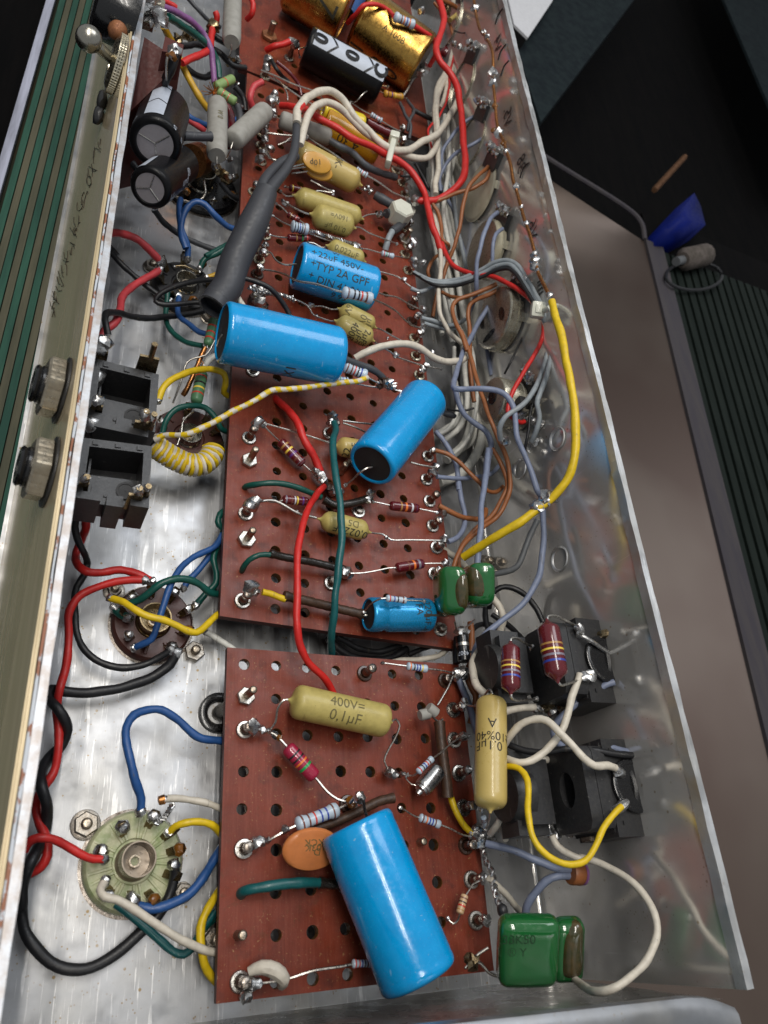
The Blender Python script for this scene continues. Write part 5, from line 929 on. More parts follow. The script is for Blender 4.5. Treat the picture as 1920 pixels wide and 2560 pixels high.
mb = MB(); mb.blob(Q((225, 490, 3.1)), .5, .7); mb.blob(Q((250, 540, 2.9)), .3, .6); bB.part('solder_blob', mb, 'post_dull')
electro('long glossy blue capacitor lying across the board edge under the grey sleeve', (-15, 700, 5.7), (740, 860, 5.7), 392, 'blue_cap', 'rubber', [('1X', .55, -52, .8, 'around', -1, 'ink')], None, None, rnd=.22, lipr=.86)
wire('thin silver lead curling from the end of the long glossy blue capacitor', 'steel', 14, [(-10, 715, 6.3), (-25, 740, 6.1), (-45, 790, 5.2)], name='bare_lead')
film('pale blue resistor with red and dark bands emerging below the long blue capacitor', (775, 920, 5.0), (925, 985, 5.0), 80, ['brown', 'brown', 'red', 'black', 'blue'], None, [(960, 1010, 4.9), (1000, 1030, 4.8)])
film('small pale blue resistor half hidden below the long blue capacitor', (715, 1000, 4.6), (805, 1015, 4.6), 45, ['blue', 'green', 'blue', 'black'], None, [(860, 1035, 4.5), (960, 1055, 4.4), (1060, 1060, 4.4)])
wire('dark grey sleeve curving from behind the long blue capacitor to the flux joint', 'dark_grey', 48, [(770, 870, 5.4), (840, 900, 5.2), (930, 930, 5), (1000, 970, 4.8), (1030, 1000, 4.6)], name='sleeving')
t = T('solder_lump', 'ragged blackened solder joint between the two plain blue capacitors', 'solder joint', Q((1050, 1050, 3.4)))
mb = MB(); mb.blob(Q((1030, 1020, 4.6)), .3, 1.); mb.blob(Q((1010, 1040, 4.5)), .22, .9); t.part('charred_blob', mb, 'solder_mask_brown'); mb = MB(); mb.blob(Q((1060, 1030, 4.6)), .28, 1.); mb.blob(Q((1090, 1060, 4.5)), .2, .9); mb.tube([Q((1060, 1040, 4.6)), Q((1120, 1030, 4.8))], .04, 5); mb.tube([Q((1050, 1060, 4.5)), Q((1130, 1080, 4.4)), Q((1180, 1085, 4.6))], .05, 5); t.part('solder_blob', mb, 'solder')
wire('cream wire humping over the right edge of the board to the harness', 'white', 46, [(850, 870, 4.6), (920, 830, 5), (1040, 790, 5.4), (1160, 775, 5.4), (1260, 800, 5.2), (1350, 860, 5), (1430, 890, 4.8), (1530, 890, 4.6), (1580, 850, 4.4)])
electro('plain bright blue capacitor standing tilted with its black end facing forward', (955, 1560, 4.8), (1310, 1130, 4.5), 318, 'blue_cap', 'rubber', (), [(975, 1570, 4.7), (930, 1580, 4.7), (880, 1610, 4.4), (840, 1650, 3.8), (790, 1690, 3.2)], None, rnd=.2, lipr=.80, lr=.055)
mb = MB(); mb.blob(Q((1460, 1235, 3.6)), .4, .2, sc3=(1.3, .6, .6)); solo('rubber_bead', 'small dark rubber tail behind the tilted blue capacitor', 'grommet', mb, 'sleeve_grey')
mustard('mustard capacitor mostly hidden behind the tilted blue capacitor', (745, 1440, 3.4), (960, 1475, 3.4), 130, [(690, 1420, 3.3), (600, 1390, 3.3), (500, 1360, 3.4), (380, 1325, 3.5), (270, 1295, 3.6)], None, [('22', .16, -30, .6, 'around', 1, 'ink'), ('µF', .36, 5, .55, 'around', 1, 'ink'), ('E', .60, 10, .6, 'around', 1, 'ink')], style='mround', body='mustard_clean')
wire('tinned lead from the tall post under the tilted blue capacitor, upper one', 'lead_wire', 13, [(770, 1275, 3.8), (850, 1285, 3.8), (970, 1297, 3.6)], name='bare_lead'); wire('tinned lead from the tall post under the tilted blue capacitor, lower one', 'lead_wire', 13, [(770, 1290, 3.8), (840, 1315, 3.7), (920, 1350, 3.5)], name='bare_lead')
wire('tinned lead crossing from the tilted blue capacitor to the right post', 'lead_wire', 14, [(1210, 1545, 3.6), (1290, 1565, 3.6), (1380, 1580, 3.5)], name='bare_lead')
resistor('maroon resistor with yellow ring standing left of the red wire', (360, 1405, 3.1), (515, 1560, 3.1), 68, 'maroon', [(.22, 'gold', .06), (.40, 'yellow', .06), (.57, 'violet', .07), (.74, 'brown', .06), (.92, 'grey', .08)], [(330, 1380, 3.3), (290, 1340, 3.5), (260, 1310, 3.6)], [(550, 1590, 3.1), (600, 1640, 3.1)], style='carbon')
wire('red wire rising through the board and down to the charred joint', 'red', 52, [(330, 1125, 2.3), (360, 1155, 2.9), (420, 1210, 3.5), (480, 1300, 3.8), (530, 1420, 3.8), (580, 1510, 3.5), (620, 1600, 3.2), (640, 1660, 3.0)])
# ================= near half of the middle board =================
U('H')
wire('long red wire sagging from the charred joint down to the near board', 'red', 50, [(700, 300, 3.1), (650, 350, 3.6), (590, 470, 4.4), (545, 640, 4.9), (525, 820, 5.1), (525, 1000, 5.1), (528, 1200, 4.9), (545, 1320, 4.5), (600, 1440, 4.0), (690, 1530, 3.5), (745, 1610, 3.0), (775, 1680, 2.8)])
wire('long teal wire hanging from the tall post down into the gap between boards', 'teal', 50, [(765, -110, 4.0), (780, -60, 4.4), (760, 0, 4.9), (760, 130, 5.2), (785, 300, 5.4), (810, 500, 5.4), (810, 700, 5.2), (785, 900, 4.8), (765, 1100, 4.2), (750, 1280, 3.2), (748, 1400, 2.0)])
wire('green wire entering a board hole and reaching the flux sleeve', 'green', 40, [(180, 320, 2.3), (195, 300, 2.7), (270, 285, 3.2), (400, 280, 3.5), (500, 300, 3.5), (600, 335, 3.4), (680, 370, 3.2)])
wire('green wire bending out of the board hole into the tarred black sleeve', 'green', 38, [(165, 860, 2.3), (175, 830, 2.8), (215, 775, 3.3), (280, 745, 3.5), (360, 745, 3.5)])
sleeve('tarred black cloth sleeve crossing under the red and teal wires', [(350, 735, 3.5), (450, 760, 3.4), (620, 790, 3.3), (830, 840, 3.1)], 52, 'cloth_sleeve_black')
sleeve('burnt brown cloth sleeve by the soldered joint right of the red wire', [(700, 385, 3.1), (760, 420, 3.1), (860, 415, 3.2), (940, 395, 3.2), (1000, 375, 3.2)], 56, 'cloth_sleeve_black')
sleeve('brown cloth sleeve leading to the small blue capacitor', [(440, 1010, 3.4), (600, 1045, 3.3), (780, 1090, 3.2), (955, 1130, 3.3)], 60, 'cloth_sleeve')
wire('stubby yellow wire end between post and brown cloth sleeve', 'yellow', 42, [(300, 985, 3.4), (350, 995, 3.4), (400, 1015, 3.4), (450, 1035, 3.4)])
for x, y, r_ in ((640, 390, .0), (1000, 355, .26), (985, 385, .2), (1465, 470, .26), (1485, 800, .22), (1480, 640, .22), (830, 850, .25), (1425, 170, .26), (645, 200, .2), (680, 230, .26), (520, 470, .14), (1105, 630, .12)):
    if r_: joint(bB, (x, y, 3.3), r_)
resistor('maroon resistor with white and yellow rings partly under the red wire', (430, 385, 3.3), (600, 400, 3.3), 58, 'maroon', [(.12, 'grey', .05), (.32, 'brown', .05), (.45, 'white', .05), (.54, 'yellow', .05), (.75, 'violet', .06)], [(390, 405, 3.4), (300, 392, 3.5), (260, 395, 3.5)], None, style='carbon')
wire('bare lead sloping from the left post to the short mustard capacitor', 'lead_wire', 20, [(270, 400, 3.5), (380, 395, 3.5), (450, 430, 3.5), (520, 470, 3.4), (590, 490, 3.4), (650, 505, 3.4)], name='bare_lead')
mustard('short mustard capacitor printed 0,022 upside down on the open board', (700, 520, 3.5), (965, 590, 3.5), 138, None, [(1030, 605, 3.4), (1080, 610, 3.3), (1130, 645, 3.3), (1250, 648, 3.3), (1380, 650, 3.3), (1460, 652, 3.3)], [('D5', .62, 26, .5, 'along', -1, 'ink_soft'), ('0,022µF', .60, -22, .58, 'along', -1, 'ink')], style='mround')
resistor('maroon resistor with orange and blue rings, upper of the two by the right posts', (1125, 425, 3.3), (1315, 445, 3.3), 62, 'maroon', [(.35, 'gold', .05), (.52, 'orange', .07), (.72, 'white', .06), (.93, 'blue', .12)], [(1090, 415, 3.3), (1020, 400, 3.3)], [(1360, 455, 3.3), (1430, 470, 3.4)], style='carbon')
resistor('maroon resistor with orange and blue rings, lower of the two by the right posts', (1165, 830, 3.3), (1345, 800, 3.3), 66, 'maroon', [(.40, 'brown', .06), (.60, 'orange', .07), (.78, 'grey', .08), (.93, 'blue', .12)], [(1120, 830, 3.3), (1050, 845, 3.2), (950, 862, 3.1), (860, 865, 3.1)], [(1390, 800, 3.3), (1470, 800, 3.3)], style='carbon')
electro('small metallic blue capacitor printed 2200 microfarad sideways', (985, 1130, 3.7), (1385, 1135, 3.7), 222, 'blue_cap_metal', 'rubber', [('220µF-4', .84, -6, .52, 'around', -1, 'ink'), ('FA', .70, 20, .52, 'around', -1, 'ink'), ('|', .92, 0, 1.4, 'around', 1, 'ink')], None, [(1410, 1120, 3.8), (1420, 1080, 3.8), (1370, 1040, 3.8)], groove=.24, rnd=.22, lipr=.84, lr=.03)
wire('tinned lead from the brown sleeve into the small metallic blue capacitor', 'lead_wire', 24, [(950, 1135, 3.4), (1000, 1135, 3.5)], name='bare_lead')
film('small white banded resistor lying over the metallic blue capacitor', (1100, 1025, 5.0), (1235, 1040, 5.0), 48, ['red', 'blue', 'black', 'brown'], [(1070, 1028, 5), (1000, 1065, 4.4), (960, 1115, 3.8)], [(1300, 1042, 4.9), (1350, 1045, 4.8)])
bolt = None
U('H')
mb = MB(); p = Q((800, 220, 2.6)); q = Q((880, 110, 3.0)); e = nrm(q-p); pr = []; L = float(np.linalg.norm(q-p))
for i in range(12): pr += [(i*L/12, .15), ((i+.5)*L/12, .18)]
mb.lathe(p, q, pr, 12, absolute=True); solo('threaded_rod', 'dark threaded rod leaning behind the teal wire', 'rod', mb, 'bolt_steel')
# dark loops glimpsed in the gap between the boards
for k, (pts, wd, lb) in enumerate((([(720, 1280, 1.2), (830, 1380, 1), (980, 1420, .9), (1130, 1410, .9), (1240, 1350, 1)], 46, 'outer black cable loop in the gap between the two boards'), ([(780, 1270, 1.6), (900, 1340, 1.3), (1050, 1370, 1.2), (1200, 1330, 1.3)], 40, 'inner black cable loop in the gap between the two boards'), ([(1250, 1390, 1.3), (1350, 1350, 1.4), (1450, 1320, 1.5)], 34, 'black cable leaving the gap toward the right posts'))):
    wire(lb, 'black_wire', wd, pts)
wire('pale wire crossing the gap between boards toward the right', 'white', 38, [(1090, 1450, 1.4), (1200, 1430, 1.5), (1330, 1420, 1.6), (1440, 1400, 1.7), (1500, 1350, 1.8)])
wire('pale wire passing under the board corner by the brown socket', 'cream_white', 40, [(-70, 1240, .8), (0, 1280, .9), (60, 1320, 1), (130, 1370, 1.1)])
# ================= near board =================
U('K')
mustard('large mustard capacitor printed 400V 0,1 microfarad on the near board', (500, 290, 3.9), (1110, 425, 3.9), 218, [(440, 285, 3.9), (400, 340, 3.7), (385, 430, 3.4), (350, 480, 3.2)], [(1165, 410, 3.8), (1190, 450, 3.7), (1160, 530, 3.5), (1110, 620, 3.3), (1090, 680, 3.2), (1120, 740, 3.1)], [('400V=', .50, 30, .62, 'along', 1, 'ink_soft'), ('0,1µF', .50, -16, .68, 'along', 1, 'ink_soft')], style='mlong')
resistor('magenta resistor with black, orange and green rings on the near board', (455, 585, 3.3), (645, 790, 3.3), 98, 'magenta', [(.26, 'black', .045), (.39, 'black', .045), (.50, 'orange', .045), (.64, 'green', .065)], [(430, 555, 3.3), (380, 510, 3.2), (330, 490, 3.1)], [(670, 820, 3.3), (720, 880, 3.4), (790, 930, 3.5), (870, 950, 3.6)], style='carbon', lr=.06)
resistor('large pale blue resistor with six rings left of the largest blue capacitor', (515, 1100, 3.7), (795, 990, 3.7), 100, 'film_blue', [(.13, 'brown', .035), (.28, 'brown', .035), (.42, 'red', .035), (.56, 'blue', .035), (.69, 'blue', .035), (.83, 'brown', .03)], [(470, 1120, 3.6), (400, 1160, 3.5), (330, 1200, 3.3)], [(830, 970, 3.7), (890, 950, 3.7)], lr=.06)
for x, y, z, r_ in ((450, 1120, 3.6, .17), (880, 950, 3.9, .24), (930, 930, 4.3, .22), (410, 530, 3.25, .13), (1125, 750, 3.1, .24), (1160, 770, 3.1, .2), (1210, 765, 3.1, .13)): joint(bA, (x, y, z), r_, 'flux' if (x, y) in ((880, 950), (410, 530)) else 'solder')
sleeve('brown cloth sleeve slanting behind the largest blue capacitor', [(600, 1130, 3.2), (760, 1080, 3.3), (920, 1010, 3.5), (1060, 940, 3.6), (1150, 920, 3.6)], 62, 'cloth_sleeve')
t = T('disc_capacitor', 'flat orange disc capacitor leaning against the largest blue capacitor', 'capacitor', Q((610, 1240, 2.5)))
disc(t, (618, 1250, 3.9), (-.02, -.50, .86), 1.22, .86, .16, 'disc_orange')
rt, up_ = R.T@np.array([1, .05, 0.]), None
n_ = nrm([-.02, -.50, .86]); rx = nrm(np.cross([0, 1, 0], n_)); ry = np.cross(n_, rx)
for s_, (x, y) in (('KCK', (625, 1190)), ('103K', (640, 1228)), ('D', (655, 1265))):
    c = np.array(Q((x, y, 4.0))); c0_ = Q((618, 1250, 3.9)); c = c-n_*((c-c0_)@n_)+n_*.165
    print_flat(t, s_, c, -rx, -ry, .42, 'ink_soft')
electro('largest bright blue capacitor, nearest the camera, overhanging the near board', (905, 1085, 4.9), (1325, 2105, 5.4), 505, 'blue_cap', 'rubber', (), None, None, rnd=.14, lipr=.84)
mb = MB(); mb.tube([Q((870, 950, 4.2)), Q((920, 900, 5.)), Q((955, 930, 5.3)), Q((960, 980, 5.)), Q((985, 1060, 4.7))], .07, 7); mb.blob(Q((930, 920, 5.1)), .22, .7); solo('tag_strip', 'bent tinned tag standing over the blue capacitor black end', 'tag', mb, 'solder')
film('pale blue resistor with orange and blue rings right of the largest blue capacitor', (1315, 1045, 3.6), (1455, 1095, 3.6), 56, ['brown', 'orange', 'blue', 'blue', 'brown'], [(1290, 1040, 3.6), (1240, 1010, 3.7), (1195, 980, 3.8)], [(1520, 1120, 3.6), (1600, 1160, 3.5), (1650, 1170, 3.5)])
wire('green wire lying from a hole under the largest blue capacitor', 'teal', 68, [(160, 1545, 2.4), (185, 1520, 2.9), (300, 1500, 3.2), (450, 1475, 3.3), (560, 1465, 3.3), (690, 1470, 3.2)])
sleeve('short dark sleeve end at the teal wire beneath the blue capacitor', [(670, 1470, 3.2), (740, 1475, 3.2), (830, 1480, 3.2)], 68, 'cloth_sleeve_black')
film('small pale resistor with red and blue rings at the upper right of the near board', (1235, 65, 3.5), (1370, 85, 3.5), 54, ['orange', 'black', 'blue', 'blue', 'yellow'], [(1180, 58, 3.5), (1080, 45, 3.5)], [(1440, 90, 3.4), (1540, 110, 3.3)])
t = electro('small bare aluminium can capacitor above the near board', (1335, 860, 3.6), (1440, 735, 3.6), 120, 'can_alu', 'can_alu', (), [(1265, 830, 3.4), (1230, 790, 3.2)], None, name='can_capacitor', rnd=.3, lipr=.8, lr=.03)
a, b_ = Q((1335, 860, 3.6)), Q((1440, 735, 3.6)); r = RP(120, a); mb = MB(); mb.lathe(a, a-nrm(b_-a)*.35, [(0, r*.8), (.35, r*.72), (.5, r*.4), (1, r*.28), (1.01, .01)], 24, caps=False); t.part('stepped_tip', mb, 'can_alu')
film('small white resistor with blue and red rings above the aluminium can', (1305, 755, 3.9), (1405, 660, 3.9), 46, ['red', 'black', 'blue', 'red', 'brown'], [(1280, 775, 3.6), (1240, 770, 3.2)], [(1450, 630, 3.8), (1520, 570, 3.7), (1580, 530, 3.6), (1640, 520, 3.5)])
wire('tinned lead from the upper right joint down to the grey beads', 'lead_wire', 15, [(1535, 130, 3.4), (1500, 210, 3.5), (1460, 280, 3.5), (1435, 320, 3.5)], name='bare_lead')
t = T('bead_pair', 'pair of small grey printed beads soldered above the brown sleeve', 'diode', Q((1380, 360, 2.6)))
for a_, c_ in (((1320, 385, 3.5), (1385, 370, 3.5)), ((1375, 330, 3.7), (1430, 375, 3.6))):
    a, b_ = Q(a_), Q(c_); mb = MB(); mb.lathe(a, b_, [(0, .22), (.1, .26), (.9, .26), (1, .18)], 14); t.part('bead', mb, 'ceramic_grey')
mb = MB(); mb.tube([Q((1400, 390, 3.5)), Q((1440, 425, 3.4)), Q((1470, 410, 3.4))], .06, 6); t.part('lead', mb, 'solder')
sleeve('brown cloth sleeve standing along the right side of the near board', [(1448, 430, 3.4), (1460, 560, 3.5), (1480, 720, 3.5), (1495, 830, 3.4), (1500, 915, 3.3)], 72, 'cloth_sleeve')
wire('yellow wire from the brown sleeve to the right hand solder cluster', 'yellow', 42, [(1520, 910, 3.2), (1545, 980, 3.3), (1580, 1050, 3.3), (1620, 1110, 3.2), (1660, 1150, 3.2)])
U('N')
resistor('beige carbon resistor with red and black rings by the right posts', (350, 235, 3.3), (325, 320, 3.3), 34, 'beige', [(.22, 'brown', .06), (.42, 'black', .06), (.6, 'red', .08), (.8, 'gold', .04)], [(368, 215, 3.3), (385, 190, 3.4), (430, 170, 3.5)], [(320, 345, 3.2), (300, 362, 3.1), (275, 340, 3)], style='carbon')
wire('pale twisted leads joining the posts to the green box capacitors', 'lead_wire', 13, [(350, 555, 4.6), (375, 525, 4.6), (410, 490, 4.8), (450, 465, 5)], name='bare_lead')
wire('second pale lead reaching the foot of the green box capacitors', 'lead_wire', 13, [(380, 515, 4.4), (420, 535, 4.4), (450, 570, 4.3), (490, 590, 4.2)], name='bare_lead')
t = T('solder_lump', 'greenish lumpy solder knot right of the largest blue capacitor', 'solder joint', Q((380, 520, 4))); mb = MB(); mb.blob(Q((380, 525, 4.6)), .28, 1.); t.part('solder_blob', mb, 'tag_bronze')
U('M')
film('small pale resistor with red and blue rings tucked by the largest capacitor foot', (1520, 535, 3.6), (1610, 532, 3.6), 36, ['red', 'red', 'blue', 'black', 'brown'], [(1480, 545, 3.6), (1350, 565, 3.5), (1240, 600, 3.3), (1120, 620, 3.2)], None, lr=.055)
mb = MB(); mb.tube([Q(p) for p in [(1075, 570, 3.2), (1130, 550, 3.4), (1190, 565, 3.5), (1225, 600, 3.4), (1215, 630, 3.0)]], lambda f: .17+.12*math.sin(f*3.1), 9); solo('wire_stub', 'cream white wire bent like a hook at the near left post', 'wire', mb, 'white')
# ================= right side: harness, pots, jacks =================
CR.update(X1=(1040, 0, 5.184), X2=(1040, 380, 4.608), X3=(1040, 800, 4.608))
def pot(label, px, py, z, r, mat, side='pot_steel', hole=None, slots=False, lug=(0, 0), nl=3, group='potentiometers along the right wall'):
    c = W(px, py, z); t = T('potentiometer', label, 'potentiometer', c-np.array([0, 0, r]), group); X = np.array([1., 0, 0]); L = 25.1-c[0]
    mb = MB(); mb.lathe(c, c+X, [(0, .01), (0, r*.90), (.03, r*.95), (.12, r), (L*.62, r), (L*.64, r*1.03), (L*.70, r*1.03), (L*.72, r*.97), (L, r*.97)], 48, absolute=True, caps=False)
    mb.m = [0]*len(mb.m); n = 48; mb.m[:n*2] = [1]*(n*2); t.part('can', mb, [side, mat])
    mb = MB(); mb.lathe(c+X*(L*.66), c+X*L, [(0, r*1.12), (1, r*1.12)], 40); 
    # crimp ears around the can and the black wafer with its solder tags
    for k in range(4):
        an = .6+k*1.57; d = np.array([0, math.cos(an), math.sin(an)]); s_ = np.array([0, -math.sin(an), math.cos(an)]); p = c+X*(L*.70)+d*r*.99; b2 = MB(); q = []
        for xx in (0, .45): q += [p+X*xx-s_*.28-d*.04, p+X*xx+s_*.28-d*.04, p+X*xx+s_*.28+d*.05, p+X*xx-s_*.28+d*.05]
        b2.hexa(q); t.part('crimp_ear', b2, side, smooth=False)
    up = nrm([0, .45, .9]); w0 = c+X*(L*.80)+up*r*.75; b2 = MB(); sd = np.cross(X, up); q = []
    for h_ in (0, r*.62): q += [w0+up*h_-sd*r*.5-X*.15, w0+up*h_+sd*r*.5-X*.15, w0+up*h_+sd*r*.5+X*.15, w0+up*h_-sd*r*.5+X*.15]
    b2.hexa(q); t.part('wafer', b2, 'black_plastic', smooth=False)
    for k in range(nl):
        p = w0+up*(r*.5)+sd*(k-(nl-1)/2)*r*.36; b2 = MB(); b2.tube([p-X*.3, p-X*.32+up*.45], .12, 6); t.part('tag', b2, 'tag_bronze'); b2 = MB(); b2.blob(p-X*.34+up*.4, .24, .7); b2.blob(p-X*.2+up*.1, .2, .7); t.part('solder_blob', b2, 'solder')
    if hole:
        hy, hz, hr_ = hole; h0 = c+np.array([-.02, hy, hz]); b2 = MB(); b2.lathe(h0, h0+X, [(.0, hr_*1.15), (-.04, hr_*1.05), (.0, hr_), (.01, .01)], 24, absolute=True, caps=False); t.part('rivet_hole', b2, 'black_gloss')
    if slots:
        for hy, hz, ry, rz in ((-.5, .9, .5, .28), (-1.0, -.7, .22, .7), (.5, -1.2, .5, .2)):
            N = 20; h0 = c+np.array([-.03, 0, 0]); vs = [h0+np.array([0, hy+ry*math.cos(2*math.pi*k/N), hz+rz*math.sin(2*math.pi*k/N)]) for k in range(N)]; b2 = MB(); b2.add(vs, [tuple(range(N))[::-1]]); t.part('slot', b2, 'black_gloss', smooth=False)
    POTS.append((t, c)); return t
POTS = []
def near_pot(p, r_, mt):
    t = min(POTS, key=lambda q: np.linalg.norm(q[1]-p))[0]; mb = MB(); mb.blob(p, r_, .8); t.part('solder_blob', mb, mt)
pot('brown faced potentiometer with a black rivet hole, nearest along the wall', 1228, 1000, 5.6, 1.42, 'pot_face', hole=(.1, .15, .42))
pot('large bright faced potentiometer with slots beside the nylon tie', 1232, 792, 5.6, 2.05, 'steel', slots=True)
pot('brown faced potentiometer under two pale blue wires', 1203, 618, 5.4, 1.95, 'pot_face', 'pot_cream')
pot('cream sided potentiometer where two brown wires meet', 1196, 478, 5.4, 2.1, 'pot_cream', 'pot_cream')
pot('grey potentiometer behind the long red loop', 1178, 352, 5.4, 1.9, 'alu_edge')
pot('dirty potentiometer below the wall near the white paper', 1160, 215, 5.4, 2.0, 'pot_steel')
pot('farthest potentiometer at the top edge of the right wall', 1150, 70, 5.4, 2.0, 'pot_steel')
HV = 'thick white cables lying between boards and right wall'
def thick(pts, w=105, lb=''): wire(lb, 'cream_white', w, pts, HV, name='cable', n=12, cat='cable')
U('X2')
thick([(190, -420, 1.2), (200, -100, 1.2), (180, 200, 1.2), (170, 420, 1.2), (200, 700, 1.1)], 90, 'thick white cable nearest the boards at their far half')
thick([(420, -500, 1.6), (400, -200, 1.6), (365, 100, 1.5), (360, 500, 1.4), (400, 900, 1.3), (480, 1350, 1.2), (540, 1700, 1.1), (560, 2000, 1.0), (570, 2250, .9), (575, 2500, .9), (600, 2800, .9), (640, 3000, .9), (610, 3250, .9), (520, 3400, .9), (350, 3550, .8)], 96, 'thick white cable with the longest run, bending in beneath the board edge')
thick([(330, 560, 1.0), (350, 900, 1.0), (330, 1200, .9), (400, 1500, .9), (440, 1900, .9), (540, 2200, .9), (560, 2600, 1.2), (530, 2950, 1.2), (470, 3100, 1.1), (250, 3260, 1.0)], 84, 'thick white cable crossing under the others before bending left')
thick([(540, 500, 1.5), (560, 900, 1.4), (640, 1400, 1.2), (700, 1800, 1.1), (740, 2100, 1.0), (790, 2500, 1.0), (810, 2800, 1.0), (790, 3150, 1.0), (690, 3500, .9), (500, 3720, .9), (270, 3810, .9)], 100, 'thick white cable nearest the pots, curving round at its near end')
thick([(480, -500, 2.6), (480, -250, 2.4), (500, 100, 2.0), (560, 350, 1.8), (560, 520, 1.6)], 60, 'white cable dropping behind the long red loop')
thick([(700, 2900, .8), (700, 3150, .8), (640, 3350, .8), (420, 3500, .8)], 40, 'thin grey white cable squeezed between the thick ones')
for k, (pts, w_) in enumerate((([(250, -400, 2.2), (250, -100, 2.2), (260, 200, 2.2), (250, 600, 2), (300, 1000, 1.8), (330, 1400, 1.6), (350, 1800, 1.4), (420, 2200, 1.2)], 62), ([(330, -420, 2.6), (310, -100, 2.6), (300, 150, 2.6), (300, 500, 2.4), (390, 900, 2.2), (450, 1250, 2), (500, 1600, 1.8), (560, 1900, 1.6), (640, 2150, 1.5)], 60), ([(460, -300, 2.4), (440, 0, 2.4), (430, 300, 2.2), (450, 600, 2), (500, 900, 1.8), (560, 1300, 1.6)], 70), ([(140, 200, 1.6), (150, 500, 1.6), (180, 900, 1.5), (240, 1300, 1.4), (260, 1700, 1.2), (300, 2100, 1)], 56), ([(600, 2150, 2), (560, 2500, 2), (590, 2800, 1.9), (560, 3050, 1.8), (480, 3200, 1.6), (300, 3330, 1.4)], 64), ([(520, -500, 3.4), (500, -300, 3.2), (470, -100, 3), (400, 200, 2.8), (360, 500, 2.6)], 64))):
    wire('off white sleeved wire, '+['nearest the far boards', 'running over the thick cables', 'lying against the cream pot', 'in the gap right under the board edge', 'bending left over the nearest cables', 'slipping under the long red loop'][k], 'cream_white', w_, pts, HV, n=10)
for k, (pts, w_, mt) in enumerate((([(210, -380, 3.6), (170, -100, 3.6), (200, 200, 3.4), (190, 480, 3.3), (240, 800, 3.2), (300, 1150, 3), (330, 1500, 2.8), (400, 1800, 2.6), (480, 2000, 2.4)], 50, 'cream_white'), ([(300, -350, 3.8), (280, -50, 3.6), (340, 250, 3.4), (430, 520, 3.2), (470, 850, 3), (540, 1150, 2.8), (610, 1450, 2.6)], 46, 'grey'), ([(360, -300, 4), (390, 0, 3.8), (360, 300, 3.6), (320, 620, 3.4), (350, 950, 3.2), (420, 1250, 3)], 52, 'cream_white'), ([(440, 2250, 2.6), (440, 2550, 2.6), (480, 2800, 2.6), (470, 3000, 2.4), (380, 3180, 2.2), (240, 3260, 2)], 50, 'cream_white'), ([(640, 2250, 2.6), (680, 2500, 2.6), (700, 2750, 2.6), (680, 3050, 2.4), (600, 3300, 2.2), (430, 3480, 2)], 46, 'cream_white'))):
    wire(['pale sleeved wire high in the far harness, left side', 'light grey wire weaving through the far harness', 'pale sleeved wire between the red loop and the far boards', 'pale wire looping under the board edge near the tilted blue capacitor', 'pale wire looping below the nearest pot'][k], mt, w_, pts, n=10)
U('X1')
WHG = 'white wires in the harness beside the boards'
wire('white wire straightest down the harness, dropping from the red tipped joint', 'white', 68, [(510, 560, 5), (470, 700, 4.8), (410, 900, 4.6), (290, 1090, 4.4), (255, 1300, 4.4), (245, 1500, 4.3), (270, 1750, 4.3), (285, 2000, 4.2), (285, 2200, 4.2), (250, 2370, 4.2), (255, 2520, 4.2)])
wire('white wire beside a red strand falling from the joint cluster', 'white', 56, [(610, 640, 5), (520, 800, 4.8), (430, 950, 4.6), (400, 1100, 4.5), (370, 1260, 4.3), (310, 1400, 4.0)])
wire('thin crimson strand running along the white harness wire', 'red', 30, [(515, 620, 5.1), (470, 800, 4.9), (440, 960, 4.8), (425, 1150, 4.7), (390, 1320, 4.6), (330, 1450, 4.5), (280, 1540, 4.3), (200, 1620, 4.2), (155, 1690, 4.1), (190, 1850, 4.1), (205, 2000, 4.0), (150, 2060, 4)])
wire('white wire curving left across the red strand toward the nylon tie', 'white', 58, [(670, 740, 5), (625, 900, 4.8), (590, 1080, 4.7), (540, 1300, 4.6), (460, 1480, 4.5), (370, 1620, 4.4)])
wire('off white sleeved wire beneath the long red loop', 'cream_white', 80, [(690, 950, 4), (650, 1130, 3.8), (600, 1280, 3.6), (500, 1430, 3.4), (400, 1600, 3), (370, 1900, 2.4), (380, 2180, 1.8)])
wire('broad white tape like strip hanging between the far pots', 'white', 110, [(560, -20, 6.5), (500, 20, 6.4), (600, 250, 6.2), (560, 350, 6), (580, 500, 5.8), (650, 600, 5.6)])
wire('broad greyish strip of sleeving left of the far brown wire', 'cream_white', 90, [(380, 330, 4), (400, 480, 4), (420, 600, 3.8)])
wire('yellowed wire end bending into a far potentiometer, upper one', 'mustard_clean', 56, [(800, 780, 6.4), (730, 830, 6.2), (690, 920, 5.8), (670, 960, 5.6)]); wire('yellowed wire end bending into a far potentiometer, lower one', 'mustard_clean', 56, [(790, 850, 6.4), (765, 930, 6.2), (780, 1000, 6), (800, 1050, 5.8)])
wire('yellowed wire stub at the top between boards and far pots', 'mustard_clean', 60, [(560, 160, 6.4), (500, 210, 6.2), (440, 260, 6)])
wire('rust brown wire entering from the top beside the red loop', 'brown', 52, [(300, -10, 7), (400, 30, 6.8), (520, 90, 6.6), (610, 160, 6.4)])
wire('tan wire running down to the crimson joint', 'brown', 36, [(230, 30, 6), (330, 150, 5.8), (430, 290, 5.6), (470, 420, 5.4), (510, 540, 5.2)])
wire('short curled brown wire between two far solder joints', 'brown', 40, [(600, 630, 6), (690, 620, 6), (770, 645, 6), (800, 700, 6.2)])
wire('thin black lead crossing the far pots to the copper bus', 'black_wire', 16, [(490, 395, 6.4), (600, 430, 6.8), (740, 405, 7.4), (870, 405, 8)], name='bare_lead')
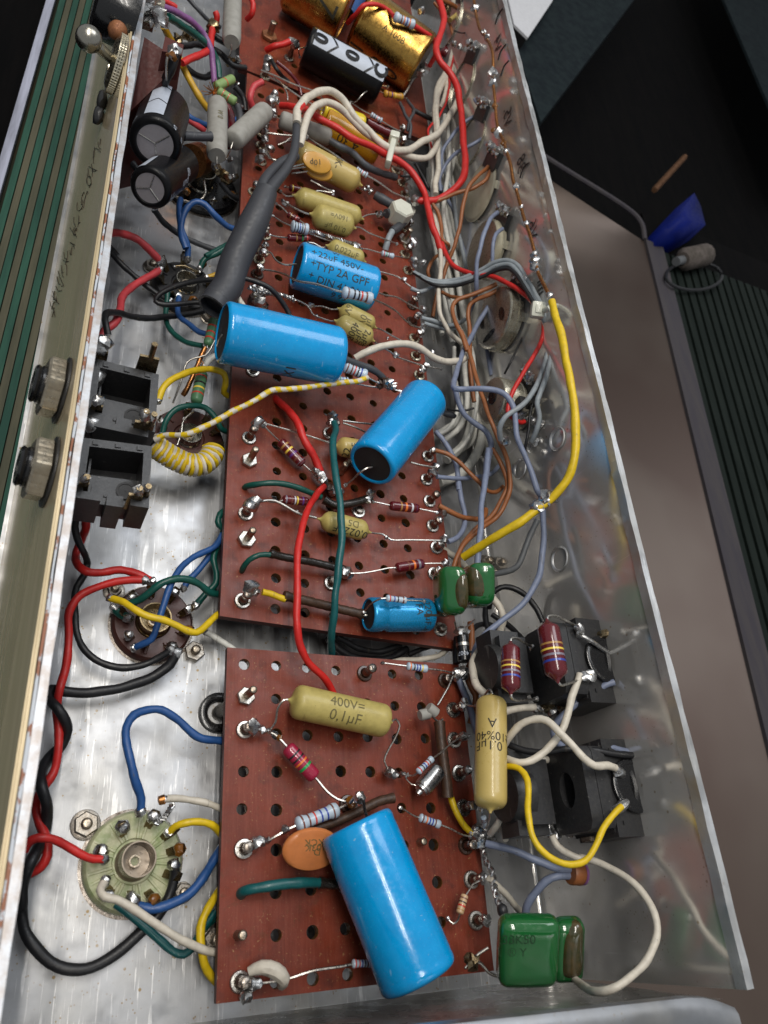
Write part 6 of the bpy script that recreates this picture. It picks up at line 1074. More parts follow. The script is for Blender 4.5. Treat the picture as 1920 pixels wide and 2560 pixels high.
# copper bus wire along the wall with solder joints
t = T('bus_wire', 'long copper earth wire running down the right wall over the pots', 'wire', WX(1240, 400, 24.4))
P = [Q((x, y, 24.3, 'x')) for x, y in ((740, -80), (760, 60), (780, 190), (830, 380), (900, 470), (985, 650), (1000, 780), (1000, 900), (1000, 1080), (1020, 1250), (1030, 1400), (1060, 1650), (1130, 1820), (1180, 1980), (1230, 2150))]
U('X2'); P += [Q((x, y, 24.3, 'x')) for x, y in ((1120, 330), (1165, 470), (1210, 640), (1250, 780), (1320, 980), (1370, 1180), (1400, 1370), (1460, 1500), (1530, 1640))]
mb = MB(); mb.tube(P, .11, 8); t.part('wire_run', mb, 'copper')
for (x, y, r_) in ((1155, 400, .25), (1210, 640, .16), (1215, 700, .15), (1270, 830, .2), (1365, 1180, .26), (1370, 1250, .32), (1370, 1320, .28), (1400, 1370, .16), (1540, 1650, .22)): mb = MB(); mb.blob(Q((x, y, 24.3, 'x')), r_, .5); t.part('solder_blob', mb, 'solder')
U('X1')
for (x, y, r_) in ((770, 110, .3), (880, 420, .22), (920, 490, .22), (990, 950, .36), (1000, 1070, .3), (1030, 970, .24), (1020, 1380, .2), (1070, 1720, .36), (1010, 1690, .2), (1140, 1850, .2), (1175, 1970, .22)): mb = MB(); mb.blob(Q((x, y, 24.3, 'x')), r_, .6); t.part('solder_blob', mb, 'solder' if r_ > .21 else 'flux')
for i, (x, y, r_) in enumerate(((400, 130, .4), (70, 140, .3), (570, 610, .22), (660, 640, .3), (830, 720, .24), (810, 850, .16), (740, 1060, .26), (820, 1080, .22), (900, 1040, .2), (860, 1310, .3), (870, 1480, .3), (920, 1510, .24), (840, 1570, .2), (490, 570, .24), (650, 60, .3), (660, 220, .3), (690, 380, .26), (640, 300, .3), (690, 170, .24), (720, 1020, .2))):
    near_pot(Q((x, y, 6.3)), r_, 'solder' if i % 3 else 'tag_bronze')
for i, (x, y, c_) in enumerate(((380, 690, 'maroon'), (560, 820, 'maroon'))): mb = MB(); mb.blob(Q((x, y, 4)), .55, .3); solo('red_capacitor', ['dark red bead component beside the gold can', 'second dark red bead component under the white harness wires'][i], 'capacitor', mb, c_)
wire('blue grey wire looping out from a far pot and back to the harness', 'grey_blue', 46, [(760, 1290, 6.8), (830, 1380, 7), (950, 1450, 7.2), (1030, 1580, 7.2), (985, 1690, 7), (870, 1780, 6.6), (700, 1890, 6), (540, 1970, 5.2), (440, 2060, 4.6), (350, 2190, 4), (310, 2320, 3.6), (320, 2480, 3.3)])
wire('blue grey wire from the far pot hole straight down to the harness', 'grey_blue', 46, [(800, 1490, 6.4), (680, 1540, 6), (560, 1650, 5.4), (440, 1800, 4.8), (350, 1950, 4.2), (320, 2150, 3.8), (300, 2350, 3.4), (340, 2460, 3)])
wire('black wire curling below the tie into the harness', 'black_wire', 30, [(-200, 2280, 3.6), (0, 2310, 3.4), (80, 2400, 3.2), (170, 2560, 3), (290, 2580, 3), (400, 2560, 3.2)])
U('X2')
wire('white harness wire that ends by crossing the brown pair', 'white', 52, [(205, 560, 4.1), (200, 640, 4.0), (235, 850, 4.1), (270, 1050, 4.3), (290, 1250, 4.4), (275, 1480, 4.4), (260, 1700, 4.3), (290, 1900, 4.1), (390, 2080, 3.9), (540, 2210, 3.6)])
wire('brown wire hanging from the cream pot down to the harness floor', 'brown', 46, [(830, 170, 7), (720, 270, 6.8), (610, 400, 6.4), (545, 600, 5.8), (510, 850, 5.2), (440, 1090, 4.4), (360, 1280, 3.6), (310, 1450, 3), (230, 1700, 2.4), (190, 1900, 2)])
wire('brown wire joined at the cream pot and folded back beside the boards', 'brown', 46, [(855, 220, 7), (790, 330, 6.7), (660, 415, 6.2), (500, 470, 5.6), (330, 530, 5), (190, 595, 4.5), (245, 670, 4.4), (290, 850, 4.2), (310, 1010, 4.1), (370, 1060, 4.1), (375, 1110, 3.6)])
wire('short brown arc between the harness and white cable', 'brown', 42, [(250, 1190, 2.6), (170, 1280, 2.6), (135, 1380, 2.4), (150, 1440, 2.2)]); wire('brown wire passing behind the white harness wire below the grey bundle', 'brown', 42, [(290, 1610, 3), (400, 1660, 3), (560, 1680, 2.8), (640, 1640, 2.8)])
wire('blue grey wire slanting down between the thick white cables', 'grey_blue', 44, [(370, 560, 2.8), (430, 670, 2.8), (475, 860, 2.6), (530, 1080, 2.4), (590, 1280, 2.2)])
wire('pale blue wire from the copper joint over the brown pot face', 'grey_blue', 52, [(935, 700, 7.6), (860, 770, 7.8), (800, 900, 7.8), (745, 1090, 7.4), (705, 1290, 6.8), (695, 1480, 6.2), (690, 1640, 5.4), (600, 1900, 3.4)])
wire('pale blue wire, shorter of the two over the brown faced pot', 'grey_blue', 46, [(995, 885, 7.8), (920, 950, 7.8), (885, 1070, 7.6), (880, 1180, 7.3), (880, 1280, 7)])
for k, (dx, dy, lb, mt) in enumerate(((0, 0, 'outer grey wire of the bundle arching over the pots into the second nylon tie', 'grey'), (-4, 46, 'middle grey wire of the bundle arching into the second nylon tie', 'grey'), (-8, 90, 'black inner wire of the bundle arching into the second nylon tie', 'black_wire'))):
    U('X2'); A_ = [(-20+dx, 1390, 3.6), (200, 1490+dy*.4, 4.4), (420, 1480+dy*.7, 5), (600, 1430+dy*.8, 5.8), (780, 1340+dy, 6.6), (930, 1265+dy, 7.4), (1060, 1250+dy, 8), (1170-dy*.3, 1310+dy, 8.4), (1290-dy*.6, 1490+dy*.6, 8.7), (1400-dy*.7, 1680+dy*.4, 8.9), (1490-dy*.6, 1900+dy*.2, 9)]
    A_ = [Q(p) for p in A_]
    if k < 2:
        U('X3'); A_ += [Q(p) for p in ([(1560, 50, 9), (1585, 200, 8.9), (1560, 400, 8.7), (1500, 650, 8.4), (1430, 830, 8.2), (1400, 950, 8), (1425, 1130, 7.6), (1380, 1290, 7), (1330, 1400, 6.4)] if k == 0 else [(1500, 60, 8.7), (1540, 220, 8.6), (1500, 420, 8.4), (1430, 650, 8.1), (1330, 860, 7.9), (1190, 1010, 7.6), (1020, 1130, 7.1), (960, 1250, 6.6), (975, 1380, 6)])]
    wire(lb, mt, 58 if k < 2 else 44, A_)
U('X2')
wire('red wire under the grey bundle reaching the second nylon tie', 'red', 56, [(300, 1050, 4.3), (340, 1150, 4.6), (400, 1280, 5), (500, 1350, 5.4), (640, 1400, 6), (800, 1420, 6.6), (930, 1450, 7.2), (1060, 1520, 7.7), (1200, 1600, 8.2), (1320, 1700, 8.6), (1400, 1830, 8.8)])
wire('grey pair stub returning to the board post, upper', 'grey', 50, [(-60, 1570, 3.4), (60, 1610, 3.5), (160, 1570, 3.8), (300, 1520, 4.2)]); wire('grey wire crossing below the white harness wire, upper of two', 'grey', 50, [(60, 1910, 3.6), (200, 1950, 3.6), (320, 1990, 3.5), (450, 1990, 3.4), (560, 1930, 3)]); wire('grey wire crossing below the white harness wire, lower of two', 'grey', 46, [(90, 1970, 3.4), (220, 2010, 3.4), (330, 2040, 3.2), (460, 2030, 3)])
wire('brown wire of the bent pair, outer, sweeping down past the pots', 'brown', 50, [(930, 1520, 6.6), (780, 1590, 6), (600, 1660, 5.4), (470, 1710, 5), (420, 1790, 4.9), (440, 1920, 4.9), (520, 2100, 5), (590, 2290, 5)]+[])
U('X3')
BP = [(520, 130, 5), (590, 320, 5), (650, 500, 5.1), (720, 760, 5.3), (790, 960, 5.5), (860, 1150, 5.6), (930, 1330, 5.5), (1010, 1500, 5.3), (1070, 1680, 5), (1090, 1850, 4.8), (1060, 2020, 4.6), (980, 2200, 4.4)]
U('I'); 
U('X3'); P1 = [Q(p) for p in BP]; U('I'); P1 += [Q(p) for p in [(460, 510, 4.1), (350, 590, 4), (250, 690, 3.9), (205, 780, 3.8), (185, 850, 3.6)]]; wire('brown wire sweeping from beside the nearest pot in a long bow to the green capacitors', 'brown', 30, P1)
U('X2'); wire('brown wire of the bent pair, inner, dropping behind the outer one', 'brown', 50, [(1000, 1560, 6.6), (850, 1640, 6), (700, 1700, 5.4), (620, 1760, 5), (600, 1850, 4.8), (615, 2000, 4.6), (620, 2200, 4.4), (625, 2450, 4.2), (640, 2700, 4), (670, 2880, 3.8)])
U('X3'); P1 = [Q(p) for p in [(880, 1480, 4.6), (960, 1620, 4.6), (1030, 1780, 4.5), (1050, 1900, 4.4), (1010, 2030, 4.2), (930, 2180, 4)]]; U('I'); P1 += [Q(p) for p in [(430, 500, 3.8), (310, 600, 3.7), (240, 700, 3.6), (225, 780, 3.5), (230, 880, 3.2)]]; wire('second brown wire bowing beside the first to the green capacitors', 'brown', 30, P1)
U('X3')
P1 = [Q(p) for p in [(830, -150, 5.2), (740, 0, 4.8), (660, 150, 4.6), (560, 330, 4.6), (490, 520, 4.9), (440, 700, 5.6), (450, 790, 6.0), (560, 795, 6.2), (750, 790, 6.8), (930, 810, 7.2), (1050, 880, 7.4), (1120, 1000, 7.4), (1145, 1150, 7.3), (1165, 1330, 7.2), (1230, 1500, 7), (1330, 1740, 6.8), (1400, 1980, 6.6)]]
U('I'); P1 += [Q(p) for p in [(755, 360, 6.4), (775, 550, 6.2), (768, 750, 6), (735, 900, 5.8), (660, 1040, 5.5), (540, 1145, 5), (420, 1235, 4.6), (345, 1330, 4.2), (315, 1450, 3.6)]]; wire('long blue grey wire snaking over the nearest pot down to the maroon resistors', 'grey_blue', 38, P1)
U('X3'); P1 = [Q(p) for p in [(455, 800, 5), (475, 900, 4.8), (540, 1070, 4.6), (680, 1190, 4.5), (800, 1280, 4.5), (860, 1420, 4.5), (840, 1620, 4.6), (805, 1800, 4.7), (780, 1950, 4.8)]]; U('I'); P1 += [Q(p) for p in [(420, 60, 4.9), (400, 240, 5), (375, 400, 5.1), (362, 600, 5.2), (350, 700, 5.2), (345, 810, 5)]]; wire('blue grey wire running straight down to the right green capacitor', 'grey_blue', 38, P1)
U('X3'); P1 = [Q(p) for p in [(225, 1280, 3.4), (340, 1420, 3.4), (430, 1590, 3.3), (480, 1760, 3.2), (490, 1960, 3.2)]]; U('I'); P1 += [Q(p) for p in [(222, 260, 3.2), (240, 380, 3.2), (265, 480, 3.2), (250, 580, 3.3), (200, 640, 3.4), (155, 660, 3.4)]]; wire('blue grey wire curling beside the boards into the right hand post', 'grey_blue', 34, P1)
U('X3'); wire('blue grey wire lying across the white cables from the right hand post', 'grey_blue', 50, [(240, 1805, 3.4), (440, 1825, 3.4), (640, 1820, 3.3), (800, 1795, 3.2), (900, 1745, 3), (960, 1670, 2.6)])
wire('brown wire swinging from the post across the cables to a loop', 'brown', 50, [(220, 1500, 3.6), (350, 1540, 3.7), (480, 1620, 3.8), (620, 1760, 3.8), (740, 1880, 3.8), (830, 1970, 3.7), (920, 1985, 3.6), (1000, 1920, 3.4)])
U('I'); wire('brown wire from the lower post curving under the bowed pair', 'brown', 34, [(95, 425, 3.5), (180, 470, 3.5), (270, 505, 3.4), (350, 512, 3.3), (395, 490, 3.2), (400, 450, 3)])
U('X3'); wire('bright red wire from the second tie to the nearest pot', 'red', 54, [(1450, -40, 8.6), (1470, 100, 8.6), (1440, 250, 8.4), (1350, 430, 8.2), (1230, 620, 7.9), (1140, 780, 7.6), (1080, 930, 7.3), (1060, 1080, 7.1), (1120, 1130, 6.8), (1210, 1180, 6.6), (1250, 1170, 6.6)])
wire('thin black wire from the slotted pot down to the nearest pot', 'black_wire', 26, [(1400, -60, 7), (1270, 130, 6.8), (1160, 330, 6.4), (1080, 500, 6), (1020, 620, 5.4)]); wire('thin black wire from the blue capacitor to the nearest pot', 'black_wire', 26, [(360, 1030, 4), (500, 1045, 4), (600, 1035, 4.2), (670, 1015, 4.4)])
wire('black wire hanging between the solder tags of the nearest pot', 'black_wire', 36, [(1340, 960, 7.2), (1310, 1100, 7), (1300, 1230, 6.8), (1270, 1400, 6.4), (1250, 1500, 6)])
for i, (x, y, z) in enumerate(((1040, 1405, 6.0), (1370, 1400, 6.3), (1350, 1150, 6.8), (1220, 1105, 6.6), (1270, 1490, 5.8), (1430, 1200, 6.8))):
    near_pot(Q((x, y, z)), .26, 'solder'); near_pot(Q((x-35, y-15, z-.1)), .2, 'solder')
mb = MB(); 
for dx in (0, 60, 130): p = Q((1200+dx*2, 960-dx*.2, 7.0)); mb.hexa([p+np.array(v) for v in ((-.2, -.3, -.6), (.2, -.3, -.6), (.2, .3, -.6), (-.2, .3, -.6), (-.2, -.3, .3), (.2, -.3, .3), (.2, .3, .3), (-.2, .3, .3))])
solo('tag_block', 'row of small black tag blocks above the nearest pot', 'terminal block', mb, 'black_plastic', smooth=False)
wire('pale cable end rising behind the nearest pot', 'grey', 60, [(960, 460, 3), (940, 560, 2.8), (930, 640, 2.6)]); wire('blue grey wire dropping behind the nearest pot', 'grey_blue', 50, [(800, 250, 3.4), (830, 400, 3.2), (870, 640, 3)])
# yellow wire on the wall
U('F'); P1 = [Q((x, y, 24.0, 'x')) for x, y in ((983, 500), (1010, 600), (1050, 750), (1082, 900), (1108, 1060), (1132, 1200), (1140, 1350))]; U('I'); P1 += [Q((985, 40, 24.0, 'x')), Q((968, 150, 23.9, 'x')), Q((920, 270, 23.7, 'x')), Q((840, 370, 23.3, 'x')), Q((740, 445, 22.7, 'x')), Q((630, 525, 22, 'x')), Q((500, 605, 21.3, 'x')), Q((380, 680, 20.8, 'x')), Q((255, 760, 20.3, 'x'))]
wire('thick bright yellow wire hugging the right wall then crossing to the board', 'yellow', 56, P1)
mb = MB(); mb.blob(Q((800, 380, 23.2, 'x')), .38, .8); mb.blob(Q((790, 400, 23, 'x')), .25, .8); mb.blob(Q((728, 435, 22.6, 'x')), .3, .9); solo('solder_joint', 'bright solder splice halfway along the thick yellow wire', 'solder joint', mb, 'solder')
wire('charcoal wire from the yellow wire splice down to the right green capacitor', 'mid_grey', 40, [(735, 520, 6.4), (680, 640, 6), (640, 740, 5.6), (600, 820, 5.2), (540, 852, 4.8), (430, 875, 4.2)])
U('F'); t = T('cable_tie', 'white nylon tie binding the grey bundle to the thick yellow wire', 'cable tie', Q((900, 560, 8.5)))
c = Q((892, 558, 9.5)); rx_ = R.T@np.array([1, .12, 0.]); ry_ = R.T@np.array([-.12, 1, 0.]); rz_ = R.T@np.array([0, 0, 1.]); mb = roundbox(c, (rx_, ry_, rz_), (.40, .46, .34), .12, 4); t.part('lock_head', mb, 'white_nylon'); mb = roundbox(c-rz_*.3, (rx_, ry_, rz_), (.2, .26, .12), .06, 3); t.part('lock_window', mb, 'white_nylon')
mb = MB(); mb.tube([Q((925, 560, 9.6)), Q((960, 550, 10.2)), Q((1005, 530, 10.2)), Q((1035, 550, 9.8)), Q((1020, 585, 9.2))], .17, 8); t.part('strap', mb, 'white_nylon')
# marker writing on the wall
def wall_text(s, x, y, size, rot):
    c = WX(x, y, 25.15); V, F = text_mesh(s, 9); ca, sa = math.cos(rot), math.sin(rot); mb = MB(); mb.add([c+np.array([0, 0, 0])+np.array([0, 1, 0])*(vx*ca-vy*sa)*size+np.array([0, 0, 1])*(vx*sa+vy*ca)*size for vx, vy in V], F); mb.f = [f[::-1] for f in mb.f]; ch.part('marker_writing', mb, 'black_wire', smooth=False)
for s_, x, y, sz in (('V5.', 1268, 290, 1.3), ('38', 1302, 410, 1.3), ('V6.', 1330, 570, 1.3), ('mr', 1352, 712, 1.1), ('V4', 1243, 110, 1.3)): wall_text(s_, x, y, sz, 0.2)
for (x, y) in ((1245, 150), (1252, 190), (1238, 60), (1300, 445)): 
    mb = MB(); c = WX(x, y, 25.16); mb.tube([c, c+np.array([0, .4, .5]), c+np.array([0, .2, 1.1])], .05, 5); ch.part('marker_writing', mb, 'black_wire')
# ---------- green dipped capacitors ----------
def dipped(label, cx, cy, z, hx, hy, hz, ax, resin, tilt, texts=(), group=None):
    t = T('dipped_capacitor', label, 'capacitor', Q((cx, cy, z))-np.array([0, 0, hz]), group); c = Q((cx, cy, z)); mb = roundbox(c, ax, (hx, hy, hz), min(hx, hy, hz)*.72, 7, .04); bo = t.part('body', mb, 'green_cap', auto=80)
    for (dx, dy, dz, rx2, ry2, rz2) in resin:
        cc = c+nrm(ax[0])*dx+nrm(ax[1])*dy+nrm(ax[2])*dz; mb = roundbox(cc, ax, (rx2, ry2, rz2), min(rx2, ry2, rz2)*.95, 7, .28); t.part('resin_patch', mb, 'resin_brown', auto=80)
    return t, c
U('I'); rx_ = R.T@np.array([1, 0, 0.]); ry_ = R.T@np.array([.03, 1, 0.]); rz_ = R.T@np.array([.2, -.25, -1.])
dipped('green dipped capacitor with brown resin side, left of the upright pair', 165, 985, 5.2, .68, 1.20, 1.0, (rx_, ry_, rz_), [(.26, .1, .03, .46, 1.02, .99)], 0)
ry_ = R.T@np.array([-.02, 1, 0.]); dipped('green dipped capacitor with brown resin top, right of the upright pair', 345, 945, 5.4, .70, 1.10, 1.0, (rx_, ry_, rz_), [(-.24, -.12, .03, .48, .98, .99)], 0)
mb = MB(); mb.tube([Q((200, 1180, 4)), Q((215, 1240, 3.4)), Q((240, 1290, 3)), ], .05, 6); mb.tube([Q((330, 1160, 4)), Q((290, 1200, 3.6)), Q((250, 1230, 3.3))], .05, 6); solo('bare_lead', 'thin leads below the upright green capacitor pair', 'wire', mb, 'lead_wire')
U('N'); rx_ = R.T@np.array([1, .05, 0.1]); ry_ = R.T@np.array([-.04, 1, 0.]); rz_ = R.T@np.array([0, 0, -1.])
t, c = dipped('wide green dipped capacitor printed .33K50 at the near corner', 620, 474, 6.2, 1.22, 1.34, .55, (rx_, ry_, rz_), [], 0)
f_ = -nrm(R.T@np.array([0, 0, 1.]))*.72
print_flat(t, '.33K50', Q((577, 433, 7.0)), rx_, -ry_, .50, 'dark_ink'); print_flat(t, '® Y', Q((575, 488, 7.0)), rx_, -ry_, .46, 'dark_ink')
rx2 = R.T@np.array([.45, 0, .9]); dipped('green dipped capacitor with brown edge hidden behind the wide printed one', 792, 470, 5.7, .66, 1.26, .50, (rx_, ry_, rz_), [(.10, -.05, .10, .50, 1.15, .52)], 0)
mb = MB(); mb.blob(Q((512, 305, 4.6)), .3, .1, sc3=(.8, 1, .8)); solo('black_bead', 'small black bead at the top left corner of the printed green capacitor', 'bead', mb, 'black_plastic')
# maroon banded parts above the jack sockets
U('I')
def mar(label, a, b, w, la, lb): resistor(label, a, b, w, 'maroon', [(.42, 'gold', .03), (.51, 'yellow', .03), (.60, 'grey', .035), (.69, 'blue', .035)], la, lb, style='maroon', lr=.06)
mar('smaller maroon resistor with four rings by the black jacks', (560, 1305, 8.2), (562, 1650, 8.2), 125, [(562, 1290, 8.2), (600, 1285, 8.1), (660, 1320, 7.8), (700, 1340, 7.4)], [(565, 1665, 8.2), (590, 1685, 8.1), (640, 1685, 7.8), (730, 1680, 7.2)])
mar('larger maroon resistor with four rings standing highest over the far jack', (795, 1165, 8.8), (868, 1570, 8.8), 148, [(800, 1145, 8.8), (850, 1140, 8.7), (920, 1170, 8.5), (1000, 1215, 8.2)], [(880, 1585, 8.8), (960, 1570, 8.6), (1060, 1535, 8.2), (1180, 1530, 8)])
# ---------- black jack sockets on the right wall ----------
def jackbody(label, cr, cx, cy, z, extra=0):
    U(cr); c = Q((cx, cy, z)); t = T('jack_socket', label, 'jack socket', c-np.array([0, 0, 1.8]), 'black jack sockets on the right wall'); X = np.array([1., 0, 0])
    mb = MB(); mb.lathe(np.array([24.95, c[1], c[2]]), np.array([25.1, c[1], c[2]]), [(0, 1.2), (0, 1.5), (1, 1.55)], 36, caps=False); mb.lathe(np.array([24.6, c[1], c[2]]), np.array([25.1, c[1], c[2]]), [(0, 1.15), (1, 1.2)], 36); t.part('collar', mb, 'black_plastic')
    mb = MB(); mb.box((c[0]+1.2, c[1]-1.85, c[2]-1.6), (24.4, c[1]+1.85, c[2]+1.05)); t.part('housing', mb, 'black_plastic', smooth=False)
    mb = MB(); mb.box((c[0]+1.25, c[1]-2.05, c[2]-1.4), (c[0]+3.0, c[1]+2.0, c[2]+1.2)); t.part('housing_step', mb, 'black_plastic', smooth=False)
    mb = MB(); q = np.array([c[0]+2.5, c[1], c[2]+1.18]); mb.lathe(q, q+np.array([0, 0, .25]), [(0, 1.15), (.8, 1.15), (1, 1.08), (1, .9), (.9, .88)], 36); t.part('round_boss', mb, 'black_gloss')
    # front plate: half disc with an oval slot
    for sx, (xa, xb) in enumerate(((c[0]-.1, c[0]+.5), (c[0]+.53, c[0]+1.2))):
        N = 36; hr_ = .55; mb = MB(); ring = []
        for k in range(N):
            an = 2*math.pi*k/N; yy = 2.2*math.cos(an); zz = 1.75*math.sin(an); ring.append((max(-1.75, min(1.75, yy)), max(-1.45, min(1.3, zz))))
        hole = [(.75*math.cos(2*math.pi*k/N), .5*math.sin(2*math.pi*k/N)) for k in range(N)]; vs = []
        for xx in (xa, xb): vs += [(xx, c[1]+a_, c[2]+b_) for a_, b_ in ring]+[(xx, c[1]+a_, c[2]+b_) for a_, b_ in hole]
        fs = []
        for k in range(N):
            k2 = (k+1) % N; fs += [(k, k2, N+k2, N+k), (2*N+k, 3*N+k, 3*N+k2, 2*N+k2), (k, 2*N+k, 2*N+k2, k2), (N+k, N+k2, 3*N+k2, 3*N+k)]
        mb.add(vs, fs); t.part('front_plate', mb, 'black_plastic')
    mb = MB(); mb.box((c[0]-.05, c[1]-.1, c[2]-1.4), (c[0]+1.2, c[1]+1.7, c[2]-.6)); mb2 = MB(); t.part('lower_block', mb, 'black_gloss', smooth=False)
    for dy in (-1.5, -.5, .6, 1.5):
        mb = MB(); mb.box((c[0]+1.6, c[1]+dy-.09, c[2]+1.1), (24.2, c[1]+dy+.09, c[2]+1.26)); t.part('moulded_rib', mb, 'black_plastic', smooth=False)
    for dy in (-1.98, 1.9):
        mb = MB(); mb.box((c[0]+2.0, c[1]+dy-.06, c[2]-1.0), (23.6, c[1]+dy+.12, c[2]-.4)); t.part('contact_strip', mb, 'bolt_steel', smooth=False)
    mb = MB(); mb.box((c[0]-2.3, c[1]-1.7, c[2]-2.2), (c[0]-.7, c[1]+1.8, c[2]-.9)); t.part('tail_block', mb, 'black_plastic', smooth=False)
    mb = MB(); q = np.array([c[0]-2.0, c[1], c[2]-1.4]); mb.lathe(q-X*.5, q+X*.5, [(0, .5), (0, 1.1), (.3, 1.2), (1, 1.2)], 30); t.part('tail_drum', mb, 'black_plastic')
    mb = MB(); mb.box((c[0]-2.1, c[1]-1.3, c[2]-2.3), (c[0]-.6, c[1]+1.4, c[2]-.5)); t.part('tail_housing', mb, 'black_plastic', smooth=False)
    return t, c
def lugon(t, x, y, z, dx, dy, blob=.22, mt='solder'):
    p = Q((x, y, z)); q = Q((x+dx, y+dy, z+.3)); mb = MB(); mb.tube([p-np.array([0, 0, .6]), p, (p+q)/2+np.array([0, 0, .1]), q], lambda f: .12+.10*math.sin(f*3.1), 8); t.part('solder_lug', mb, mt)
    if blob: mb = MB(); mb.blob((p+q)/2, blob, .6); t.part('solder_blob', mb, 'solder')
t, c = jackbody('black jack socket with oval slot under the yellow wire loop', 'L', 940, 870, 7.0)
lugon(t, 1280, 770, 8.3, -60, -50, .26); lugon(t, 1240, 1000, 8.3, 80, -60, .24); lugon(t, 1400, 1060, 8.0, 120, -60, .3, 'tag_bronze'); lugon(t, 1390, 700, 8.4, 20, -60, .3); lugon(t, 830, 1150, 5.4, 30, 40, .25)
mb = MB(); mb.tube([Q((1425, 730, 8.5)), Q((1435, 860, 8.5)), Q((1445, 1000, 8.4))], .10, 8); t.part('link_wire', mb, 'solder')
for x, y in ((880, 1120), (940, 1150), (1060, 1160), (1110, 1140), (800, 1130)): mb = MB(); mb.blob(Q((x, y, 5.6)), .22, .8); t.part('solder_blob', mb, 'solder')
U('I'); t, c = jackbody('black jack socket behind the larger maroon resistor', 'I', 790, 1450, 7.0)
lugon(t, 1010, 1260, 8.4, -15, -70, .24, 'solder'); lugon(t, 1050, 1540, 8.2, 40, -20, .3, 'tag_bronze'); lugon(t, 1270, 1590, 8.2, 60, -50, .3); lugon(t, 1240, 1220, 8.6, -10, 40, .12); lugon(t, 1150, 1260, 8.3, 80, -10, 0, 'tag_bronze')
for pts in ([(1010, 1260, 8.5), (1080, 1300, 8.6), (1150, 1350, 8.5), (1230, 1400, 8.4)], [(1235, 1210, 8.7), (1240, 1300, 8.6), (1245, 1400, 8.5), (1265, 1540, 8.4)], [(1060, 1290, 8.5), (1070, 1310, 8.5)]):
    mb = MB(); mb.tube([Q(p) for p in pts], .10, 8); t.part('link_wire', mb, 'solder')
mb = MB(); mb.blob(Q((1225, 1405, 8.4)), .2, .5); mb.blob(Q((1040, 1540, 8.4)), .3, .4); t.part('solder_blob', mb, 'solder')
U('L')
for x, y in ((760, 310), (800, 330), (830, 350), (895, 300), (730, 340), (900, 340)): mb = MB(); mb.blob(Q((x, y, 6.0)), .26, .8); t.part('solder_blob', mb, 'solder' if x % 20 else 'tag_bronze')
mustard('smooth mustard capacitor printed 0.1 microfarad, leaning over the right edge of the near board', (437, 278, 6.4), (430, 978, 6.8), 208, [(440, 240, 6.4), (425, 215, 6.3), (395, 250, 5.8), (360, 300, 4.8), (320, 325, 4), (265, 315, 3.5)], [(425, 1060, 6), (415, 1090, 5), (400, 1120, 3.8)], [('0.1µF', .50, -8, .56, 'around', -1, 'ink'), ('±10%40', .41, 12, .54, 'around', -1, 'ink'), ('A', .29, 4, .6, 'around', -1, 'ink')], body='mustard_clean', style='mlong', name='mustard_capacitor')
film('tiny resistor with a brown ring under the lower tip of the smooth mustard capacitor', (385, 1040, 4.4), (395, 1110, 3.8), 40, ['brown', 'brown'], [(375, 1000, 4.4)], [(390, 1130, 3.5)])
for x, y, r_ in ((370, 1140, .34), (350, 1120, .26), (400, 1160, .28), (340, 1170, .26), (430, 1180, .22), (365, 1200, .3), (310, 1140, .18), (450, 1190, .16)): joint(bA, (x, y, 3.2), r_)
joint(bA, (350, 1215, 2.9), .34, 'solder_mask_brown'); joint(bA, (260, 300, 3.5), .2, 'solder')
WL = 'white wires round the black jacks'
wire('white wire sweeping from the far jack lug down and left under the mustard capacitor', 'white', 50, [(1010, 120, 8.4), (985, 190, 8.4), (960, 260, 8.3), (930, 380, 8.1), (890, 490, 7.9), (800, 600, 7.6), (700, 680, 7.3), (620, 695, 7), (540, 670, 6.4), (480, 640, 5.6)])
wire('white wire arching over the jacks to the lug above the oval slot', 'white', 50, [(500, 600, 5.8), (560, 520, 6.6), (630, 445, 7.2), (720, 412, 7.7), (800, 425, 8.1), (880, 500, 8.4), (950, 570, 8.6), (1030, 660, 8.8), (1100, 710, 8.9), (1190, 708, 8.9), (1240, 725, 8.8)])
wire('short white wire between the mustard capacitor and the far jack joint', 'white', 48, [(490, 370, 5.8), (560, 352, 6), (640, 335, 6), (720, 332, 6.1)])
wire('white wire lying behind the black wire and slotted jack', 'white', 46, [(620, 690, 5.6), (720, 682, 5.8), (850, 670, 6), (940, 672, 6)])
wire('white wire curving from behind the mustard capacitor to the solder cluster', 'white', 46, [(620, 735, 5.6), (565, 810, 5.6), (545, 920, 5.4), (510, 1030, 5), (450, 1125, 4.2), (430, 1150, 3.8)]); wire('frayed white wire end standing beside the solder cluster', 'white', 40, [(480, 1050, 4), (505, 1120, 4.2), (530, 1190, 4.6)])
U('L'); P1 = [Q(p) for p in [(830, 1160, 5.8), (850, 1210, 5.8), (900, 1260, 6), (1010, 1310, 6.4)]]; U('N'); P1 += [Q(p) for p in [(850, 75, 23.2, 'x'), (960, 115, 23.7, 'x'), (1050, 165, 24.0, 'x'), (1120, 235, 24.2, 'x'), (1168, 320, 24.2, 'x'), (1178, 410, 24.0, 'x'), (1150, 490, 23.5, 'x'), (1090, 570, 9, 'z')[:3], (1010, 630, 9), (930, 655, 8.4), (850, 622, 6.2), (780, 570, 5.0)]]
wire('long white wire making the big loop at the near right corner', 'white', 33, P1)
wire('white wire slanting behind the bare twisted lead to the printed green capacitor', 'white', 28, [(455, 165, 3.4), (490, 200, 3.2), (540, 250, 2.8), (600, 320, 2.2)])
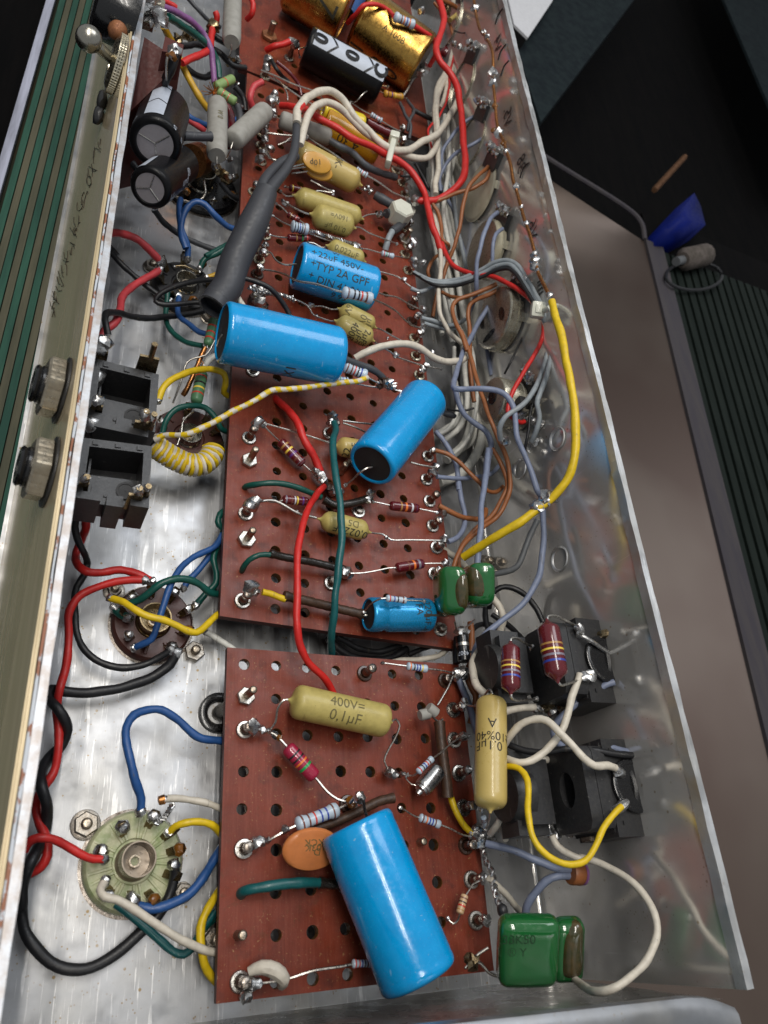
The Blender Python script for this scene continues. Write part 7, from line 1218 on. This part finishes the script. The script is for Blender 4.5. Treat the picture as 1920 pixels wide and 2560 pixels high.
U('I'); wire('white wire looping below the upright green pair to the mustard capacitor top', 'white', 50, [(440, 1020, 3.4), (490, 1080, 3.6), (515, 1160, 3.8), (480, 1260, 4), (390, 1330, 4.2), (325, 1420, 4.4), (320, 1520, 4.8), (350, 1600, 5.2), (420, 1660, 5.4), (460, 1670, 5.4)])
wire('white wire hanging straight beneath the smaller maroon resistor loop', 'white', 40, [(370, 1340, 2.6), (375, 1450, 2.6), (385, 1540, 2.8), (420, 1600, 3)]); wire('white wire passing under the upright green pair from the posts', 'white', 40, [(120, 700, 2.4), (200, 760, 2.2), (290, 840, 1.8), (350, 900, 1.6)])
U('L'); wire('yellow wire drooping in a deep loop from the mustard capacitor to the slotted jack', 'yellow', 44, [(500, 720, 6.4), (560, 715, 6.8), (620, 732, 7.2), (665, 800, 7.6), (678, 900, 7.8), (672, 1010, 8), (690, 1130, 8.1), (750, 1240, 8.2), (840, 1320, 8.3), (940, 1350, 8.4), (1040, 1325, 8.5), (1105, 1235, 8.6), (1160, 1120, 8.7), (1240, 1015, 8.8), (1280, 975, 8.8)])
GB = 'x'
wire('blue grey wire from the far jack lug bending behind the white arch', 'grey_blue', 44, [(1230, 170, 8.4), (1170, 190, 8.2), (1110, 235, 7.8), (1000, 295, 7.2), (900, 385, 6.8), (845, 470, 6.6), (845, 540, 6.6), (900, 590, 6.6)]); wire('pale blue stub above the black wire at the slotted jack lug', 'grey_blue', 40, [(1170, 600, 8), (1220, 592, 8.1), (1290, 610, 8.2), (1350, 625, 8.3)])
wire('black wire running from behind the mustard capacitor to the slotted jack lug', 'black_wire', 44, [(480, 540, 5.4), (560, 580, 6), (650, 612, 6.4), (780, 620, 7), (920, 605, 7.6), (1050, 605, 8), (1200, 625, 8.3), (1370, 645, 8.5)])
wire('blue grey wire leaving the solder cluster to the brown capped end', 'grey_blue', 52, [(400, 1215, 3.6), (500, 1240, 4), (620, 1280, 4.4), (740, 1330, 4.8), (840, 1372, 5), (950, 1382, 5.1)])
wire('blue grey wire returning from the brown capped end behind the printed green capacitor', 'grey_blue', 52, [(950, 1422, 5.0), (870, 1425, 4.9), (790, 1460, 4.6), (720, 1530, 4.2), (670, 1610, 3.8), (650, 1700, 3.4)])
t = T('crimp_cap', 'brown end cap with violet tip joining two blue grey wires', 'end cap', Q((985, 1408, 4.6))); a, b_ = Q((945, 1405, 5.1)), Q((1015, 1410, 5.1)); mb = MB(); mb.lathe(a, b_, [(0, .46), (.1, .5), (.9, .5), (1, .46)], 18); t.part('cap', mb, 'brown'); mb = MB(); mb.lathe(b_, b_+nrm(b_-a)*.2, [(0, .48), (.6, .48), (1, .36)], 18); t.part('tip', mb, 'violet')
wire('blue grey wire rising from the post behind the mustard capacitor', 'grey_blue', 44, [(225, 150, 3), (270, 260, 3), (310, 380, 3), (345, 500, 3)]); wire('brown wire running beside it behind the mustard capacitor', 'brown', 40, [(290, 60, 2.8), (305, 180, 2.8), (335, 260, 2.8), (300, 440, 2.4)])
U('L'); P1 = [Q(p) for p in [(375, 1230, 3.2), (400, 1320, 3.3), (440, 1400, 3.4), (455, 1480, 3.5)]]; U('N'); P1 += [Q(p) for p in [(478, 210, 3.8), (495, 270, 4.2), (515, 312, 4.5)]]; twist('thin dark twisted wire hanging from the solder cluster', P1, .10, turns=5, rr=.06)
t = T('diode', 'small black diode with silver ends standing by the upper right joint', 'diode', Q((255, 1330, 2.6))); U('I'); a, b_ = Q((245, 1270, 3.6)), Q((262, 1440, 3.6)); mb = MB(); mb.lathe(a, b_, [(0, .20), (.03, .33), (.97, .33), (1, .2)], 16); t.part('body', mb, 'black_gloss'); mb = MB(); mb.lathe(a, b_, [(.30, .335), (.30, .345), (.42, .345), (.42, .335)], 16, caps=False); t.part('band', mb, 'steel'); mb = MB(); mb.blob(Q((245, 1240, 3.5)), .32, .7); mb.blob(Q((275, 1370, 3.7)), .2, .5, sc3=(1.6, .6, .6)); t.part('solder_blob', mb, 'solder')
print_on(t, a, b_, .33, [('4007', .72, 0, .3, 'around', -1, 'white_print')])
wire('black wire arch beneath the blue grey bow, over the bright floor strip', 'black_wire', 38, [(420, 1090, 2.4), (440, 1000, 3), (500, 955, 3.4), (580, 960, 3.6), (660, 1010, 3.8), (730, 1100, 4), (770, 1180, 4)])
wire('dark wire crossing under the blue grey bow to the far jack', 'black_wire', 36, [(440, 1130, 2), (530, 1190, 2.4), (600, 1250, 3), (660, 1310, 3.8), (720, 1350, 4.4)]); wire('black wire curling around the white loop by the diode', 'black_wire', 40, [(400, 1060, 1.8), (400, 1160, 1.8), (430, 1250, 2), (490, 1320, 2.2), (560, 1360, 2.6)])
wire('black cable vertical beside the diode', 'black_wire', 44, [(215, 1280, 2.8), (205, 1360, 2.8), (210, 1450, 2.8)]); wire('thick black wire hooked into the tail of the far jack', 'black_wire', 44, [(350, 1470, 2.6), (380, 1400, 3), (430, 1380, 3.4), (490, 1380, 3.8)]); wire('blackened wire passing below the green capacitors', 'black_wire', 36, [(290, 1250, 2), (360, 1200, 1.6), (430, 1200, 1.6), (520, 1290, 2)])
wire('brown wire dropping below the left green capacitor to the near board', 'brown', 42, [(300, 1180, 2.8), (310, 1300, 2.8), (300, 1420, 2.8), (290, 1560, 2.8), (340, 1660, 2.8)])
hexnut(ch, Q((400, 800, 0)), .44, .3, .6, .22, washer=.56, nmat='nut_dull')
# ================= left floor, near half =================
U('G')
def lt(pts): return pts
wire('black wire twisting down from under the jack block and curving to the brown socket', 'black_wire', 46, [(500, 470, 3), (482, 560, 2.4), (500, 640, 2), (545, 730, 1.6), (565, 800, .9), (540, 880, .8), (495, 950, .7), (482, 1030, .7), (485, 1150, .7), (500, 1260, .7), (560, 1370, .8), (650, 1440, .9), (790, 1475, 1), (930, 1458, 1.1), (1030, 1410, 1.3), (1110, 1360, 1.6)])
wire('red wire twisting down from under the jack block to the brown socket', 'red', 54, [(555, 480, 2.6), (555, 560, 2.2), (530, 640, 1.2), (495, 720, 1), (500, 790, 1.3), (560, 850, 1.8), (660, 860, 1.6), (780, 845, 1.5), (880, 862, 1.6), (985, 915, 1.7)])
RP1 = [Q(p) for p in [(940, 910, 2.0), (850, 905, 2.0), (740, 918, 2.0), (620, 955, 2.0), (510, 1020, 1.9), (452, 1110, 1.8), (443, 1250, 1.6), (440, 1400, 1.5), (415, 1510, 1.4), (385, 1620, 1.6)]]; U('J'); RP1 += [Q(p) for p in [(368, 320, 1.3), (385, 480, 1.2), (378, 620, 1.3), (345, 760, 1.6), (270, 870, 1.5), (232, 980, 1.0), (250, 1080, 1.0), (300, 1190, 1.2), (305, 1290, 1.2), (260, 1370, 1.1), (200, 1410, 1), (140, 1430, 1)]]
wire('long red wire from the brown socket twisted with black down the left floor', 'red', 56, RP1)
U('G'); BP1 = [Q(p) for p in [(1140, 1380, 1.5), (1100, 1460, 1.2), (1000, 1535, 1), (850, 1590, 1), (700, 1625, 1), (560, 1638, 1), (420, 1635, 1)]]; U('J'); BP1 += [Q(p) for p in [(335, 225, 1.1), (320, 275, 1.3), (370, 340, 1.7), (425, 420, 1.5), (440, 480, 1.2), (400, 570, .8), (320, 660, .9), (270, 760, 1.4), (270, 850, 1.8), (300, 940, 1.7), (305, 1050, 1.1), (280, 1160, .9), (240, 1260, 1.5), (190, 1360, 1.8), (150, 1480, 1.4), (140, 1600, 1)]]; U('M'); BP1 += [Q(p) for p in [(92, 300, .7), (105, 380, .6), (150, 460, .6), (220, 530, .6), (310, 556, .6), (400, 545, .6), (500, 490, .6), (600, 405, .7), (680, 330, .8), (735, 240, .9), (755, 150, 1.1), (750, 105, 1.4)]]
wire('long black wire twisted with red, then looping round the near floor to the pale socket', 'black_wire', 48, BP1)
U('J'); wire('red wire from the wall across the twisted pair to the pale socket', 'red', 56, [(155, 1260, 1.8), (190, 1205, 2.0), (250, 1175, 2.1), (340, 1178, 2), (430, 1225, 1.8), (520, 1285, 1.7), (600, 1312, 1.6), (675, 1315, 1.5)])
wire('blue wire hooping high from the pale socket to under the near board', 'blue', 54, [(910, 1010, 1.6), (915, 930, 1.8), (875, 800, 2.2), (845, 680, 2.4), (820, 560, 2.4), (822, 460, 2.2), (870, 385, 2), (950, 352, 1.8), (1050, 352, 1.7), (1140, 400, 1.6), (1220, 475, 1.5), (1310, 535, 1.4), (1400, 550, 1.3), (1500, 552, 1.2)])
wire('loose white wire with bare copper end pointing at the pale socket', 'white', 46, [(1060, 928, 1.8), (1130, 925, 1.6), (1220, 930, 1.5), (1330, 950, 1.5), (1430, 985, 1.4), (1500, 1000, 1.3)])
mb = MB(); mb.lathe(Q((1025, 940, 1.8)), Q((1065, 928, 1.8)), [(0, .10), (.1, .18), (1, .2)], 10); solo('copper_end', 'bare copper tip of the loose white wire', 'wire end', mb, 'copper')
wire('yellow wire from the pale socket arching under the board edge', 'yellow', 50, [(1095, 1150, 1.6), (1130, 1105, 1.9), (1200, 1080, 2.1), (1290, 1075, 2.1), (1370, 1095, 2), (1430, 1150, 1.6), (1480, 1210, 1)])
twist('twisted tinned strands rising from the pale socket toward the white wire', [(1000, 1090, 1.3), (1050, 1060, 1.5), (1090, 1010, 1.7), (1120, 960, 1.9)], .08, turns=4, rr=.07)
U('M')
wire('blue wire sweeping from beneath the white wire under the near board edge', 'blue', 42, [(560, 268, 1.0), (600, 285, 1.2), (650, 297, 1.3), (720, 285, 1.4), (810, 240, 1.4), (880, 160, 1.3), (920, 90, 1.1), (960, 30, 1)])
wire('thick white wire stretching from the pale socket to under the near board', 'white', 36, [(455, 175, 1.5), (435, 215, 1.8), (455, 245, 2.0), (500, 255, 2.0), (580, 300, 2), (680, 370, 1.9), (780, 430, 1.8), (870, 470, 1.6), (960, 490, 1.4)])
wire('dark green wire under the thick white wire bending up at the board edge', 'teal', 36, [(500, 275, .9), (560, 320, 1), (620, 370, 1), (700, 440, 1), (745, 480, 1), (790, 492, 1), (830, 460, 1), (870, 390, .9), (930, 310, .8)])
wire('yellow wire bowing out beside the near board edge', 'yellow', 38, [(1000, 160, .9), (945, 225, 1.1), (895, 300, 1.3), (868, 380, 1.4), (868, 460, 1.4), (885, 540, 1.3), (930, 610, 1.1), (980, 640, 1)])
wire('green wire glimpsed beneath the bowed yellow wire', 'green', 30, [(860, 410, .6), (900, 365, .6), (950, 320, .6)])
# pale ceramic socket
U('J'); 
sk_ = socket('pale green ceramic valve socket with a shiny centre tube', (862, 1335, .35), 1.95, 'ceramic_green', [(72, 1, 1.0), (38, 1, .0), (12, .98, .9), (-22, .98, 0), (-62, .95, .9), (-92, .82, 1.1), (-130, .9, .8), (165, .82, 1), (118, .82, 1)], tube=(1.35, .66, 0), ribs=9, hub='pot_face', z0=.3, rot=.35)
hexnut(ch, Q((553, 1095, 0)), .50, .32, .52, .23, washer=.60, rot=.1, nmat='nut_dull'); hexnut(ch, Q((1180, 1535, 0)), .38, .3, .4, .2, washer=.42, rot=.4, nmat='nut_dull')
# brown socket
U('G'); socket('brown valve socket under crossing green, yellow and blue wires', (990, 1185, .3), 1.85, 'socket_brown', [(100, .95, .9), (60, .95, .8), (20, .97, .8), (-18, .98, .9), (-58, .98, 1), (-105, .85, 0), (-140, .9, .8), (175, .9, 0), (140, .9, .8)], tube=(.8, .72, 0), slots=9, hub='tag_bronze')
hexnut(ch, Q((738, 980, 0)), .34, .26, .5, .2, washer=.50, rot=.3, nmat='nut_dull'); hexnut(ch, Q((1255, 1378, 0)), .50, .3, .6, .22, rot=.25, nmat='nut_dull')
wire('green wire arching over the brown socket to the board edge', 'green', 48, [(830, 1062, 1.6), (900, 1035, 1.9), (970, 985, 2.3), (1050, 925, 2.6), (1140, 900, 2.7), (1230, 910, 2.6), (1310, 950, 2.3), (1360, 990, 2), (1420, 1000, 1.7)])
wire('yellow wire sagging across the brown socket to the board edge', 'yellow', 48, [(715, 1025, 2.2), (780, 1045, 2.5), (860, 1090, 2.8), (960, 1145, 2.9), (1070, 1170, 2.9), (1150, 1205, 2.8), (1210, 1235, 2.7), (1270, 1245, 2.6), (1330, 1210, 2.4), (1390, 1155, 2.1), (1440, 1110, 1.8)])
wire('blue wire diving from the board edge across the brown socket', 'blue', 44, [(1440, 610, 1.6), (1400, 690, 1.7), (1330, 725, 1.8), (1250, 755, 2), (1180, 820, 2.2), (1125, 900, 2.4), (1085, 990, 2.4), (1050, 1100, 2.3), (1015, 1210, 2.1), (980, 1290, 1.8), (920, 1325, 1.5), (870, 1345, 1.2)])
wire('second blue wire branching to the upper right lug of the brown socket', 'blue', 42, [(1430, 640, 1.3), (1380, 700, 1.3), (1340, 780, 1.3), (1280, 850, 1.3), (1220, 910, 1.3), (1190, 960, 1.2)])
wire('green wire hanging from the board edge down to the socket side lug', 'green', 44, [(1450, 560, 1.4), (1435, 640, 1.4), (1400, 700, 1.4), (1380, 780, 1.4), (1400, 860, 1.3), (1395, 930, 1.2), (1330, 1000, 1.1), (1270, 1070, 1.1)])
wire('green wire bulging out at the board edge above the blue pair', 'green', 42, [(1475, 440, 1.6), (1430, 480, 1.8), (1415, 530, 1.8), (1440, 570, 1.7), (1480, 560, 1.5)])
wire('dark green wire end curled at the left side of the brown socket', 'green', 56, [(745, 1095, .7), (780, 1130, .8), (830, 1150, .9)])
U('J'); t = T('grommet', 'black rubber grommet with a shiny steel pin beside the near board', 'grommet', Q((1410, 370, 0))); c = Q((1415, 370, .0)); mb = MB(); mb.lathe(c, c+np.array([0, 0, 1]), [(0.01, .95), (.18, .92), (.25, .75), (.2, .55), (.02, .5)], 28, absolute=True, caps=False); t.part('ring', mb, 'black_gloss'); mb = MB(); mb.lathe(c, c+np.array([.3, .05, 1.2]), [(0, .35), (.8, .33), (1, .2)], 16); t.part('pin', mb, 'steel')
U('M'); hexnut(ch, Q((925, 430, 0)), .5, .3, .6, .26, washer=.6, nmat='nut_dull')
